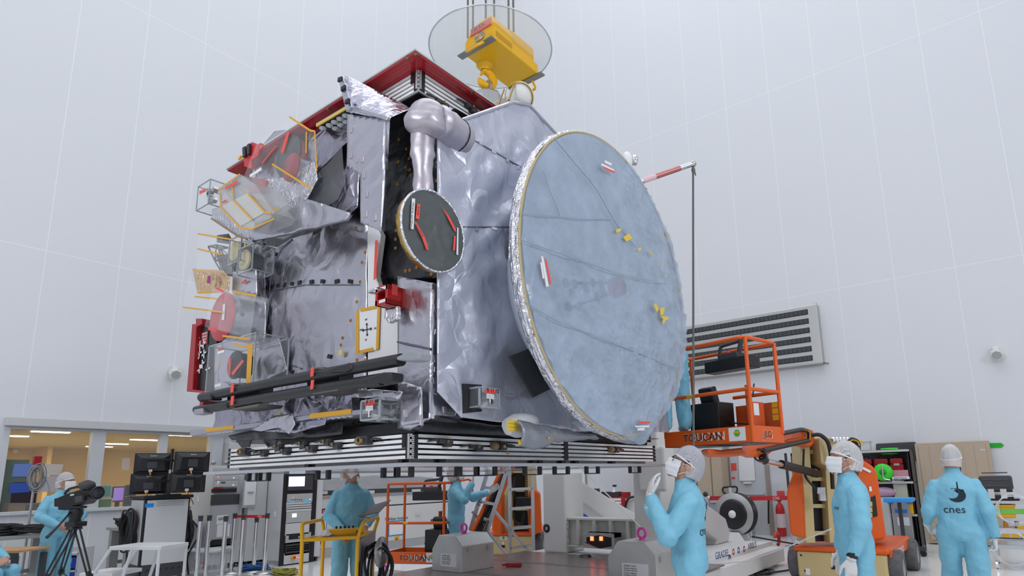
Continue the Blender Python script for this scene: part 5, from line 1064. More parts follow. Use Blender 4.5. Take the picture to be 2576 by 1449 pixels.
for i in range(3): dpoly(L1, 'yellow_warning_sticker', [(2184, 1262+i*14), (2194, 1262+i*14), (2195, 1274+i*14), (2185, 1274+i*14)], 2170, 8.925, 2190, 8.925, .004, YEL, 0)
# far lift, middle
c2 = gp((1335-1389)/1543.6*12.4, 12.4)
L2 = thing('mast_lift', 'orange mast lift parked on the floor behind the stepladder', 'lift', c2)
o2 = gp((1115-1389)/1543.6*9.6, 9.6, .3)
basket(L2, o2, gv(-.97, .24), gv(.24, .97), .95, .6, hh=1.19, bx_=.2)
chassis(L2, c2, gv(-.97, .24), gv(.24, .97), 1.2, 2.05, False)
mast(L2, 12.6, 1258, 1345, 1150, 1352)
dpoly(L2, 'boom_arm', [(1262, 1168), (1296, 1172), (1216, 1350), (1180, 1345)], 1180, 10.8, 1296, 12.2, .3, ORANGE, .02); dpoly(L2, 'boom_track', [(1272, 1170), (1288, 1172), (1206, 1350), (1190, 1347)], 1180, 10.75, 1296, 12.15, .05, BLACK)
chain(L2, [AT(1285, 1172, 12.0), AT(1212, 1346, 11.0)]); chain(L2, [AT(1323, 1168, 12.4), AT(1324, 1255, 12.4)])
hood(L2, [(1240, 1285), (1236, 1330), (1240, 1342), (1262, 1345), (1262, 1240)], 12.3, .9, gv(.1, .97)); hood(L2, [(1332, 1240), (1345, 1228), (1360, 1240), (1364, 1340), (1332, 1346)], 12.3, .7, gv(-.1, .97))
MB().box(AT(1317, 1262, 12.3), (.3, .2, .18), rotz(.64)).build('control_box', BLACK, L2, bevel=.02); MB().tube(rpath([AT(1294, 1200, 12.4), AT(1293, 1310, 12.4), AT(1312, 1322, 12.4), AT(1320, 1290, 12.4)], .15), .03, 8).build('hydraulic_hose', BLACK, L2)
MB().tube(rpath([AT(1130, 1215, 10.2), AT(1185, 1204, 11), AT(1190, 1245, 11.2)], .2), .02, 8).build('guard_rail', ORANGE, L2)
# ------------------------------------------------------------------ white transport trolley
TR = thing('transport_trolley', 'white transport trolley with tread-plate deck, posts and slanted braces', 'trolley', (-5, 8.4, 0))
TW = mat('trolley_white', (.72, .72, .71), .4); TREAD = mat('tread_plate', (.42, .40, .40), .3, .85, noise_amt=.12, nscale=2)
def tread(m):
    nt = m.node_tree; b = nt.nodes['Principled BSDF']; tc = nt.nodes.new('ShaderNodeTexCoord'); br = nt.nodes.new('ShaderNodeTexBrick'); br.inputs['Scale'].default_value = 9; br.inputs['Mortar Size'].default_value = .06; nt.links.new(tc.outputs['Object'], br.inputs[0])
    br.inputs[1].default_value = (.47, .41, .395, 1); br.inputs[2].default_value = (.43, .375, .36, 1); br.inputs[3].default_value = (.2, .17, .165, 1); br.inputs['Mortar Size'].default_value = .035; br.inputs['Brick Width'].default_value = 1.6; nt.links.new(br.outputs['Color'], b.inputs['Base Color'])  # brown-pink plate colours imitate red reflected in the aluminium
    bp = nt.nodes.new('ShaderNodeBump'); bp.inputs['Distance'].default_value = .008; bp.inputs['Strength'].default_value = .7; nt.links.new(br.outputs['Fac'], bp.inputs['Height']); nt.links.new(bp.outputs[0], b.inputs['Normal'])
tread(TREAD)
DZ = .35
MB().bb((-6.75, 5.35, DZ-.02), (-3.3, 8.2, DZ)).build('deck', TREAD, TR, bevel=.006); MB().bb((-6.6, 8.2, DZ-.05), (-3.62, 11.1, DZ)).build('rear_deck', mat('white_tread', (.7, .7, .7), .4, bump=.3, bscale=60), TR)
MB().bb((-6.7, 5.4, .06), (-3.36, 11.0, DZ-.05)).build('chassis', TW, TR, bevel=.02)
for y in (6.0, 7.1): MB().bb((-6.7, y, DZ), (-3.35, y+.13, DZ+.003)).build('deck_strip', mat('dark_strip', (.2, .19, .19), .4, .6), TR)
sp = [V((-3.58, 8.25, DZ+.02)), V((-3.58, 11.1, DZ+.02)), V((-3.58, 11.1, .12)), V((-3.58, 10.5, .08)), V((-3.58, 10.2, 0.02)), V((-3.58, 8.25, .02))]
MB().prism(sp, (-.04, 0, 0)).build('side_panel', TW, TR, bevel=.006)
def tl(s, px, py, h, m, nm='lettering', sx=1): return text(nm, s, X_(px, py, -3.576), (0, 1, 0), (0, 0, 1), h, m, TR, .001, sx=sx)
BLUEP = mat('blue_print', (.03, .07, .3), .5); REDP = mat('red_print', (.45, .04, .06), .5)
tl('GRADEL', 1800, 1408, .1, BLUEP); tl('AIRBUS', 1882, 1382, .09, INK); tl('esa', 1856, 1430, .12, mat('navy_print', (.02, .04, .12), .5)); tl('DLR', 1807, 1428, .05, INK)
MB().lathe([(.0, .001), (.05, .001)], X_(1852, 1428, -3.577), (1, 0, 0), 20).build('round_emblem', _M['navy_print'], TR)
for a, b, m in ((1845, 1388, REDP), (1858, 1384, BLUEP), (1872, 1381, REDP), (1823, 1430, BLUEP), (1899, 1396, REDP), (1836, 1404, INK)): MB().lathe([(.025, .001), (.05, .001)], X_(a, b, -3.577), (1, 0, 0), 7).build('small_emblem', m, TR)
# posts, braces, cross beam
for x in (-6.12, -4.42):
    MB().bb((x-.22, 8.2, DZ), (x+.22, 8.75, 2.9 if x > -5 else 1.62)).build('post', TW, TR, bevel=.03)
    br = [V((x, 8.7, 1.5)), V((x, 8.7, 1.15)), V((x, 10.35, .42)), V((x, 10.3, DZ)), V((x, 10.85, DZ)), V((x, 10.95, .5)), V((x, 10.8, .75))]
    MB().prism([p-V((.16, 0, 0)) for p in br], (.32, 0, 0)).build('brace', TW, TR, bevel=.03)
MB().bb((-4.5, 8.12, 1.3), (-4.05, 8.2, 1.95)).build('round_cover', TW, TR, bevel=.05)
bm_ = MB().bb((-5.95, 8.3, .48), (-4.6, 8.34, .86)).bb((-5.95, 8.25, .86), (-4.6, 8.5, .9)).bb((-5.95, 8.25, .45), (-4.6, 8.5, .48)); bm_.build('cross_beam', mat('ivory_paint', (.6, .6, .56), .45), TR, bevel=.01)
for k in range(4): MB().bb((-5.7+k*.3, 8.22, .5), (-5.66+k*.3, 8.3, .86)).build('beam_rib', _M['ivory_paint'], TR)
for z in (.55, .62, .75, .82): MB().lathe([(0, .02), (.022, .02), (.022, 0)], V((-5.88, 8.26, z)), (0, -1, 0), 6, smooth=False).build('bolt', STEEL, TR)
MB().lathe([(.03, .012), (.06, .012), (.07, 0)], Y_(1375, 1329, 8.2), (0, -1, 0), 20).build('black_ring', BLACK, TR)
lb = MB(); p = Y_(1467, 1378, 8.05); q = Y_(1545, 1343, 8.05)
lb.prism([V((p.x, 8.05, q.z)), V((q.x, 8.05, q.z)), V((q.x, 8.05, q.z-.06)), V(((p.x+q.x)/2, 8.05, q.z-.03)), V((p.x, 8.05, q.z-.08))], (0, .2, 0)).prism([V((p.x, 8.05, p.z)), V((q.x, 8.05, p.z)), V((q.x, 8.05, p.z+.05)), V(((p.x+q.x)/2, 8.05, p.z)), V((p.x, 8.05, p.z+.08))], (0, .2, 0)).bb((p.x+.03, 8.1, p.z), (q.x-.02, 8.25, q.z), 1).bb((q.x-.05, 8.05, p.z), (q.x, 8.25, q.z)).build('lamp_housing', [STEEL, BLACK], TR)
EM = mat('red_glow', (1, .12, .04), .4, emit=5)
for px in (1489, 1512): MB().box(Y_(px, 1355, 8.09), (.05, .02, .06)).build('red_lamp', EM, TR)
MB().tube(arc(V((-3.45, 10.95, .42)), .1, -pi*.4, pi*.9, 12, V((0, 1, 0)), V((0, 0, 1))), .03, 8).build('red_hook', _M['bright_red_paint'], TR)
PINK = mat('pink_eyebolt', (.75, .06, .4), .4)
def boxhouse(label, x, y, wd, dp, hz):
    e = thing('ballast_box', label, 'box', (x, y, DZ))
    pr = [V((x-wd/2, y-dp/2, DZ)), V((x+wd/2, y-dp/2, DZ)), V((x+wd/2, y-dp/2, DZ+hz*.72)), V((x+wd*.28, y-dp/2, DZ+hz)), V((x-wd*.28, y-dp/2, DZ+hz)), V((x-wd/2, y-dp/2, DZ+hz*.6))]
    MB().prism(pr, (0, dp, 0)).build('housing', mat('galvanised_grey', (.5, .5, .49), .4, .6, noise_amt=.08, nscale=4), e, bevel=.008)
    MB().bb((x-wd*.2, y-dp/2-.002, DZ+hz*.14), (x+wd*.34, y-dp/2-.0005, DZ+hz*.5)).build('torque_label', PAPER, e)
    for i, s in enumerate(('FASTENING TORQUE', 'Operation Configuration', '217.5 NM TO 239.8 NM', 'Transport Configuration', '35.7 NM TO 39.5 NM')): text('lettering', s, (x-wd*.16, y-dp/2-.003, DZ+hz*(.42-.055*i)), (1, 0, 0), (0, 0, 1), .016, INK, e, .0003, sx=.75)
    MB().tube([V((x+wd*.02, y, DZ+hz+.075))+V((.05*math.cos(a), 0, .055*math.sin(a))) for a in [2*pi*i/24 for i in range(24)]], .016, 8, closed=True).build('eyebolt', PINK, e); MB().cyl((x+wd*.02, y, DZ+hz), (x+wd*.02, y, DZ+hz+.03), .035).build('eyebolt_base', PINK, e)
    for k in (-.3, .3): MB().box((x+wd/2+.008, y+dp*k, DZ+hz*.6), (.015, .04, .06)).build('latch', STEEL, e)
    return e
boxhouse('grey metal box with pink eyebolt and torque label left of the stepladder', -6.22, 6.25, .56, .62, .46)
boxhouse('torque-labelled grey metal box with pink eyebolt beside the spectacled person', -3.6, 6.5, .62, .5, .46)
lowb = thing('low_metal_cover', 'low flat grey metal cover with a pink eyebolt beside the trolley deck', 'cover', (-7.1, 5.2, .0))
MB().bb((-7.45, 5.2, 0), (-6.8, 6.0, .29)).build('cover', _M['galvanised_grey'], lowb, bevel=.006)
c = V((-7.1, 5.62, .37)); MB().tube([c+V((.05*math.cos(a), 0, .055*math.sin(a))) for a in [2*pi*i/24 for i in range(24)]], .016, 8, closed=True).build('eyebolt', PINK, lowb); MB().cyl(c+V((0, 0, -.09)), c+V((0, 0, -.04)), .03).build('eyebolt_base', PINK, lowb)
tag(MB().box((-5.7, 6.7, DZ+.03), (.22, .07, .05), rotz(.5)).box((-5.8, 6.64, DZ+.03), (.1, .03, .03), rotz(1)).build('ratchet_strap', RED, bevel=.01), 'small red ratchet lying on the trolley deck beside the grey box', 'ratchet')
tag(MB().lathe([(.0, .03), (.08, .03), (.1, 0)], V((-5.4, 8.0, DZ)), (0, 0, 1), 20).build('rubber_puck', BLACK), 'flat black round puck on the trolley deck below the ladder', 'puck')
# ------------------------------------------------------------------ stepladder
def ladder(label):
    D = 11.2; P = thing('stepladder', label, 'ladder', AT(1250, 1390, D))
    A = lambda a, b, d=D: AT(a, b, d)
    def bar(p, q, wd, nm, m=ALU): 
        d = (q-p); n = d.normalized(); x = n.cross(G).normalized(); MB().prism([p+x*wd/2-G*.03, q+x*wd/2-G*.03, q-x*wd/2-G*.03, p-x*wd/2-G*.03], G*.06).build(nm, m, P, bevel=.004)
    l0, l1, r0, r1 = A(1183, 1335), A(1229, 1178), A(1204, 1402), A(1278, 1176)
    bar(l0, l1, .07, 'rail'); bar(r0, r1, .07, 'rail')
    for k in range(5): t = .02+k*.235; bar(l0.lerp(l1, t*.95), r0.lerp(r1, .2+t*.78), .05, 'rung')
    v0, v1, w0, w1 = A(1284, 1394), A(1281, 1170), A(1342, 1385), A(1339, 1170)
    bar(v0, v1, .06, 'rail'); bar(w0, w1, .06, 'rail')
    for k in range(5): t = .06+k*.22; bar(v0.lerp(v1, t), w0.lerp(w1, t), .05, 'rung')
    bar(A(1188, 1286), A(1275, 1398), .05, 'brace'); bar(A(1245, 1286), A(1330, 1388), .05, 'brace'); bar(A(1204, 1375), A(1232, 1348), .05, 'brace', BLACK)
    text('lettering', 'S5A', A(1199, 1272, D-.06), (l1-l0).normalized(), ((l1-l0).normalized().cross(G)).normalized()*-1, .07, INK, P)
ladder('aluminium stepladder standing beside the person with a raised hand')
# ------------------------------------------------------------------ left side equipment
def obj1(label, cat, nm, mb, m, group=None, **k): return tag(mb.build(nm, m, None, **k), label, cat, group)
# quad monitor cart
mcart = thing('equipment_rack', 'white wheeled rack with cable coils under the four black monitors', 'rack', tuple(GR*-6.4+G*10.5))
def at0(px, d, z=0): p = AT(px, 1220, d); p.z = z; return p
R1 = rotz(math.atan2(GR.y, GR.x)+.85); u1, v1 = R1.col[0].copy(), R1.col[1].copy()
rc = at0(427, 10.3)+v1*.35
MB().box(rc+V((0, 0, .74)), (.66, .7, 1.2), R1).build('frame', BLACK, mcart, bevel=.01); MB().box(rc-v1*.36+V((.0, 0, .82)), (.6, .02, 1.0), R1).build('front_panel', LGREY, mcart, bevel=.004)
MB().box(rc-u1*.335+V((0, 0, .82)), (.02, .6, 1.0), R1).build('side_panel', LGREY, mcart, bevel=.004); MB().box(rc-v1*.02+V((0, 0, 1.365)), (.72, .76, .05), R1).build('worktop', BLACK, mcart, bevel=.006)
for k in range(3): MB().box(rc-v1*.372+V((0, 0, 1.29-k*.03))+u1*.03, (.4, .004, .016), R1).build('vent_slot', GREY, mcart)
MB().box(rc-v1*.362+V((0, 0, .22)), (.58, .01, .22), R1).build('connector_panel', DGREY, mcart)
for k in range(6): MB().lathe([(.02, .02), (.022, 0)], rc-v1*.368+u1*(-.22+k*.09)+V((0, 0, .24)), -v1, 10).build('connector', STEEL, mcart)
MB().box(rc-v1*.373-u1*.27+V((0, 0, 1.24)), (.12, .004, .06), R1).build('blue_tape', mat('blue_tape', (.01, .25, .8), .5), mcart)
for k in (-1, 1): MB().box(rc-u1*.35+v1*.08*k+V((0, 0, 1.07)), (.04, .02, .12), R1).build('coil_hook', REDTAG, mcart)
for a in (-.28, .28):
    for b in (-.3, .3): MB().cyl(rc+u1*a+v1*b+V((-.015, 0, .05)), rc+u1*a+v1*b+V((.015, 0, .05)), .05).build('caster', DGREY, mcart)
def coil(label, c, n, r, axis, k=9, wire=.013, m=None, nm='cable_coil', squash=1.0, cat='cable', grp=None, tail=None, seed=1):
    b = MB(); R = frame(axis); rr = random.Random(seed)
    for i in range(k):
        a0 = rr.uniform(0, 6.28); ra = r*rr.uniform(.78, 1.05); o = V((rr.uniform(-.04, .04), rr.uniform(-.04, .04), rr.uniform(-1, 1)*n))
        b.tube([V(c)+R@(V((ra*math.cos(t+a0), ra*squash*math.sin(t+a0), .02*math.sin(2*t+i)))+o) for t in [2*pi*j/28 for j in range(28)]], wire, 6, closed=True)
    if tail: b.tube(rpath(tail, .1), wire, 6)
    return obj1(label, cat, nm, b, m or RUB, grp)
cl_ = rc-u1*.42+V((0, 0, .85)); coil('large coil of black cable hung on the left side of the monitor rack', cl_, .08, .27, -u1, 16, .014, squash=1.1, tail=[cl_+V((0, 0, -.25)), cl_+V((.05, 0, -.5)), cl_+V((-.05, 0, -.85))], seed=3)
cr_ = rc+u1*.42+V((0, 0, .75)); coil('bundle of black cable hung on the right side of the monitor rack', cr_, .05, .2, u1, 10, .014, squash=1.7, tail=[cr_+V((0, 0, .3)), cr_+u1*.25+V((0, 0, .0)), cr_+u1*.05+V((0, 0, -.4)), cr_+u1*.1+V((0, 0, -.7))], seed=5)
ms = thing('monitor_stand', 'black four-monitor pole stand on top of the white rack', 'stand', rc+V((0, 0, 1.39)))
pz = 1.39; sp_ = at0(426, 10.25)
MB().cyl(sp_+V((0, 0, pz)), sp_+V((0, 0, 2.14)), .024).build('pole', BLACK, ms); MB().box(sp_+V((0, 0, pz+.01)), (.3, .25, .02), R1).build('base', BLACK, ms)
for z in (1.62, 1.95): MB().box(sp_+V((0, 0, z)), (.72, .04, .04), R1).build('arm', BLACK, ms, bevel=.006)
MB().lathe([(.03, -.03), (.032, .03)], sp_+V((0, 0, 1.77)), (0, 0, 1), 14).build('clamp_ring', STEEL, ms)
for i, (px, z, wd, lb) in enumerate(((379, 1.93, .49, 'upper left'), (479, 1.94, .42, 'upper right'), (374, 1.6, .5, 'lower left'), (473, 1.61, .43, 'lower right'))):
    ang = -.35 if px < 400 else -.1; Rm = rotz(ang)@R1; c = at0(px, 10.2 if px < 400 else 10.25, z-.02); uu, vv = Rm.col[0].copy(), Rm.col[1].copy()
    m = thing('monitor', f'{lb} black monitor seen from behind on the four-monitor stand', 'monitor', c, group=None)
    MB().box(c+vv*.03, (.52, .03, .33), Rm).build('screen_case', BLACK, m, bevel=.008); MB().box(c+vv*.048, (.49, .004, .29), Rm).build('screen', CELL, m)
    h = MB(); h.add([c+uu*a+V((0, 0, b))+vv*d for a, b, d in ((-.24, -.15, .015), (.24, -.15, .015), (.24, .15, .015), (-.24, .15, .015), (-.18, -.12, -.025), (.18, -.12, -.025), (.16, .08, -.025), (-.16, .08, -.025))], [(0, 1, 5, 4), (1, 2, 6, 5), (2, 3, 7, 6), (3, 0, 4, 7), (4, 5, 6, 7)]); h.build('back_shell', BLACK, m)
    MB().box(c-vv*.03+V((0, 0, -.02)), (.14, .02, .12), Rm).build('mount_plate', DGREY, m); MB().box(c-vv*.03-uu*.02+V((0, 0, -.12)), (.05, .03, .04), Rm).build('plug', LGREY, m)
    MB().tube(rpath([c-vv*.04-uu*.02+V((0, 0, -.13)), c-vv*.06+V((0, 0, -.2)), c-vv*.02+uu*.08+V((0, 0, -.3)), c-vv*.02+uu*.1+V((0, 0, -.36 if z < 1.7 else -.5))], .06), .006, 6).build('cable', BLACK, m); MB().cyl(c-vv*.045-uu*.02+V((0, 0, -.14)), c-vv*.055+V((0, 0, -.19))-uu*.015, .01).build('orange_connector', mat('orange_plug', (.9, .35, .02), .4), m)
    text('lettering', 'iiyama', c-vv*.018-uu*.04+V((0, 0, .11)), uu, (0, 0, 1), .026, LGREY, m, .0005)
# step stool, front
ss = thing('step_stool', 'white two-step metal platform stool in front of the monitor rack', 'step stool', at0(370, 8.7)); Rs = rotz(math.atan2(GR.y, GR.x)-.15); us, vs_ = Rs.col[0].copy(), Rs.col[1].copy(); so = at0(392, 8.7)
SW = mat('white_metal', (.72, .73, .75), .35)
MB().box(so+V((0, 0, .74)), (.78, .5, .05), Rs).build('top_step', SW, ss, bevel=.008); MB().box(so-us*.55+V((0, 0, .4)), (.5, .5, .05), Rs).build('lower_step', SW, ss, bevel=.008)
for b in (-.24, .24):
    for a, a2 in ((.36, .36), (-.05, -.25)): MB().tube([so+us*a+vs_*b+V((0, 0, .72)), so+us*(a2)+vs_*b], .022, 8).build('leg', SW, ss)
    MB().tube([so-us*.38+vs_*b+V((0, 0, .72)), so-us*.85+vs_*b], .022, 8).build('leg', SW, ss)
# video camera on tripod
vc = thing('video_camera', 'black shoulder video camera with furry microphone on the tripod', 'camera', AT(195, 1265, 7.6)); vd = 7.6
def va(px, py, d=vd): return AT(px, py, d)
def vbox(nm, poly, m=BLACK, d=vd, dep=.18, bev=.012): return MB().prism([va(a, b, d) for a, b in poly], G*dep).build(nm, m, vc, bevel=bev)
vbox('body', [(144, 1252), (165, 1243), (200, 1232), (226, 1232), (228, 1250), (210, 1268), (185, 1272), (165, 1284), (145, 1283)]); vbox('battery', [(135, 1254), (146, 1252), (148, 1275), (135, 1275)])
MB().tube(rpath([va(162, 1243), va(172, 1230), va(198, 1224), va(212, 1232)], .03), .014, 8).build('top_handle', BLACK, vc)
mc_ = MB().ball(va(219, 1221, vd+.05), (.09, .09, .06), 18, 12, R=rotz(math.atan2(GR.y, GR.x))); mc_.v = [p+V((noise.noise(p*60), noise.noise(p*60+V((3, 0, 0))), noise.noise(p*60+V((0, 3, 0)))))*.012 for p in mc_.v]; mc_.build('furry_microphone', mat('grey_fur', (.07, .07, .075), .9), vc)
ld = (GR*.95-G*.3).normalized(); lp = va(228, 1240, vd+.08); MB().lathe([(.06, -.04), (.055, .02), (.075, .06), (.08, .13), (.07, .14), (.065, .12), (0, .1)], lp, ld, 24).build('lens', BLACK, vc); MB().lathe([(0, .125), (.06, .125)], lp, ld, 20).build('lens_glass', mat('lens_glass_dark', (.02, .02, .035), .05, coat=1), vc)
vbox('eyepiece', [(186, 1250), (206, 1246), (206, 1262), (188, 1266)], DGREY, vd-.06, .06); vbox('side_plate', [(176, 1244), (186, 1242), (186, 1246), (176, 1248)], LGREY, vd-.005, .01, .002)
tp_ = thing('tripod', 'black camera tripod with pan handle and mid spreader', 'tripod', at0(195, 7.65))
MB().box(va(190, 1276, vd+.06), (.2, .12, .03), rotz(.64)).build('mount_plate', BLACK, tp_, bevel=.006); MB().lathe([(.07, .0), (.08, -.06), (.06, -.12), (.075, -.2), (.09, -.24)], va(192, 1280, vd+.06), (0, 0, 1), 18).build('fluid_head', BLACK, tp_)
top = va(191, 1318, vd+.06); MB().box(top+V((0, 0, .0)), (.16, .16, .06), rotz(.4)).build('crown', BLACK, tp_, bevel=.01)
MB().tube([va(178, 1288, vd), va(148, 1322, vd-.35), va(118, 1352, vd-.55)], [.01, .012, .018], 8).build('pan_handle', BLACK, tp_)
for px, dd in ((95, -.35), (292, -.1), (165, .7)):
    ft = at0(px, vd+.06+dd, 0.02); dv = (ft-top).normalized(); sd = dv.cross(G).normalized()*.022
    MB().tube([top+sd*1.4, top.lerp(ft, .55)+sd], .011, 7).build('leg', BLACK, tp_); MB().tube([top-sd*1.4, top.lerp(ft, .55)-sd], .011, 7).build('leg', BLACK, tp_); MB().tube([top.lerp(ft, .5), ft], .014, 7).build('lower_leg', BLACK, tp_); MB().box(top.lerp(ft, .55), (.06, .06, .06)).build('leg_clamp', BLACK, tp_, bevel=.008)
    MB().tube([top.lerp(ft, .55), V((top.x, top.y, top.lerp(ft, .55).z-.02))], .008, 6).build('spreader', BLACK, tp_)
# metal tables
def table(label, x0, x1, y0, y1, h, m, legm, lw=.1):
    t = thing('metal_table', label, 'table', ((x0+x1)/2, (y0+y1)/2, 0)); MB().bb((x0, y0, h-.05), (x1, y1, h)).build('tabletop', m, t, bevel=.004)
    for x in (x0+.03, x1-.03-lw):
        for y in (y0+.05, y1-.05-lw): MB().bb((x, y, 0), (x+lw, y+lw, h-.05)).build('leg', legm, t)
    MB().bb((x0+.05, y0+.08, .2), (x0+.1, y1-.08, .26)).build('stretcher', legm, t); MB().bb((x1-.1, y0+.08, .2), (x1-.05, y1-.08, .26)).build('stretcher', legm, t); return t
TG = mat('table_steel', (.4, .4, .39), .4, .5)
t1 = table('grey steel table marked S5A on the left, loaded with black cable', -13.3, -12.35, 2.35, 3.45, .84, TG, TG, .13); text('lettering', 'S5A', (-12.375, 3.33, .62), (0, 0, -1), (0, 1, 0), .07, INK, t1)
t2 = table('grey steel table between the camera operator and the monitor rack', -13.2, -12.3, 4.3, 5.55, .84, TG, TG, .13); MB().bb((-12.3, 4.62, .8), (-12.296, 4.74, .84)).build('blue_tape', _M['blue_tape'], t2)
for i, (x, y, r, lb) in enumerate(((-12.95, 2.75, .3, 'wide flat coil of black cable at the far left of the S5A table'), (-12.6, 3.15, .26, 'coil of black cable at the near right corner of the S5A table'), (-12.7, 4.45, .18, 'small coil of black cable beside the camera operator'), (-12.7, 4.98, .25, 'coil of black cable on the table left of the monitor rack'))): coil(lb, (x, y, .92), .06, r, (0, 0, 1), 14, .014, seed=20+i)
ps = thing('cable_pole', 'thin steel pole stand hung with a grey cable loop behind the S5A table', 'stand', (-13.55, 3.1, 0)); pp = V((-13.55, 3.28, 0)); MB().cyl(pp, pp+V((0, 0, 1.95)), .02, n=10).build('pole', STEEL, ps); MB().lathe([(.2, .0), (.18, .03), (.03, .05)], pp, (0, 0, 1), 20).build('base', STEEL, ps); MB().box(pp+V((0, 0, 2.02)), (.1, .1, .14)).build('red_beacon', RED, ps)
coil('loops of grey cable hanging on the thin pole stand', pp+V((.07, 0, 1.72)), .03, .1, (1, 0, .0), 12, .008, mat('grey_cable', (.3, .3, .32), .5), squash=2.2, seed=31, tail=[pp+V((.08, .05, 1.9)), pp+V((.08, .22, 1.5)), pp+V((.08, .1, 1.25))])
dk_ = thing('wooden_desk', 'light wood desk with dark metal frame at the left edge', 'desk', at0(10, 8.6)); do_ = at0(70, 8.55); Rd = rotz(math.atan2(GR.y, GR.x)); MB().box(do_-GR*.75+G*.27+V((0, 0, .72)), (1.5, .55, .03), Rd).build('tabletop', mat('light_wood', (.55, .3, .13), .45, noise_amt=.15, nscale=6, stretch=(1, 8, 1)), dk_, bevel=.003); MB().box(do_-GR*.75+G*.02+V((0, 0, .66)), (1.46, .03, .08), Rd).build('frame', DGREY, dk_)
for a in (-.06, -1.42): MB().box(do_+GR*a+G*.03+V((0, 0, .33)), (.06, .06, .66), Rd).build('leg', DGREY, dk_); MB().box(do_+GR*a+G*.5+V((0, 0, .33)), (.06, .06, .66), Rd).build('leg', DGREY, dk_)
ch = thing('chair', 'grey office chair under the seated person at the left edge', 'chair', (P8[0].location.x, P8[0].location.y, 0)); cq = P8[0].location; MB().box(cq+V((0, 0, .4)), (.46, .46, .06), Rd).build('seat', DGREY, ch, bevel=.02); MB().cyl(cq+V((0, 0, .05)), cq+V((0, 0, .38)), .03).build('column', STEEL, ch)
for k in range(5): MB().tube([cq+V((0, 0, .1)), cq+V((.28*math.cos(k*1.257), .28*math.sin(k*1.257), .04))], .02, 6).build('foot', DGREY, ch)
bl_ = thing('blue_tool_trolley', 'small silver step frame with blue panels beside the camera operator', 'trolley', at0(217, 9.9)); bo = at0(217, 9.9)
for a in (-.12, .12): MB().box(bo+GR*a+V((0, 0, .32)), (.04, .3, .64), Rd).build('frame_leg', SW, bl_)
for z in (.1, .3, .55): MB().box(bo+V((0, 0, z)), (.26, .3, .03), Rd).build('shelf', SW, bl_)
for z in (.2, .42): MB().box(bo-G*.02+V((0, 0, z)), (.22, .26, .16), Rd).build('blue_bin', mat('royal_blue', (.01, .06, .5), .4), bl_, bevel=.02)
# barrier posts with red belts
posts = [(512, 1297, 10.4), (534, 1296, 10.6), (575, 1298, 10.5), (597, 1291, 11.3), (619, 1294, 10.8), (652, 1301, 11.4), (678, 1291, 11.2)]
pb_ = []
words = ['first', 'second', 'third', 'fourth', 'fifth', 'sixth', 'seventh']
for i, (px, py, d) in enumerate(posts):
    p = at0(px, d); zt_ = AT(px, py, d).z; dx = .0; e = thing('barrier_post', f'{words[i]} chrome barrier post from the left in the row before the grey racks', 'barrier post', p, group='chrome barrier posts by the racks')
    MB().cyl(p+V((0, 0, .03)), p+V((0, 0, zt_-.02)), .034, n=18).build('tube', CHROME, e); MB().lathe([(.036, -.09), (.036, -.02), (.04, -.02), (.04, 0), (0, 0)], p+V((0, 0, zt_)), (0, 0, 1), 18).build('head', DGREY, e); MB().lathe([(.17, 0), (.17, .015), (.1, .04), (.035, .05)], p, (0, 0, 1), 28).build('base', STEEL, e); pb_.append(p+V((0, 0, zt_-.055)))
def belt(label, a, b, words_, h=.05):
    d = (b-a); e = thing('barrier_belt', label, 'barrier belt', a); n = d.cross(V((0, 0, 1))).normalized(); MB().prism([a+V((0, 0, h/2)), b+V((0, 0, h/2)), b-V((0, 0, h/2)), a-V((0, 0, h/2))], n*.003).build('webbing', mat('belt_red', (.5, .012, .02), .5), e)
    if n.dot(EYE-a) < 0: n = -n
    for t in words_: text('lettering', 'CSG', a+d*t+n*.006-V((0, 0, h*.3)), d if d.dot(GR) > 0 else -d, (0, 0, 1), h*.62, PAPER, e, .0005)
    return e
belt('red printed belt between the chrome posts before the grey racks', pb_[3], pb_[6], (.7,))
# grey racks
def rackbox(label, x, y0, y1, dep, h, nm='electronics_rack', m=LGREY):
    e = thing(nm, label, 'rack', (x, y0, 0)); MB().bb((x-dep, y0, .09), (x-.02, y1, h)).build('cabinet_body', m, e, bevel=.006)
    for a in (x-dep+.06, x-.08):
        for b in (y0+.06, y1-.06): MB().cyl((a, b-.015, .045), (a, b+.015, .045), .045).build('caster', DGREY, e)
    return e
def face(e, x, nm, a, b, m, d=.012): p, q = X_(*a, x), X_(*b, x); MB().bb((x-.02, p.y, q.z), (x-.02+d+.02, q.y, p.z)).build(nm, m, e, bevel=.002); return p, q
PANEL = mat('instrument_grey', (.45, .46, .46), .4); SCR = mat('lit_screen', (.75, .82, 1), .4, emit=.9); LEDB = mat('blue_led', (.2, .45, 1), .4, emit=4); LEDY = mat('amber_led', (1, .6, .05), .4, emit=3); LEDR = mat('red_led', (1, .1, .08), .4, emit=3); LEDG = mat('green_led', (.1, 1, .3), .4, emit=2.5)
def led(e, x, a, b, m, r=.008): MB().lathe([(r, 0), (r, .006), (0, .007)], X_(a, b, x), (1, 0, 0), 10).build('led', m, e)
xr2 = -11.42
r2 = rackbox('tall light grey instrument rack with a lit screen right of the barrier posts', xr2, 6.62, 7.46, .95, 1.97)
face(r2, xr2, 'front_recess', (716, 1180), (788, 1422), BLACK, .002)
face(r2, xr2, 'analyser', (724, 1196), (784, 1232), DGREY, .03); face(r2, xr2+.03, 'screen', (727, 1199), (766, 1223), SCR, .004)
face(r2, xr2, 'signal_unit', (722, 1243), (784, 1262), PANEL, .02)
for k in range(4): face(r2, xr2, 'slim_unit', (720, 1264+k*5.5), (782, 1268+k*5.5), LGREY, .02)
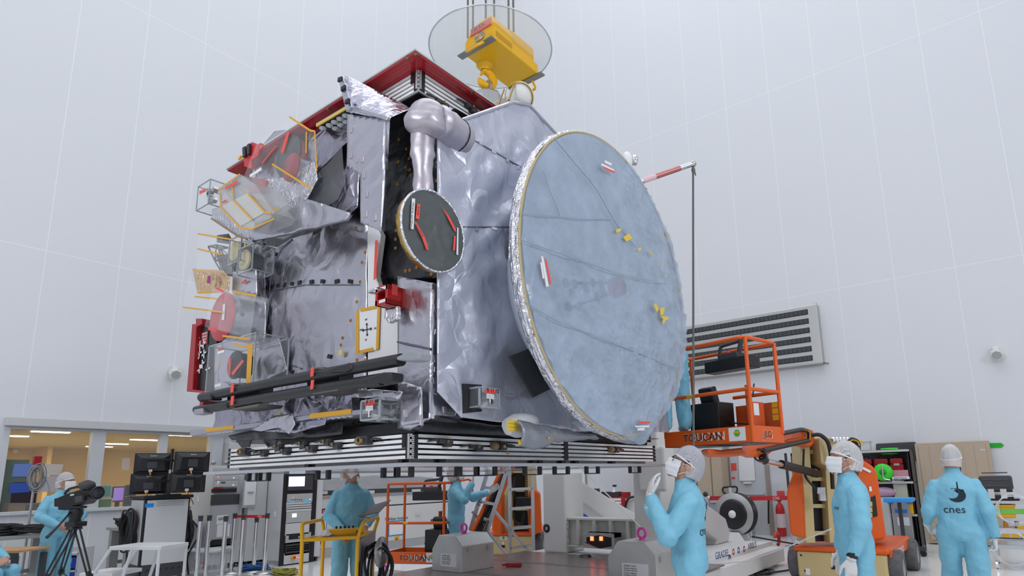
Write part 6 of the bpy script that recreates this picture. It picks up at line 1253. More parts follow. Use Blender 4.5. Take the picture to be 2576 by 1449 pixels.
face(r2, xr2, 'meter_unit', (720, 1289), (780, 1313), PANEL, .02); face(r2, xr2+.02, 'screen', (735, 1292), (746, 1301), SCR, .004); face(r2, xr2, 'blank_panel', (718, 1316), (776, 1342), LGREY, .02); face(r2, xr2, 'display_unit', (718, 1344), (780, 1364), PANEL, .02); face(r2, xr2+.02, 'dark_display', (727, 1345), (765, 1354), BLACK, .004); face(r2, xr2, 'vent_panel', (716, 1366), (780, 1390), BLACK, .02); face(r2, xr2, 'power_panel', (714, 1393), (775, 1412), LGREY, .02)
for a, b, m in ((780, 1256, LEDB), (752, 1351, LEDG), (746, 1402, LEDR), (752, 1402, LEDR), (760, 1401, LEDG), (737, 1252, LEDR)): led(r2, xr2+.026, a, b, m)
for k in range(4): face(r2, xr2+.02, 'vent_slat', (719, 1370+k*5), (777, 1371.5+k*5), DGREY, .006)
MB().lathe([(.045, 0), (.045, .02), (.03, .05), (0, .05)], X_(737, 1402, xr2+.02), (1, 0, 0), 18).build('rotary_switch', YEL, r2); MB().lathe([(.028, .05), (.02, .07), (0, .07)], X_(737, 1402, xr2+.02), (1, 0, 0), 14).build('red_knob', _M['bright_red_paint'], r2)
for a in (730, 766): face(r2, xr2+.02, 'blue_note', (a, 1256), (a+11, 1264), mat('cyan_note', (.2, .6, .75), .6), .004)
MB().prism([Y_(a, b, 6.615) for a, b in ((690, 1286), (695, 1286), (695, 1300), (690, 1300))], (0, -.002, 0)).build('label_strip', PAPER, r2)
for k in range(6): face(r2, xr2+.026, 'button', (733+k*5, 1256), (735+k*5, 1258), DGREY, .004)
xr1 = -12.1
p = X_(527, 1390, xr1); q = X_(603, 1390, xr1)
r1 = rackbox('tall light grey rack with amber digit display marked 60093', xr1, p.y, q.y, .9, X_(560, 1172, xr1).z)
for a, b in (((537, 1178), (598, 1189)), ((537, 1197), (598, 1207)), ((536, 1209), (597, 1224))): face(r1, xr1, 'instrument_unit', a, b, PANEL, .02)
face(r1, xr1, 'digit_unit', (533, 1230), (594, 1238), BLACK, .02)
for x0, s in ((541, '00054'), (566, '00068')): text('digits', s, X_(x0, 1236.5, xr1+.016), (0, 1, 0), (0, 0, 1), .045, LEDY, r1, .0005, sx=.9)
face(r1, xr1, 'drawer_unit', (532, 1245), (600, 1268), DGREY, .02); face(r1, xr1, 'front_panel', (531, 1270), (595, 1356), GREY, .012); face(r1, xr1+.004, 'white_notice', (545, 1297), (572, 1317), PAPER, .012); text('lettering', '60093', X_(549, 1309, xr1+.02), (0, 1, 0), (0, 0, 1), .055, INK, r1, .0005); face(r1, xr1+.004, 'white_notice', (546, 1320), (576, 1349), PAPER, .012); face(r1, xr1, 'dark_panel', (531, 1358), (588, 1371), BLACK, .014); face(r1, xr1, 'power_panel', (530, 1373), (590, 1386), LGREY, .014)
for a, b, m in ((588, 1202, LEDB), (587, 1220, LEDB), (549, 1200, LEDR), (548, 1217, LEDR), (580, 1378, LEDG), (549, 1212, LEDB)): led(r1, xr1+.022, a, b, m)
face(r1, xr1+.02, 'lcd_window', (556, 1212), (567, 1216), mat('lcd_green', (.05, .1, .06), .4), .003); MB().lathe([(.04, 0), (.04, .02), (.025, .045), (0, .045)], X_(559, 1379, xr1), (1, 0, 0), 18).build('rotary_switch', YEL, r1); face(r1, xr1+.02, 'red_stripe', (536, 1227), (561, 1229), RED, .003)
for q_ in ([(499, 1193), (510, 1193), (509, 1211), (498, 1211)], [(497, 1213), (508, 1213), (507, 1231), (496, 1231)], [(497, 1248), (501, 1248), (501, 1262), (497, 1262)]): MB().prism([Y_(a, b, p.y-.003) for a, b in q_], (0, -.002, 0)).build('label_strip', PAPER, r1)
MB().prism([Y_(a, b, p.y-.003) for a, b in ((511, 1220), (516, 1225), (513, 1227), (510, 1222))], (0, -.002, 0)).build('green_mark', LEDG if False else mat('green_tape', (.1, .7, .1), .5), r1)
r3 = rackbox('grey rack with a small door window between the two tall racks', -12.0, q.y+.06, min(q.y+.62, 6.6), .8, 1.9, m=LGREY); x3 = -12.0
face(r3, x3, 'door_frame', (613, 1208), (641, 1276), GREY, .014); face(r3, x3+.014, 'door', (617, 1211), (641, 1270), PAPER, .006); face(r3, x3+.02, 'handle', (623, 1237), (637, 1239), STEEL, .03); face(r3, x3, 'white_notice', (612, 1179), (624, 1188), PAPER, .006); face(r3, x3, 'white_notice', (626, 1178), (640, 1187), PAPER, .006)
wc = thing('wall_cabinet', 'pale grey wall cabinet with two round knobs behind the racks', 'cabinet', (LX+.3, 7.4, 0)); MB().bb((LX, 6.66, 1.0), (LX+.25, 8.6, 2.45)).build('body', LGREY, wc, bevel=.01)
for px in (536, 568): MB().lathe([(.05, 0), (.05, .03), (.04, .04), (0, .04)], X_(px, 1164, LX+.25), (1, 0, 0), 18).build('knob', STEEL, wc)
for px in (532, 562): p3 = X_(px, 1140, LX+.252); MB().bb((LX+.25, p3.y, 1.05), (LX+.255, p3.y+.01, 2.4)).build('door_gap', GREY, wc)
# clear storage bin, cable bundles on the floor
sb = thing('storage_bin', 'clear plastic storage bin behind the first barrier post', 'bin', at0(528, 11.2)); so2 = at0(528, 11.2)
BIN = glass('bin_plastic', (.8, .83, .86), .35, .2); MB().box(so2+V((0, 0, .2)), (.62, .5, .4), Rd).build('tub', BIN, sb, bevel=.02); MB().box(so2+V((0, 0, .41)), (.68, .55, .04), Rd).build('lid', mat('bin_lid', (.6, .62, .64), .4), sb, bevel=.01); MB().tube(arc(so2-G*.27+GR*.12+V((0, 0, .2)), .05, -1.3, 1.3, 8, GR, V((0, 0, 1))), .014, 6).build('red_handle', REDTAG, sb)
coil('blue cable heap on the floor before the grey racks', Z_(640, 1428, .06), .05, .22, (0, 0, 1), 22, .01, mat('blue_cable', (.02, .1, .3), .5), seed=41); coil('yellow and brown cable heap on the floor by the instrument rack', Z_(715, 1438, .05), .04, .28, (0, 0, 1), 14, .01, mat('olive_cable', (.3, .28, .04), .5), seed=42, squash=.5)
coil('black cable heap behind the barrier posts', Z_(628, 1402, .1), .08, .25, (0, 0, 1), 14, .012, seed=43)
# yellow cart with pendant, tray and reel
yc = thing('yellow_cart', 'yellow two-shelf tubular cart carrying a crane pendant and steel reel', 'cart', at0(835, 6.95)); cz = .95
K = lambda px, py, d: AT(px, py, d)
fl_, fr_, bl2, br2 = at0(768, 6.7), at0(905, 6.9), at0(820, 7.35), at0(952, 7.5)
f = (fr_-fl_); bk_ = (bl2-fl_)
def CK(a, b, z): return fl_+f*a+bk_*b+V((0, 0, z))
for a, nm in ((0, 'left'), (1, 'right')):
    MB().tube(rpath([CK(a, 0, .05), CK(a, 0, cz), CK(a-.03 if a == 0 else a+.1, 0, cz+.17), CK(a-.03 if a == 0 else a+.1, 1, cz+.17), CK(a, 1, cz), CK(a, 1, .05)], .1), .02, 10).build('handle_frame', YEL, yc)
for z in (cz, .2):
    for p1, p2 in (((0, 0), (1, 0)), ((1, 0), (1, 1)), ((1, 1), (0, 1)), ((0, 1), (0, 0))): MB().tube([CK(*p1, z), CK(*p2, z)], .019, 8).build('shelf_rail', YEL, yc)
    MB().prism([CK(0, 0, z), CK(1, 0, z), CK(1, 1, z), CK(0, 1, z)], (0, 0, -.01)).build('shelf', YEL, yc)
for a in (0, 1):
    for b in (0, 1): MB().lathe([(.045, -.015), (.05, 0), (.045, .015)], CK(a, b, .05), f.normalized().cross(V((0, 0, 1))), 16).build('caster', DGREY, yc)
MB().prism([CK(1.02, -.02, cz-.03), CK(1.02, 1, cz+.03), CK(1.02, 1, cz-.25), CK(1.02, -.02, cz-.25)], f*.02).build('side_plate', STEEL, yc)
MB().cyl(CK(1.04, .5, cz-.2), CK(1.3, .5, cz-.2), .07, n=20).build('reel_hub', STEEL, yc); MB().lathe([(0, .0), (.17, 0), (.17, .012), (0, .012)], CK(1.3, .5, cz-.2), f+G*-.3, 32, a0=.3, a1=2*pi-.0).build('reel_disc', STEEL, yc)
rch = CK(1.18, .5, cz-.32); coil('looped black pendant cable hanging on the reel of the yellow cart', rch+V((0, 0, -.05)), .09, .19, f-G*f.length*.8, 6, .015, BLACK, squash=1.25, seed=51, tail=[CK(.86, .4, cz+.04), CK(.98, .2, cz+.02), CK(1.06, .1, cz-.2), CK(1.05, .1, cz-.6), CK(1.2, .2, cz-.7)])
pe = thing('crane_pendant', 'yellow crane remote pendant under the hands of the person at the cart', 'remote control', CK(.6, .5, cz)); Rc = rotz(math.atan2(f.y, f.x)); MB().box(CK(.58, .5, cz+.045), (.42, .12, .07), Rc).build('case', YEL, pe, bevel=.015)
for k in range(5): MB().lathe([(.012, 0), (.012, .025), (0, .028)], CK(.42+k*.08, .5, cz+.08), (0, 0, 1), 10).build('button', BLACK, pe)
obj1('crumpled white cloth on the left of the yellow cart', 'cloth', 'white_cloth', MB().grid(lambda u, v: CK(.12+.28*u, .2+.5*v, cz+.025+.05*math.sin(pi*u)*math.sin(pi*v)*(1+noise.noise(V((u*5, v*5, 1))))), 14, 8), PAPER, solid=.004)
tl_ = thing('clipboard', 'dark clipboard propped on the right handle of the yellow cart', 'clipboard', CK(1.05, .6, cz+.19)); MB().prism([CK(.9, .3, cz+.2), CK(1.3, .3, cz+.24), CK(1.36, .9, cz+.36), CK(.96, .9, cz+.3)], (0, 0, .01)).build('board', mat('brown_board', (.12, .09, .08), .4), tl_); MB().tube([CK(.92, .35, cz+.18), CK(1.2, .35, cz+.19)], .01, 6).build('clip', STEEL, tl_)
# white insulation crate and the covered load behind the people
cx = -11.75
cr = thing('insulation_crate', 'large white insulation crate with red stripe behind the yellow cart', 'crate', (cx, 9, 0)); cy0, cy1 = 7.62, 11.4; zt2 = X_(900, 1243, cx).z
CW = mat('crate_white', (.66, .66, .65), .45)
MB().bb((cx-1.2, cy0, .18), (cx, cy1, zt2-.3)).build('lower_body', CW, cr, bevel=.01); MB().bb((cx-1.2, cy0, zt2-.27), (cx, cy1, zt2-.06)).build('lid', CW, cr, bevel=.01); MB().bb((cx-1.22, cy0-.01, zt2-.06), (cx+.02, cy1+.01, zt2)).build('lid_rim', ALU, cr); MB().bb((cx-1.19, cy0+.01, zt2-.31), (cx-.01, cy1-.01, zt2-.26)).build('seal', DGREY, cr); MB().bb((cx-1.2, cy0, .0), (cx+.01, cy1, .18)).build('skid', ALU, cr)
MB().bb((cx-.001, cy0, X_(800, 1292, cx).z), (cx+.004, X_(845, 1290, cx).y, X_(800, 1284, cx).z)).build('red_stripe', _M['belt_red'], cr); text('lettering', 'CSG', (cx+.006, cy0+.06, X_(800, 1291, cx).z), (0, 1, 0), (0, 0, 1), .06, PAPER, cr, .0005); text('lettering', 'Multilayer Insulation', (cx+.004, cy0+.02, X_(800, 1306, cx).z), (0, 1, 0), (0, 0, 1), .055, INK, cr, .0005, sx=.85); text('lettering', 'Multilayer Insulation', (cx+.004, X_(968, 1310, cx).y, X_(968, 1310, cx).z), (0, 1, 0), (0, 0, 1), .07, INK, cr, .0005, sx=.85)
for a, b in (((797, 1308), (821, 1340)), ((978, 1311), (1015, 1346))): face(cr, cx, 'blue_frame', a, b, mat('blue_frame', (.03, .3, .62), .5), .004); face(cr, cx+.004, 'white_notice', (a[0]+2, a[1]+3), (b[0]-2, b[1]-3), PAPER, .003)
for a, b in (((800, 1357), (809, 1371)), ((993, 1350), (1004, 1363))): face(cr, cx, 'yellow_label', a, b, YEL, .004); face(cr, cx+.004, 'arrow_mark', (a[0]+2, a[1]+3), (a[0]+3.5, b[1]-3), BLACK, .002); face(cr, cx+.004, 'arrow_mark', (a[0]+5.5, a[1]+3), (a[0]+7, b[1]-3), BLACK, .002)
for a, b in (((935, 1294), (942, 1298)), ((1045, 1288), (1056, 1296)), ((928, 1234), (940, 1241)), ((1037, 1231), (1056, 1238)), ((800, 1236), (822, 1243))): face(cr, cx, 'clasp', a, b, LGREY, .03)
cv_ = thing('covered_load', 'long load under grey plastic sheeting on top of the white crate', 'load', (cx-.5, 9.3, zt2))
foilp = mat('grey_sheeting', (.3, .3, .31), .25, .4, bump=.3, bscale=8)
MB().grid(lambda u, v: V((cx-.05-.9*v, cy0+.05+3.4*u, zt2+.02+(.06+.32*math.sin(pi*min(1, v*1.05))*(.55+.45*math.sin(pi*(.15+.7*u)))+.05*noise.noise(V((u*9, v*4, 2)))))), 60, 14).build('sheeting', foilp, cv_); MB().bb((cx-.95, cy0+.05, zt2), (cx-.05, cy0+3.4, zt2+.1)).build('pallet', DGREY, cv_)
# control room contents seen through the window
wx = LX-.9
def off_mon(label, px0, py0, px1, py1, x, m, frm=LGREY):
    a, b = X_(px0, py0, x), X_(px1, py1, x); e = thing('office_monitor', label, 'monitor', (x, (a.y+b.y)/2, b.z)); MB().bb((x-.05, a.y, b.z), (x, b.y, a.z)).build('case', frm, e, bevel=.01); MB().bb((x, a.y+.025, b.z+.03), (x+.004, b.y-.025, a.z-.025)).build('screen', m, e); MB().bb((x-.04, (a.y+b.y)/2-.04, .98), (x-.01, (a.y+b.y)/2+.04, b.z)).build('stand', frm, e)
off_mon('teal screened monitor standing highest in the control room', 240, 1220, 280, 1252, wx-.2, mat('teal_screen', (.05, .22, .2), .3, emit=.2)); off_mon('green screened monitor in the control room window', 237, 1254, 281, 1284, wx, mat('green_screen', (.03, .12, .02), .3, emit=.15)); off_mon('purple screened monitor in the control room', 284, 1224, 312, 1262, wx-.3, mat('purple_screen', (.25, .15, .5), .3, emit=.8), BLACK); off_mon('dark monitor at the right in the control room', 312, 1250, 342, 1284, wx, CELL, DGREY); off_mon('dark monitor behind the right control desk', 316, 1220, 342, 1248, wx-.2, CELL, DGREY)
dsk = thing('control_desk', 'long control desk behind the observation window', 'desk', (wx, 4.5, 0)); MB().bb((wx-.6, 2.5, .94), (wx+.3, 6.4, .98)).build('worktop', BEIGE, dsk)
for y in (2.6, 4.4, 6.2): MB().bb((wx-.5, y, 0), (wx+.2, y+.06, .94)).build('leg', GREY, dsk)
eq = thing('desk_equipment', 'tan instrument case with green lights behind the left window pane', 'instrument', X_(60, 1290, wx+.1)); a, b = X_(22, 1266, wx+.1), X_(112, 1292, wx+.1); MB().bb((wx-.3, a.y, b.z), (wx+.1, b.y, a.z)).build('case', mat('tan_case', (.3, .24, .14), .5), eq, bevel=.01); MB().bb((wx+.1, a.y+.25, b.z+.02), (wx+.105, b.y-.05, a.z-.04)).build('panel', DGREY, eq); led(eq, wx+.106, 98, 1278, LEDG, .015)
gb_ = thing('green_board', 'dark green board behind the left observation pane', 'board', (LX-1.3, 2.9, 1.0)); a, b = X_(10, 1156, LX-1.3), X_(55, 1300, LX-1.3); MB().bb((LX-1.35, a.y-.6, .4), (LX-1.3, b.y, a.z)).build('panel', mat('board_green', (.01, .1, .05), .5), gb_)
def poster(label, poly, m, x=LX-.06, cat='poster'): return obj1(label, cat, 'poster', MB().prism([X_(a, b, x) for a, b in poly], (-.003, 0, 0)), m)
poster('blue and white poster stuck on the left observation pane', [(36, 1167), (88, 1167), (80, 1199), (29, 1199)], mat('poster_blue', (.15, .25, .6), .5)); poster('pale notice sheet in the left observation pane, above the camera operator', [(112, 1167), (160, 1168), (152, 1196), (107, 1195)], mat('notice_pale', (.6, .55, .5), .5)); poster('pale printed sheet in the left observation pane, below the notice sheet', [(100, 1197), (150, 1198), (145, 1237), (95, 1238)], mat('sheet_lilac', (.5, .45, .48), .5)); poster('dark space poster low in the left observation pane', [(33, 1213), (97, 1213), (90, 1265), (26, 1265)], mat('poster_dark', (.03, .02, .03), .4)); poster('blue banner sheet over the dark poster', [(26, 1215), (80, 1214), (74, 1238), (22, 1241)], mat('poster_royal', (.04, .1, .45), .5), LX-.055); poster('white paper on the partition in the control room', [(308, 1152), (327, 1153), (325, 1183), (306, 1181)], PAPER, LX-1.5)
tag(MB().lathe([(.06, 0), (.075, .05), (.06, .09), (0, .1)], X_(37, 1134, RX+.02), (1, 0, 0), 20).build('wall_speaker', WHITE), 'round white fixture on the office wall behind the left pane', 'speaker')
P9 = person('bald person standing in the control room behind the four monitors', 417, 15.3, 60, 1.7, head=(20, 0), cap='bald', mask=False, gloves=(0, 0), suit=mat('dark_clothes', (.03, .03, .03), .7))
for px, py, d in ((128, 1087, 0), (25, 1097, 0), (288, 1117, 0), (365, 1107, 0), (250, 1124, 0), (445, 1095, 0)):
    q = Z_(px, py, 2.63); tag(MB().box(q, (.12, .6, .02)).build('ceiling_strip_light', mat('strip_glow', (1, .92, .75), .4, emit=6)), 'glowing strip light on the control room ceiling', 'ceiling light', 'control room strip lights')
# ------------------------------------------------------------------ right background
yB = BY
vg = thing('vent_panel', 'large aluminium wall panel with six rows of dark grilles', 'vent panel', (-5, BY-.1, 4)); a, b = Y_(2054, 764, yB-.22), Y_(2068, 914, yB-.22)
x0, x1, z0, z1 = -8.0, a.x, b.z, a.z
fr = MB(); fr.bb((x0, yB-.22, z0), (x1, yB, z1)); fr.build('frame', mat('brushed_aluminium', (.5, .5, .49), .35, .6), vg, bevel=.02)
rowh = (z1-z0)/6.35
for k in range(6):
    zc = z1-(z1-z0)*(.11+.156*k); e = thing('grille_row', None, None); e.location = V((x0, yB-.23, zc))-wpos(vg); e.parent = vg
    MB().bb((x0+.1, yB-.235, zc-.068), (x1-.22, yB-.22, zc+.068)).build('dark_slot', mat('slot_dark', (.02, .022, .025), .4), e, bevel=.01); g = MB(); n = 40; wd = (x1-.24-x0-.12)/n
    for i in range(n): g.bb((x0+.12+i*wd+.006, yB-.245, zc-.055), (x0+.12+(i+1)*wd-.006, yB-.235, zc+.055))
    g.build('grille_tiles', mat('grille_tile', (.05, .058, .062), .5), e)
MB().tube([(x1, yB-.15, z0+.02), (x1+.12, yB-.2, z0-.02)], .02, 8).build('drain_cock', BRASS, vg); MB().lathe([(.03, .0), (.03, .06), (0, .06)], V((x1-.05, yB-.12, z1)), (0, 0, 1), 12).build('lifting_eye', STEEL, vg)
def speaker(label, p, n):
    e = thing('wall_speaker', label, 'speaker', p); p = V(p); n = V(n); MB().box(p+n*.05, (.1, .1, .26), frame(n)@Matrix.Rotation(0, 3, 'X')).build('bracket', WHITE, e); MB().lathe([(.06, .05), (.1, .12), (.12, .2), (.13, .24), (.1, .26), (0, .26)], p+V((0, 0, -.04)), (n+V((0, 0, -.5))).normalized(), 8, smooth=False).build('horn', mat('cream_white', (.75, .73, .68), .5), e); MB().lathe([(0, .262), (.09, .262)], p+V((0, 0, -.04)), (n+V((0, 0, -.5))).normalized(), 8).build('grille', GREY, e)
speaker('small white wall speaker on the left wall near the craft', X_(432, 928, LX), (1, 0, 0)); speaker('small white wall speaker on the right side of the far wall', Y_(2505, 880, yB), (0, -1, 0))
# beige cabinets
def cab(label, x0, x1, y, h, dep, doors, nm='metal_cabinet'):
    e = thing(nm, label, 'cabinet', ((x0+x1)/2, y+dep/2, 0)); MB().bb((x0, y, .02), (x1, y+dep, h)).build('body', BEIGE, e, bevel=.006); return e
yc_ = 15.25; a, b = Y_(2300, 1116, yc_), Y_(2488, 1118, yc_); z_t = a.z
cb1 = cab('tall beige metal cabinet behind the walking person', a.x, b.x, yc_, z_t, .5, 2); w_ = b.x-a.x
for k in range(2):
    d = MB().bb((a.x+.06+k*(w_-.12)/2+.006, yc_-.02, .08), (a.x+.06+(k+1)*(w_-.12)/2-.006, yc_, z_t-.06)).build('door', BEIGE, cb1, bevel=.004)
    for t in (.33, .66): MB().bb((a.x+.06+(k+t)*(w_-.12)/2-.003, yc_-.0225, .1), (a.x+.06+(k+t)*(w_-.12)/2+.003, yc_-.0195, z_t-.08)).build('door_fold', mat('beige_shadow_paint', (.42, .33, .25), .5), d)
MB().bb((b.x-.16, yc_-.024, z_t-.2), (b.x-.08, yc_-.02, z_t-.17)).build('name_plate', LGREY, cb1)
ya = 15.2; a, b = Y_(1640, 1150, ya), Y_(1820, 1142, ya)
oc = thing('open_cabinet', 'open beige metal cabinet with folded cloths beside the white door', 'cabinet', (a.x, ya, 0)); zt3 = Y_(1800, 1143, ya).z; xs0, xs1 = a.x, Y_(1757, 1200, ya).x
bx_ = MB().bb((xs0, ya+.45, .05), (xs1+.6, ya+.5, zt3)).bb((xs0, ya, .05), (xs0+.03, ya+.5, zt3)).bb((xs1+.25, ya, .05), (Y_(1815, 1200, ya).x, ya+.5, zt3)).bb((xs0, ya, zt3-.04), (xs1+.3, ya+.5, zt3)).bb((xs0, ya, .03), (xs1+.3, ya+.5, .08)); bx_.build('body', BEIGE, oc)
dr_ = MB().bb((xs1-.02, ya-.04, .06), (Y_(1790, 1200, ya).x, ya, zt3-.04)).build('door', BEIGE, oc, bevel=.004); MB().lathe([(.06, 0), (.06, .02), (0, .025)], Y_(1775, 1243, ya-.05), (0, -1, 0), 18).build('lock', DGREY, dr_)
MB().bb((Y_(1793, 1200, ya).x, ya-.03, .06), (Y_(1818, 1200, ya).x, ya, zt3-.02)).build('door', BEIGE, oc, bevel=.004)
for k in range(4):
    z = .45+k*.42; MB().bb((xs0, ya+.02, z), (xs1, ya+.45, z+.03)).build('shelf', BEIGE, oc)
    nm_ = ['lowest', 'second', 'third', 'top'][k]; obj1(f'pile of folded white cloths on the {nm_} shelf of the open beige cabinet', 'cloths', 'folded_cloth', MB().grid(lambda u, v: V((xs1-.5+.45*u, ya+.05+.3*v, z+.03+.1*math.sin(pi*u)**.5*math.sin(pi*v)**.5*(1+.5*noise.noise(V((u*4, v*4, k)))))), 12, 8), PAPER, solid=.01)
# door on the far wall with a hanging sheet
dd = struct(MB().bb((Y_(1825, 1200, yB).x, yB-.05, 0), (Y_(1840, 1200, yB).x, yB, 2.35)).bb((Y_(1927, 1200, yB).x, yB-.05, 0), (Y_(1937, 1200, yB).x, yB, 2.35)).bb((Y_(1825, 1200, yB).x, yB-.05, 2.3), (Y_(1937, 1200, yB).x, yB, 2.36)).build('door_1', mat('taupe_paint', (.36, .3, .26), .5)))
MB().bb((Y_(1840, 1200, yB).x, yB-.03, 0), (Y_(1927, 1200, yB).x, yB-.01, 2.3)).build('door_leaf', mat('door_grey', (.58, .6, .63), .5), dd); MB().bb((Y_(1842, 1240, yB).x, yB-.06, .98), (Y_(1925, 1240, yB).x, yB-.03, 1.03)).build('push_bar', LGREY, dd)
obj1('white paper sheet hanging on the grey door', 'paper', 'hanging_sheet', MB().prism([Y_(a, b, yB-.06) for a, b in ((1857, 1142), (1895, 1140), (1900, 1209), (1860, 1210))], (0, .004, 0)), PAPER); obj1('small white holder below the hanging sheet', 'holder', 'wall_holder', MB().bb(Y_(1870, 1217, yB-.1), Y_(1891, 1212, yB-.03)), WHITE)
obj1('red and white notice on the door frame', 'sign', 'red_notice', MB().bb(Y_(1840, 1184, yB-.036), Y_(1852, 1165, yB-.032)), REDTAG); obj1('small red notice lower on the grey door', 'sign', 'red_notice', MB().bb(Y_(1841, 1205, yB-.036), Y_(1849, 1200, yB-.032)), REDTAG)
d2 = struct(MB().bb((Y_(1440, 1240, yB).x, yB-.04, 0), (Y_(1475, 1240, yB).x, yB, 2.1)).build('door_2', WHITE)); MB().bb((Y_(1475, 1240, yB).x, yB-.05, 0), (Y_(1478, 1240, yB).x, yB, 2.14)).build('door_frame', _M['taupe_paint'], d2)
sgn = thing('direction_sign', 'red and green arrow sign on the wall above the black case', 'sign', Y_(2500, 1122, yB)); MB().prism([Y_(a, b, yB-.015) for a, b in ((2452, 1117), (2474, 1115), (2474, 1127), (2452, 1128))], (0, .012, 0)).build('red_part', RED, sgn); MB().prism([Y_(a, b, yB-.015) for a, b in ((2475, 1115), (2518, 1114), (2526, 1120), (2519, 1126), (2475, 1127))], (0, .012, 0)).build('green_arrow', mat('sign_green', (.01, .42, .02), .5), sgn)
obj1('small red and green sign strip on the far wall below the craft', 'sign', 'direction_sign', MB().bb(Y_(1479, 1166, yB-.02), Y_(1500, 1163, yB-.01), 0).bb(Y_(1502, 1165.5, yB-.02), Y_(1524, 1163, yB-.01), 1), [RED, _M['sign_green']])
# shelf rack
ys = 13.5; a, b = Y_(1996, 1142, ys), Y_(2313, 1365, ys)
def sx(px): return Y_(px, 1250, ys).x
sr = thing('shelf_rack', 'black and grey shelf rack with red toolboxes right of the orange lift', 'shelf', (sx(2230), ys, 0)); shz = [Y_(2280, y, ys).z for y in (1130, 1211, 1252, 1293, 1362)]
xa_, xb_ = sx(2150), sx(2302)
for x in (xa_, xb_-.04):
    for y in (ys, ys+.55): MB().bb((x, y, 0), (x+.05, y+.05, shz[0]+.02)).build('upright', BLACK, sr)
for i, z in enumerate(shz[:4]+[.12]): MB().bb((xa_, ys-.01, z-.04), (xb_, ys+.6, z)).build('shelf', mat('shelf_grey', (.55, .56, .56), .4), sr)
MB().bb((xa_, ys+.6, .1), (xb_, ys+.62, shz[0])).build('back_panel', mat('back_dark', (.16, .17, .19), .6), sr); MB().bb((xb_-.02, ys, .1), (xb_, ys+.6, shz[0])).build('side_panel', BLACK, sr)
def sq_(px, z): p = Y_(px, 1250, ys+.05); return V((p.x, ys+.05, z))
for i, (p0_, p1_, lb) in enumerate(((2170, 2202, 'leftmost red metal toolbox on the upper rack shelf'), (2207, 2243, 'middle red metal toolbox on the upper rack shelf'), (2248, 2282, 'rightmost red metal toolbox on the upper rack shelf'))):
    e = thing('toolbox', lb, 'toolbox', sq_((p0_+p1_)/2, shz[1])); A_, B_ = sq_(p0_, shz[1]), sq_(p1_, shz[1]); MB().bb((A_.x, ys+.1, shz[1]), (B_.x, ys+.4, shz[1]+.32)).build('body', RED, e, bevel=.006); MB().bb((A_.x, ys+.09, shz[1]+.32), (B_.x, ys+.41, shz[1]+.44)).build('lid', RED, e, bevel=.03); MB().bb(((A_.x+B_.x)/2-.05, ys+.085, shz[1]+.3), ((A_.x+B_.x)/2+.05, ys+.1, shz[1]+.34)).build('latch', STEEL, e); MB().tube(rpath([V((A_.x+.06, ys+.25, shz[1]+.44)), V((A_.x+.08, ys+.25, shz[1]+.5)), V((B_.x-.08, ys+.25, shz[1]+.5)), V((B_.x-.06, ys+.25, shz[1]+.44))], .03), .01, 6).build('handle', BLACK, e)
GRN = mat('reel_green', (.05, .7, .04), .4)
def reel(label, c, ax, r=.16, m=GRN):
    e = thing('cable_reel', label, 'cable reel', c); MB().lathe([(.05, .06), (r, .06), (r*1.02, .045), (r, .03), (.05, .03)], c, ax, 30).build('flange', m, e); MB().lathe([(.05, -.06), (r, -.06), (r, -.04), (.05, -.04)], c, ax, 30).build('flange', m, e); MB().lathe([(r*.62, .04), (r*.62, -.04)], c, ax, 24).build('cable_wrap', DGREY, e); MB().lathe([(0, .065), (.06, .065), (.065, .03)], c, ax, 16).build('hub', mat('hub_green', (.02, .3, .02), .4), e); return e
rl = reel('bright green cable reel standing before the red toolboxes', Y_(2222, 1188, ys-.08), (0, -1, 0)); MB().tube(rpath([Y_(2219, 1170, ys-.16), Y_(2222, 1205, ys-.16), Y_(2240, 1208, ys-.16)], .05), .012, 6).build('frame_tube', CHROME, rl)
reel('green cable reel lying on the toolboxes at the top of the rack', V((sq_(2248, 0).x, ys+.25, shz[1]+.58)), (0, 0, 1), .15)
ps_ = thing('power_strip', 'white multi-socket power strip on the rack shelf edge', 'power strip', Y_(2265, 1207, ys-.03)); p, q = Y_(2244, 1206, ys-.03), Y_(2288, 1201, ys-.03); MB().bb((p.x, ys-.06, p.z), (q.x, ys-.01, q.z+.02)).build('strip_body', WHITE, ps_, bevel=.005)
for k in range(6): MB().lathe([(.02, 0), (.015, .004), (0, .002)], V((p.x+.06+k*(q.x-p.x-.12)/5, ys-.061, (p.z+q.z)/2+.01)), (0, -1, 0), 12).build('socket', GREY, ps_)
obj1('pink translucent sheet leaning before the right toolbox', 'sheet', 'pink_sheet', MB().bb(Y_(2247, 1201, ys+.0), Y_(2284, 1182, ys+.02)), mat('pink_plastic', (.6, .25, .32), .4))
ib = thing('instrument_box', 'pale instrument box with a white knob on the middle rack shelf', 'instrument', sq_(2268, shz[2])); A_, B_ = sq_(2250, 0), sq_(2285, 0); MB().bb((A_.x, ys+.05, shz[2]), (B_.x, ys+.35, shz[2]+.26)).build('case', mat('pale_olive', (.5, .52, .42), .5), ib, bevel=.008); MB().cyl((A_.x+.02, ys+.05, shz[2]+.12), (A_.x-.1, ys-.02, shz[2]+.12), .025).build('knob', WHITE, ib)
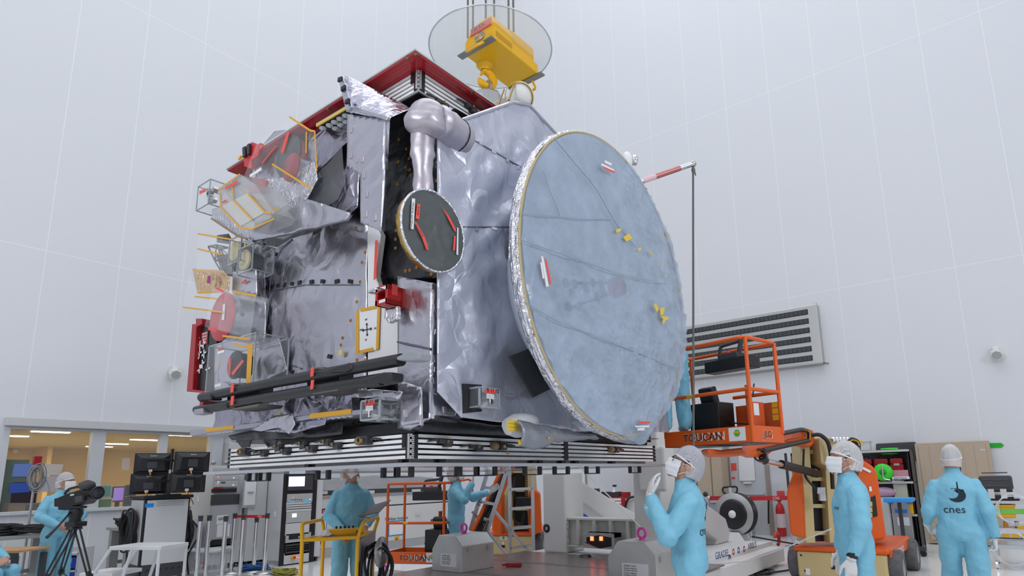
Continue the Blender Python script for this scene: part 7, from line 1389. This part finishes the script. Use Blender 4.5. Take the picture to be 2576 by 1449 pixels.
obj1('lilac plastic bag on the middle rack shelf', 'bag', 'plastic_bag', MB().ball(sq_(2226, shz[2]+.1), (.2, .12, .1), 18, 10), mat('lilac_plastic', (.55, .32, .45), .3, bump=.6, bscale=9)); obj1('heap of small metal parts beside the pale instrument box', 'parts', 'metal_parts', MB().box(sq_(2262, shz[2]+.3), (.2, .1, .04), rotz(.3)).box(sq_(2270, shz[2]+.34), (.1, .1, .05), rotz(1)).box(sq_(2258, shz[2]+.32), (.14, .03, .08), rotz(.7)), STEEL)
def tray_bin(label, p0_, p1_, y, z, h, m, nm='storage_bin'):
    A_, B_ = Y_(p0_, 1270, y), Y_(p1_, 1270, y); e = thing(nm, label, 'bin', ((A_.x+B_.x)/2, y, z)); MB().bb((A_.x, y, z), (B_.x, y+.3, z+h)).build('tub', m, e, bevel=.02); MB().bb((A_.x-.015, y-.015, z+h-.03), (B_.x+.015, y+.315, z+h)).build('rim', m, e, bevel=.006); MB().bb((A_.x+.03, y+.02, z+h-.002), (B_.x-.03, y+.28, z+h+.001)).build('inside', DGREY, e); return e
tray_bin('yellow plastic bin on the lower rack shelf', 2254, 2296, ys-.05, shz[3], .27, YEL); tray_bin('black plastic bin left of the yellow bin on the rack', 2216, 2250, ys+.0, shz[3], .16, BLACK); tray_bin('pale clear bin on top of the shelf rack', 2162, 2204, ys, shz[0], .2, mat('frosted_bin', (.6, .62, .66), .4))
def alubox(label, p0_, p1_, y, z0, z1, corner=True):
    A_, B_ = Y_(p0_, 1330, y), Y_(p1_, 1330, y); e = thing('aluminium_case', label, 'case', ((A_.x+B_.x)/2, y, z0)); MB().bb((A_.x, y, z0), (B_.x, y+.4, z1)).build('shell', mat('case_aluminium', (.45, .46, .47), .4, .5), e, bevel=.01)
    if corner:
        for x in (A_.x, B_.x): MB().box((x, y, z1-.02), (.1, .06, .06)).build('blue_corner', mat('corner_blue', (.02, .2, .75), .4), e, bevel=.01)
        MB().bb(((A_.x+B_.x)/2-.1, y-.02, z1-.22), ((A_.x+B_.x)/2+.1, y, z1-.16)).build('handle', _M['corner_blue'], e); MB().bb(((A_.x+B_.x)/2-.08, y-.005, z1-.45), ((A_.x+B_.x)/2+.12, y, z1-.3)).build('label', PAPER, e)
    else: MB().bb((A_.x+.02, y-.006, z0+.02), (B_.x-.02, y, z1-.02)).build('front_sheet', LGREY, e)
alubox('aluminium case with blue corners at the bottom of the rack', 2248, 2297, ys-.05, .14, .95); alubox('flat grey panel case left of the blue-cornered case', 2222, 2246, ys-.05, .14, 1.02, False)
obj1('long black board leaning on the wall above the shelf rack', 'board', 'black_board', MB().prism([Y_(a, b, 15.6) for a, b in ((2203, 1116), (2300, 1111), (2307, 1116), (2308, 1160), (2203, 1160))], (0, .05, 0)), DGREY, bevel=.02)
tc = thing('blue_top_trolley', 'slim black push trolley with a blue tray top before the rack', 'trolley', Z_(2270, 1375, 0)); yt = 12.9; p, q = Y_(2222, 1264, yt), Y_(2294, 1257, yt); MB().bb((p.x, yt, p.z), (q.x, yt+.4, q.z+.03)).build('tray', mat('tray_blue', (.05, .35, .8), .4), tc, bevel=.02); MB().bb((p.x+.06, yt+.05, q.z+.025), (q.x-.06, yt+.35, q.z+.032)).build('tray_liner', mat('liner_blue', (.15, .5, .85), .5), tc)
m_ = (p+q)/2; MB().bb((m_.x-.03, yt+.15, .16), (m_.x+.03, yt+.21, p.z)).build('column', DGREY, tc); MB().bb((p.x+.0, yt+.12, .1), (q.x+.1, yt+.24, .17)).build('foot', DGREY, tc)
for x in (p.x+.05, q.x+.05): MB().cyl((x, yt+.16, .05), (x, yt+.2, .05), .05).build('caster', BLACK, tc)
fr2 = thing('dark_shelf_rack', 'dark perforated shelf frame left of the orange lift hood', 'shelf', Y_(2000, 1340, 15)); yq = 15.0
for px in (1976, 1992): x = Y_(px, 1180, yq).x; MB().bb((x, yq, 0), (x+.05, yq+.05, Y_(px, 1140, yq).z)).build('upright', DGREY, fr2)
for y in (1142, 1211, 1235): z = Y_(2000, y, yq).z; MB().bb((Y_(1992, 1180, yq).x, yq, z-.04), (Y_(2060, 1180, yq).x, yq+.5, z)).build('shelf', LGREY, fr2)
obj1('black case on the dark shelf frame', 'case', 'black_case', MB().bb(Y_(1997, 1210, yq+.05)+V((0, 0, .01)), Y_(2018, 1182, yq+.3)), BLACK, bevel=.02); obj1('green label strip on the dark shelf frame', 'label', 'green_label', MB().bb(Y_(1995, 1141, yq-.012), Y_(2009, 1138, yq-.002)), mat('mint_label', (.1, .6, .4), .5))
# pallet box, hand truck, extinguisher, reel, barrier
pbx = thing('pallet_box', 'grey plastic pallet box behind the red belt barrier', 'box', Z_(1870, 1362, 0)); p, q = Z_(1868, 1364, 0), Z_(1870, 1364, 0); px0, px1, py0 = Z_(1868, 1362, 0).x-1.1, Z_(1868, 1362, 0).x, 14.1
PG = mat('pallet_grey', (.3, .34, .38), .5); MB().bb((px0, py0, .12), (px1, py0+1.0, .85)).build('tub', PG, pbx, bevel=.02); MB().bb((px0-.04, py0-.04, .85), (px1+.04, py0+1.04, .96)).build('lid', mat('lid_grey', (.4, .44, .5), .5), pbx, bevel=.02); MB().bb((px0, py0, 0), (px0+.12, py0+1, .12)).bb((px1-.12, py0, 0), (px1, py0+1, .12)).build('skid', PG, pbx)
for k in (.05, .55): MB().bb((px1, py0+k, .2), (px1+.02, py0+k+.4, .75)).build('ribbed_panel', mat('rib_grey', (.24, .27, .3), .5), pbx)
MB().bb((px1+.02, py0+.3, .25), (px1+.03, py0+.5, .42)).build('label_holder', LGREY, pbx)
obj1('white and blue papers lying on the grey pallet box lid', 'papers', 'papers', MB().box((px0+.7, py0+.5, .965), (.3, .3, .008), rotz(.3)).box((px0+.4, py0+.45, .97), (.2, .3, .008), rotz(.1), 1), [PAPER, mat('paper_blue', (.2, .4, .8), .6)])
pj = thing('pallet_truck', 'black pallet truck handle standing behind the cable drum', 'pallet truck', Y_(1838, 1330, 15.1)); yp = 15.1; MB().tube(rpath([Y_(a, b, yp) for a, b in ((1818, 1226), (1854, 1224), (1855, 1238), (1842, 1244), (1830, 1244), (1818, 1238))], .05, 4, True), .022, 8, closed=True).build('handle_loop', BLACK, pj); MB().tube([Y_(1837, 1228, yp), Y_(1838, 1262, yp), V((Y_(1838, 1262, yp).x, yp, .15))], .03, 8).build('shaft', BLACK, pj); MB().bb(Y_(1834, 1240, yp-.04), Y_(1841, 1226, yp)).build('grip_plate', LGREY, pj); xq = Y_(1838, 1262, yp).x; MB().bb((xq-.26, yp, .05), (xq-.1, yp+.6, .14)).bb((xq+.1, yp, .05), (xq+.26, yp+.6, .14)).bb((xq-.26, yp-.1, .05), (xq+.26, yp+.1, .2)).build('fork_base', BLACK, pj)
ex = thing('fire_extinguisher', 'red fire extinguisher with white print by the far wall', 'fire extinguisher', Z_(1970, 1345, 0)); yx = 15.55; xx = Y_(1968, 1345, yx).x; MB().lathe([(0, 0), (.1, .0), (.105, .03), (.105, .62), (.08, .72), (.035, .77), (.035, .82)], V((xx, yx, .02)), (0, 0, 1), 24).build('cylinder', _M['bright_red_paint'], ex); MB().lathe([(.107, .2), (.107, .52)], V((xx, yx, .02)), (0, 0, 1), 16, a0=pi*.9, a1=pi*2.1).build('label', mat('ext_label', (.75, .6, .62), .5), ex); MB().box((xx, yx, .87), (.1, .04, .06)).build('valve', DGREY, ex); MB().tube(rpath([V((xx-.04, yx, .86)), V((xx-.25, yx-.02, .9)), V((xx-.3, yx-.02, .3))], .2), .02, 8).build('hose', BLACK, ex); MB().tube([V((xx-.05, yx, .9)), V((xx+.12, yx, .97))], .012, 6).build('lever', RED, ex)
obj1('red fire notice on the wall above the extinguisher', 'sign', 'fire_notice', MB().bb(Y_(1955, 1250, yB-.02), Y_(1973, 1235, yB-.01)), REDTAG)
cdm = thing('cable_drum', 'large black cable drum on a white stand at the end of the trolley', 'cable drum', X_(1840, 1360, -5.0)); dc_ = AT(1852, 1310, 13.2); da = (-G*.75-GR*.66).normalized()
dc_.z = max(dc_.z, .7); MB().lathe([(.1, .12), (.42, .12), (.43, .1), (.42, .09), (.1, .09)], dc_, da, 40).build('flange', mat('drum_grey', (.42, .42, .42), .4, .4), cdm); MB().lathe([(.1, -.12), (.43, -.12), (.43, -.1), (.1, -.1)], dc_, da, 40).build('flange', BLACK, cdm); MB().lathe([(0, .16), (.25, .16), (.3, .13), (.32, .1)], dc_, da, 32).build('drum_cover', BLACK, cdm); MB().lathe([(0, .17), (.08, .17), (.08, .16)], dc_, da, 20).build('hub_label', PAPER, cdm); MB().lathe([(.34, .09), (.34, -.1)], dc_, da, 30).build('cable_wrap', RUB, cdm)
for s in (-1, 1): MB().prism([dc_+da*.16*s+V((-.12, 0, -.36)), dc_+da*.16*s+V((.12, 0, -.36)), V((dc_.x+.3, dc_.y+da.y*.16*s, 0)), V((dc_.x-.3, dc_.y+da.y*.16*s, 0))], da*.03).build('stand_leg', WHITE, cdm)
bp1, bp2, bp3 = AT(1783, 1250, 14.2), AT(1880, 1250, 13.3), AT(1985, 1249, 13.3); rb_ = []
for i, (b_, lb) in enumerate(((bp1, 'chrome barrier post beside the open beige cabinet'), (bp2, 'chrome barrier post beside the black cable drum'), (bp3, 'chrome barrier post hidden beside the orange lift hood'))):
    p = V((b_.x, b_.y, 0)); zt_ = b_.z+.02; e = thing('barrier_post', lb, 'barrier post', p, group='chrome barrier posts near the far wall'); MB().cyl(p, p+V((0, 0, zt_)), .034, n=18).build('tube', CHROME, e); MB().lathe([(.04, -.06), (.04, 0), (0, 0)], p+V((0, 0, zt_)), (0, 0, 1), 18).build('head', STEEL, e); MB().lathe([(.17, 0), (.17, .015), (.1, .04), (.035, .05)], p, (0, 0, 1), 28).build('base', STEEL, e); rb_.append(p+V((0, 0, zt_-.05)))
belt('red printed belt from the beige cabinet to the drum post', rb_[0], rb_[1], (.4,), .09); belt('red printed belt from the drum post to the orange lift', rb_[1], rb_[2], (.6,), .09)
# right side work table
wt_ = thing('work_table', 'steel work table with castors at the right edge', 'table', Z_(2530, 1420, 0)); yt = 12.0; a = Y_(2487, 1260, yt); zt4 = a.z; xt0, xt1 = Y_(2483, 1300, yt).x, Y_(2483, 1300, yt).x+1.5
MB().bb((xt0, yt, zt4-.04), (xt1, yt+.8, zt4)).build('tabletop', ALU, wt_, bevel=.004); MB().bb((xt0+.02, yt+.02, .42), (xt1, yt+.78, .45)).build('lower_shelf', GREY, wt_); MB().bb((xt0+.02, yt+.02, .3), (xt1, yt+.06, .36)).build('stretcher', ALU, wt_)
for x in (xt0, xt1-.07):
    for y in (yt, yt+.73): MB().bb((x, y, .12), (x+.07, y+.07, zt4-.04)).build('leg', ALU, wt_); MB().cyl((x+.02, y+.03, .06), (x+.05, y+.03, .06), .06).build('caster', CHROME, wt_)
cs = thing('black_case', 'open black ribbed hard case standing on the steel work table', 'case', V((xt0+.4, yt+.4, zt4))); p, q = Y_(2468, 1246, yt+.2), Y_(2545, 1196, yt+.2); MB().bb((p.x, yt+.2, p.z+.05), (q.x, yt+.28, q.z)).build('lid', DGREY, cs, bevel=.03)
for k in range(3): MB().bb((p.x+.05, yt+.19, p.z+.14+k*.1), (q.x-.05, yt+.2, p.z+.16+k*.1)).build('rib', mat('rib_dark', (.08, .08, .09), .5), cs)
MB().bb((p.x+.03, yt+.15, zt4), (q.x+.05, yt+.6, zt4+.08)).build('base', BLACK, cs, bevel=.01)
for k in range(3): MB().bb((p.x+.1+k*.16, yt+.14, zt4+.03), (p.x+.18+k*.16, yt+.16, p.z+.1)).build('latch', LGREY, cs)
A_ = Y_(2484, 1280, yt+.06); e = tray_bin('yellow plastic bin with green label hung under the work table top', 2484, 2551, yt+.05, zt4-.26, .2, YEL); MB().bb((A_.x+.1, yt+.04, zt4-.2), (A_.x+.46, yt+.048, zt4-.12)).build('green_label', mat('label_green', (.2, .6, .1), .5), e)
obj1('green tag on the leg of the steel work table', 'tag', 'green_tag', MB().prism([Y_(a, b, yt-.012) for a, b in ((2481, 1276), (2487, 1275), (2489, 1290), (2483, 1291))], (0, .004, 0)), _M['label_green'])
gu = thing('power_unit', 'white electrical unit with yellow labels under the work table', 'electrical unit', V((xt0+.5, yt+.1, .45))); p, q = Y_(2516, 1385, yt+.06), Y_(2576, 1330, yt+.06); MB().bb((p.x, yt+.06, .46), (p.x+.9, yt+.6, q.z)).build('housing', mat('unit_white', (.62, .64, .67), .45), gu, bevel=.01)
for a, b in ((2523, 1352), (2546, 1352), (2570, 1352), (2560, 1330)): c = Y_(a, b, yt+.05); MB().bb((c.x, yt+.052, c.z), (c.x+.09, yt+.06, c.z+.05)).build('yellow_label', YEL, gu)
for k, m in enumerate((mat('orange_fit', (.7, .3, .05), .4), BRASS, mat('teal_fit', (.02, .35, .45), .4))): MB().lathe([(.03, 0), (.035, .05), (.025, .1)], V((p.x+.12+k*.14, yt+.2, q.z)), (0, 0, 1), 12).build('fitting', m, gu)
TUBEW = mat('clear_tubing', (.7, .72, .76), .25)
for i, (cx_, cz_, lb) in enumerate(((2553, 1282, 'upper loop of clear tubing hanging at the right edge table'), (2545, 1380, 'lower loop of clear tubing drooping below the power unit'))):
    c = Y_(cx_, cz_, yt-.06); b = MB()
    for k in range(3): b.tube([c+V(((.2+.02*k)*math.cos(t), -.01*k, (.24-.02*k)*math.sin(t)*(1 if i == 0 else 1.2))) for t in [2*pi*j/30 for j in range(30)]], .007, 6, closed=True)
    obj1(lb, 'tubing', 'tubing_loop', b, TUBEW)
# workbench seen between the trolley posts
ywb = 14.6
wb2 = thing('work_bench', 'grey work bench with white cabinet seen between the trolley posts', 'bench', Y_(1600, 1300, ywb)); p, q = Y_(1455, 1254, ywb), Y_(1660, 1254, ywb); bz = p.z; MB().bb((Y_(1563, 1254, ywb).x+.02, ywb, bz-.05), (q.x, ywb+.5, bz)).build('worktop', LGREY, wb2); p2 = Y_(1563, 1300, ywb); MB().bb((p2.x, ywb+.02, .05), (q.x, ywb+.48, bz-.05)).build('cabinet', mat('bench_white', (.62, .64, .66), .5), wb2); MB().bb((q.x-.1, ywb+.03, 0), (q.x-.02, ywb+.47, bz-.06)).build('leg', GREY, wb2)
tcb = thing('drawer_cabinet', 'red drawer cabinet with seven white drawer fronts on the bench side', 'drawer cabinet', Y_(1535, 1308, ywb-.2)); p, q = Y_(1508, 1308, ywb-.2), Y_(1563, 1252, ywb-.2); MB().bb((p.x, ywb-.2, p.z), (q.x, ywb+.4, q.z)).build('body', _M['bright_red_paint'], tcb); MB().bb((p.x-.12, ywb-.2, p.z), (p.x, ywb+.4, q.z)).build('side_column', BLACK, tcb); MB().bb((p.x-.1, ywb-.22, .0), (q.x, ywb+.4, p.z)).build('plinth', RED, tcb); MB().bb((p.x-.12, ywb-.21, q.z-.02), (p.x, ywb-.19, q.z+.03)).build('yellow_cap', YEL, tcb)
for k in range(6): z = p.z+(q.z-p.z)*(.2+k*.135); d = MB().bb((p.x+.01, ywb-.22, z), (q.x-.01, ywb-.2, z+.055)).build('drawer', PAPER, tcb)
for a, b, lb in ((1432, 1462, 'left black desktop monitor seen from behind on the far bench'), (1468, 1507, 'right black desktop monitor seen from behind on the far bench')):
    p, q = Y_(a, 1254, ywb+.1), Y_(b, 1229, ywb+.1); e = thing('desktop_monitor', lb, 'monitor', ((p.x+q.x)/2, ywb+.1, p.z)); MB().bb((p.x, ywb+.1, p.z), (q.x, ywb+.14, q.z)).build('case', DGREY, e, bevel=.01); MB().bb(((p.x+q.x)/2-.03, ywb+.08, .76), ((p.x+q.x)/2+.03, ywb+.1, p.z+.12)).build('stand', BLACK, e); text('lettering', 'hp', ((p.x+q.x)/2-.03, ywb+.097, q.z-.1), (1, 0, 0), (0, 0, 1), .05, LGREY, e, .0005)
tray_bin('yellow plastic bin on the far bench beside the trolley post', 1598, 1645, ywb+.25, Y_(1600, 1243, ywb+.25).z, .13, YEL)
for q_, lb, m in (((1606, 1254, 1630, 1244), 'yellow handheld controller on the far bench', YEL), ((1562, 1250, 1577, 1238), 'red tool charger on the far bench', RED), ((1512, 1250, 1556, 1237), 'black printer on the red drawer cabinet', DGREY)): p, q = Y_(q_[0], q_[1], ywb+.1), Y_(q_[2], q_[3], ywb+.1); obj1(lb, 'equipment', '_'.join(lb.split(' on ')[0].split(' ')[1:]), MB().bb((p.x, ywb+.1, p.z), (q.x, ywb+.3, q.z)), m, bevel=.01)
mi = thing('microscope', 'small white bench microscope on top of the black printer', 'microscope', Y_(1545, 1238, ywb+.15)); c = Y_(1545, 1238, ywb+.15); MB().lathe([(.07, 0), (.06, .03), (.025, .04), (.025, .16)], c, (0, 0, 1), 14).build('column', WHITE, mi); MB().box(c+V((.02, 0, .17)), (.1, .05, .05)).build('head', BLACK, mi)
MB().tube(rpath([Y_(1600, 1249, ywb), Y_(1580, 1252, ywb-.1), Y_(1573, 1275, ywb-.1), Y_(1568, 1310, ywb-.1)], .2), .03, 8).build('cable', BLACK, wb2)
mt_ = thing('monitor_table', 'low grey table under the two black desktop monitors', 'table', Y_(1470, 1300, ywb+.1)); p, q = Y_(1425, 1254, ywb), Y_(1505, 1254, ywb); MB().bb((p.x, ywb, .72), (q.x, ywb+.5, .76)).build('tabletop', LGREY, mt_)
for x in (p.x, q.x-.05): MB().bb((x, ywb+.4, 0), (x+.05, ywb+.45, .72)).build('leg', GREY, mt_)
bu = thing('blue_transport_case', 'royal blue transport case below the far desktop monitors', 'case', Y_(1485, 1295, ywb-.3)); p, q = Y_(1462, 1300, ywb-.3), Y_(1500, 1262, ywb-.3); MB().bb((p.x, ywb-.3, 0), (q.x, ywb+.0, q.z)).build('body', _M['royal_blue'], bu, bevel=.04); MB().bb((p.x+.05, ywb-.31, q.z-.2), (q.x-.05, ywb-.3, q.z-.1)).build('panel', LGREY, bu)
# lines on the floor and the sloping white cord
obj1('thin white cord sloping from the clear tray to the pink eyebolt', 'rope', 'white_rope', MB().tube([AT(1443, 1160, 6.0), V((-3.6, 6.5, .95))], .006, 6), PAPER)
obj1('white cable strung across the trolley panel to the standing person', 'cable', 'white_cable', MB().tube([X_(1745, 1413, -3.5), X_(1800, 1419, -3.5), AT(1880, 1412, 8.0), AT(1990, 1372, 6.6), AT(2090, 1331, 5.15)], .006, 8), PAPER)
obj1('black cable looping on the floor at the end of the trolley', 'cable', 'floor_cable', MB().tube(rpath([X_(1892, 1350, -3.4), V((-3.05, 11.2, .3)), V((-3.0, 10.6, .02)), V((-3.4, 9.6, .02))], .5, 8), .014, 6), BLACK); coil('thin black wire loops on the white floor right of the trolley', Z_(1910, 1438, .03), .02, .2, (0, 0, 1), 4, .007, BLACK, seed=61)
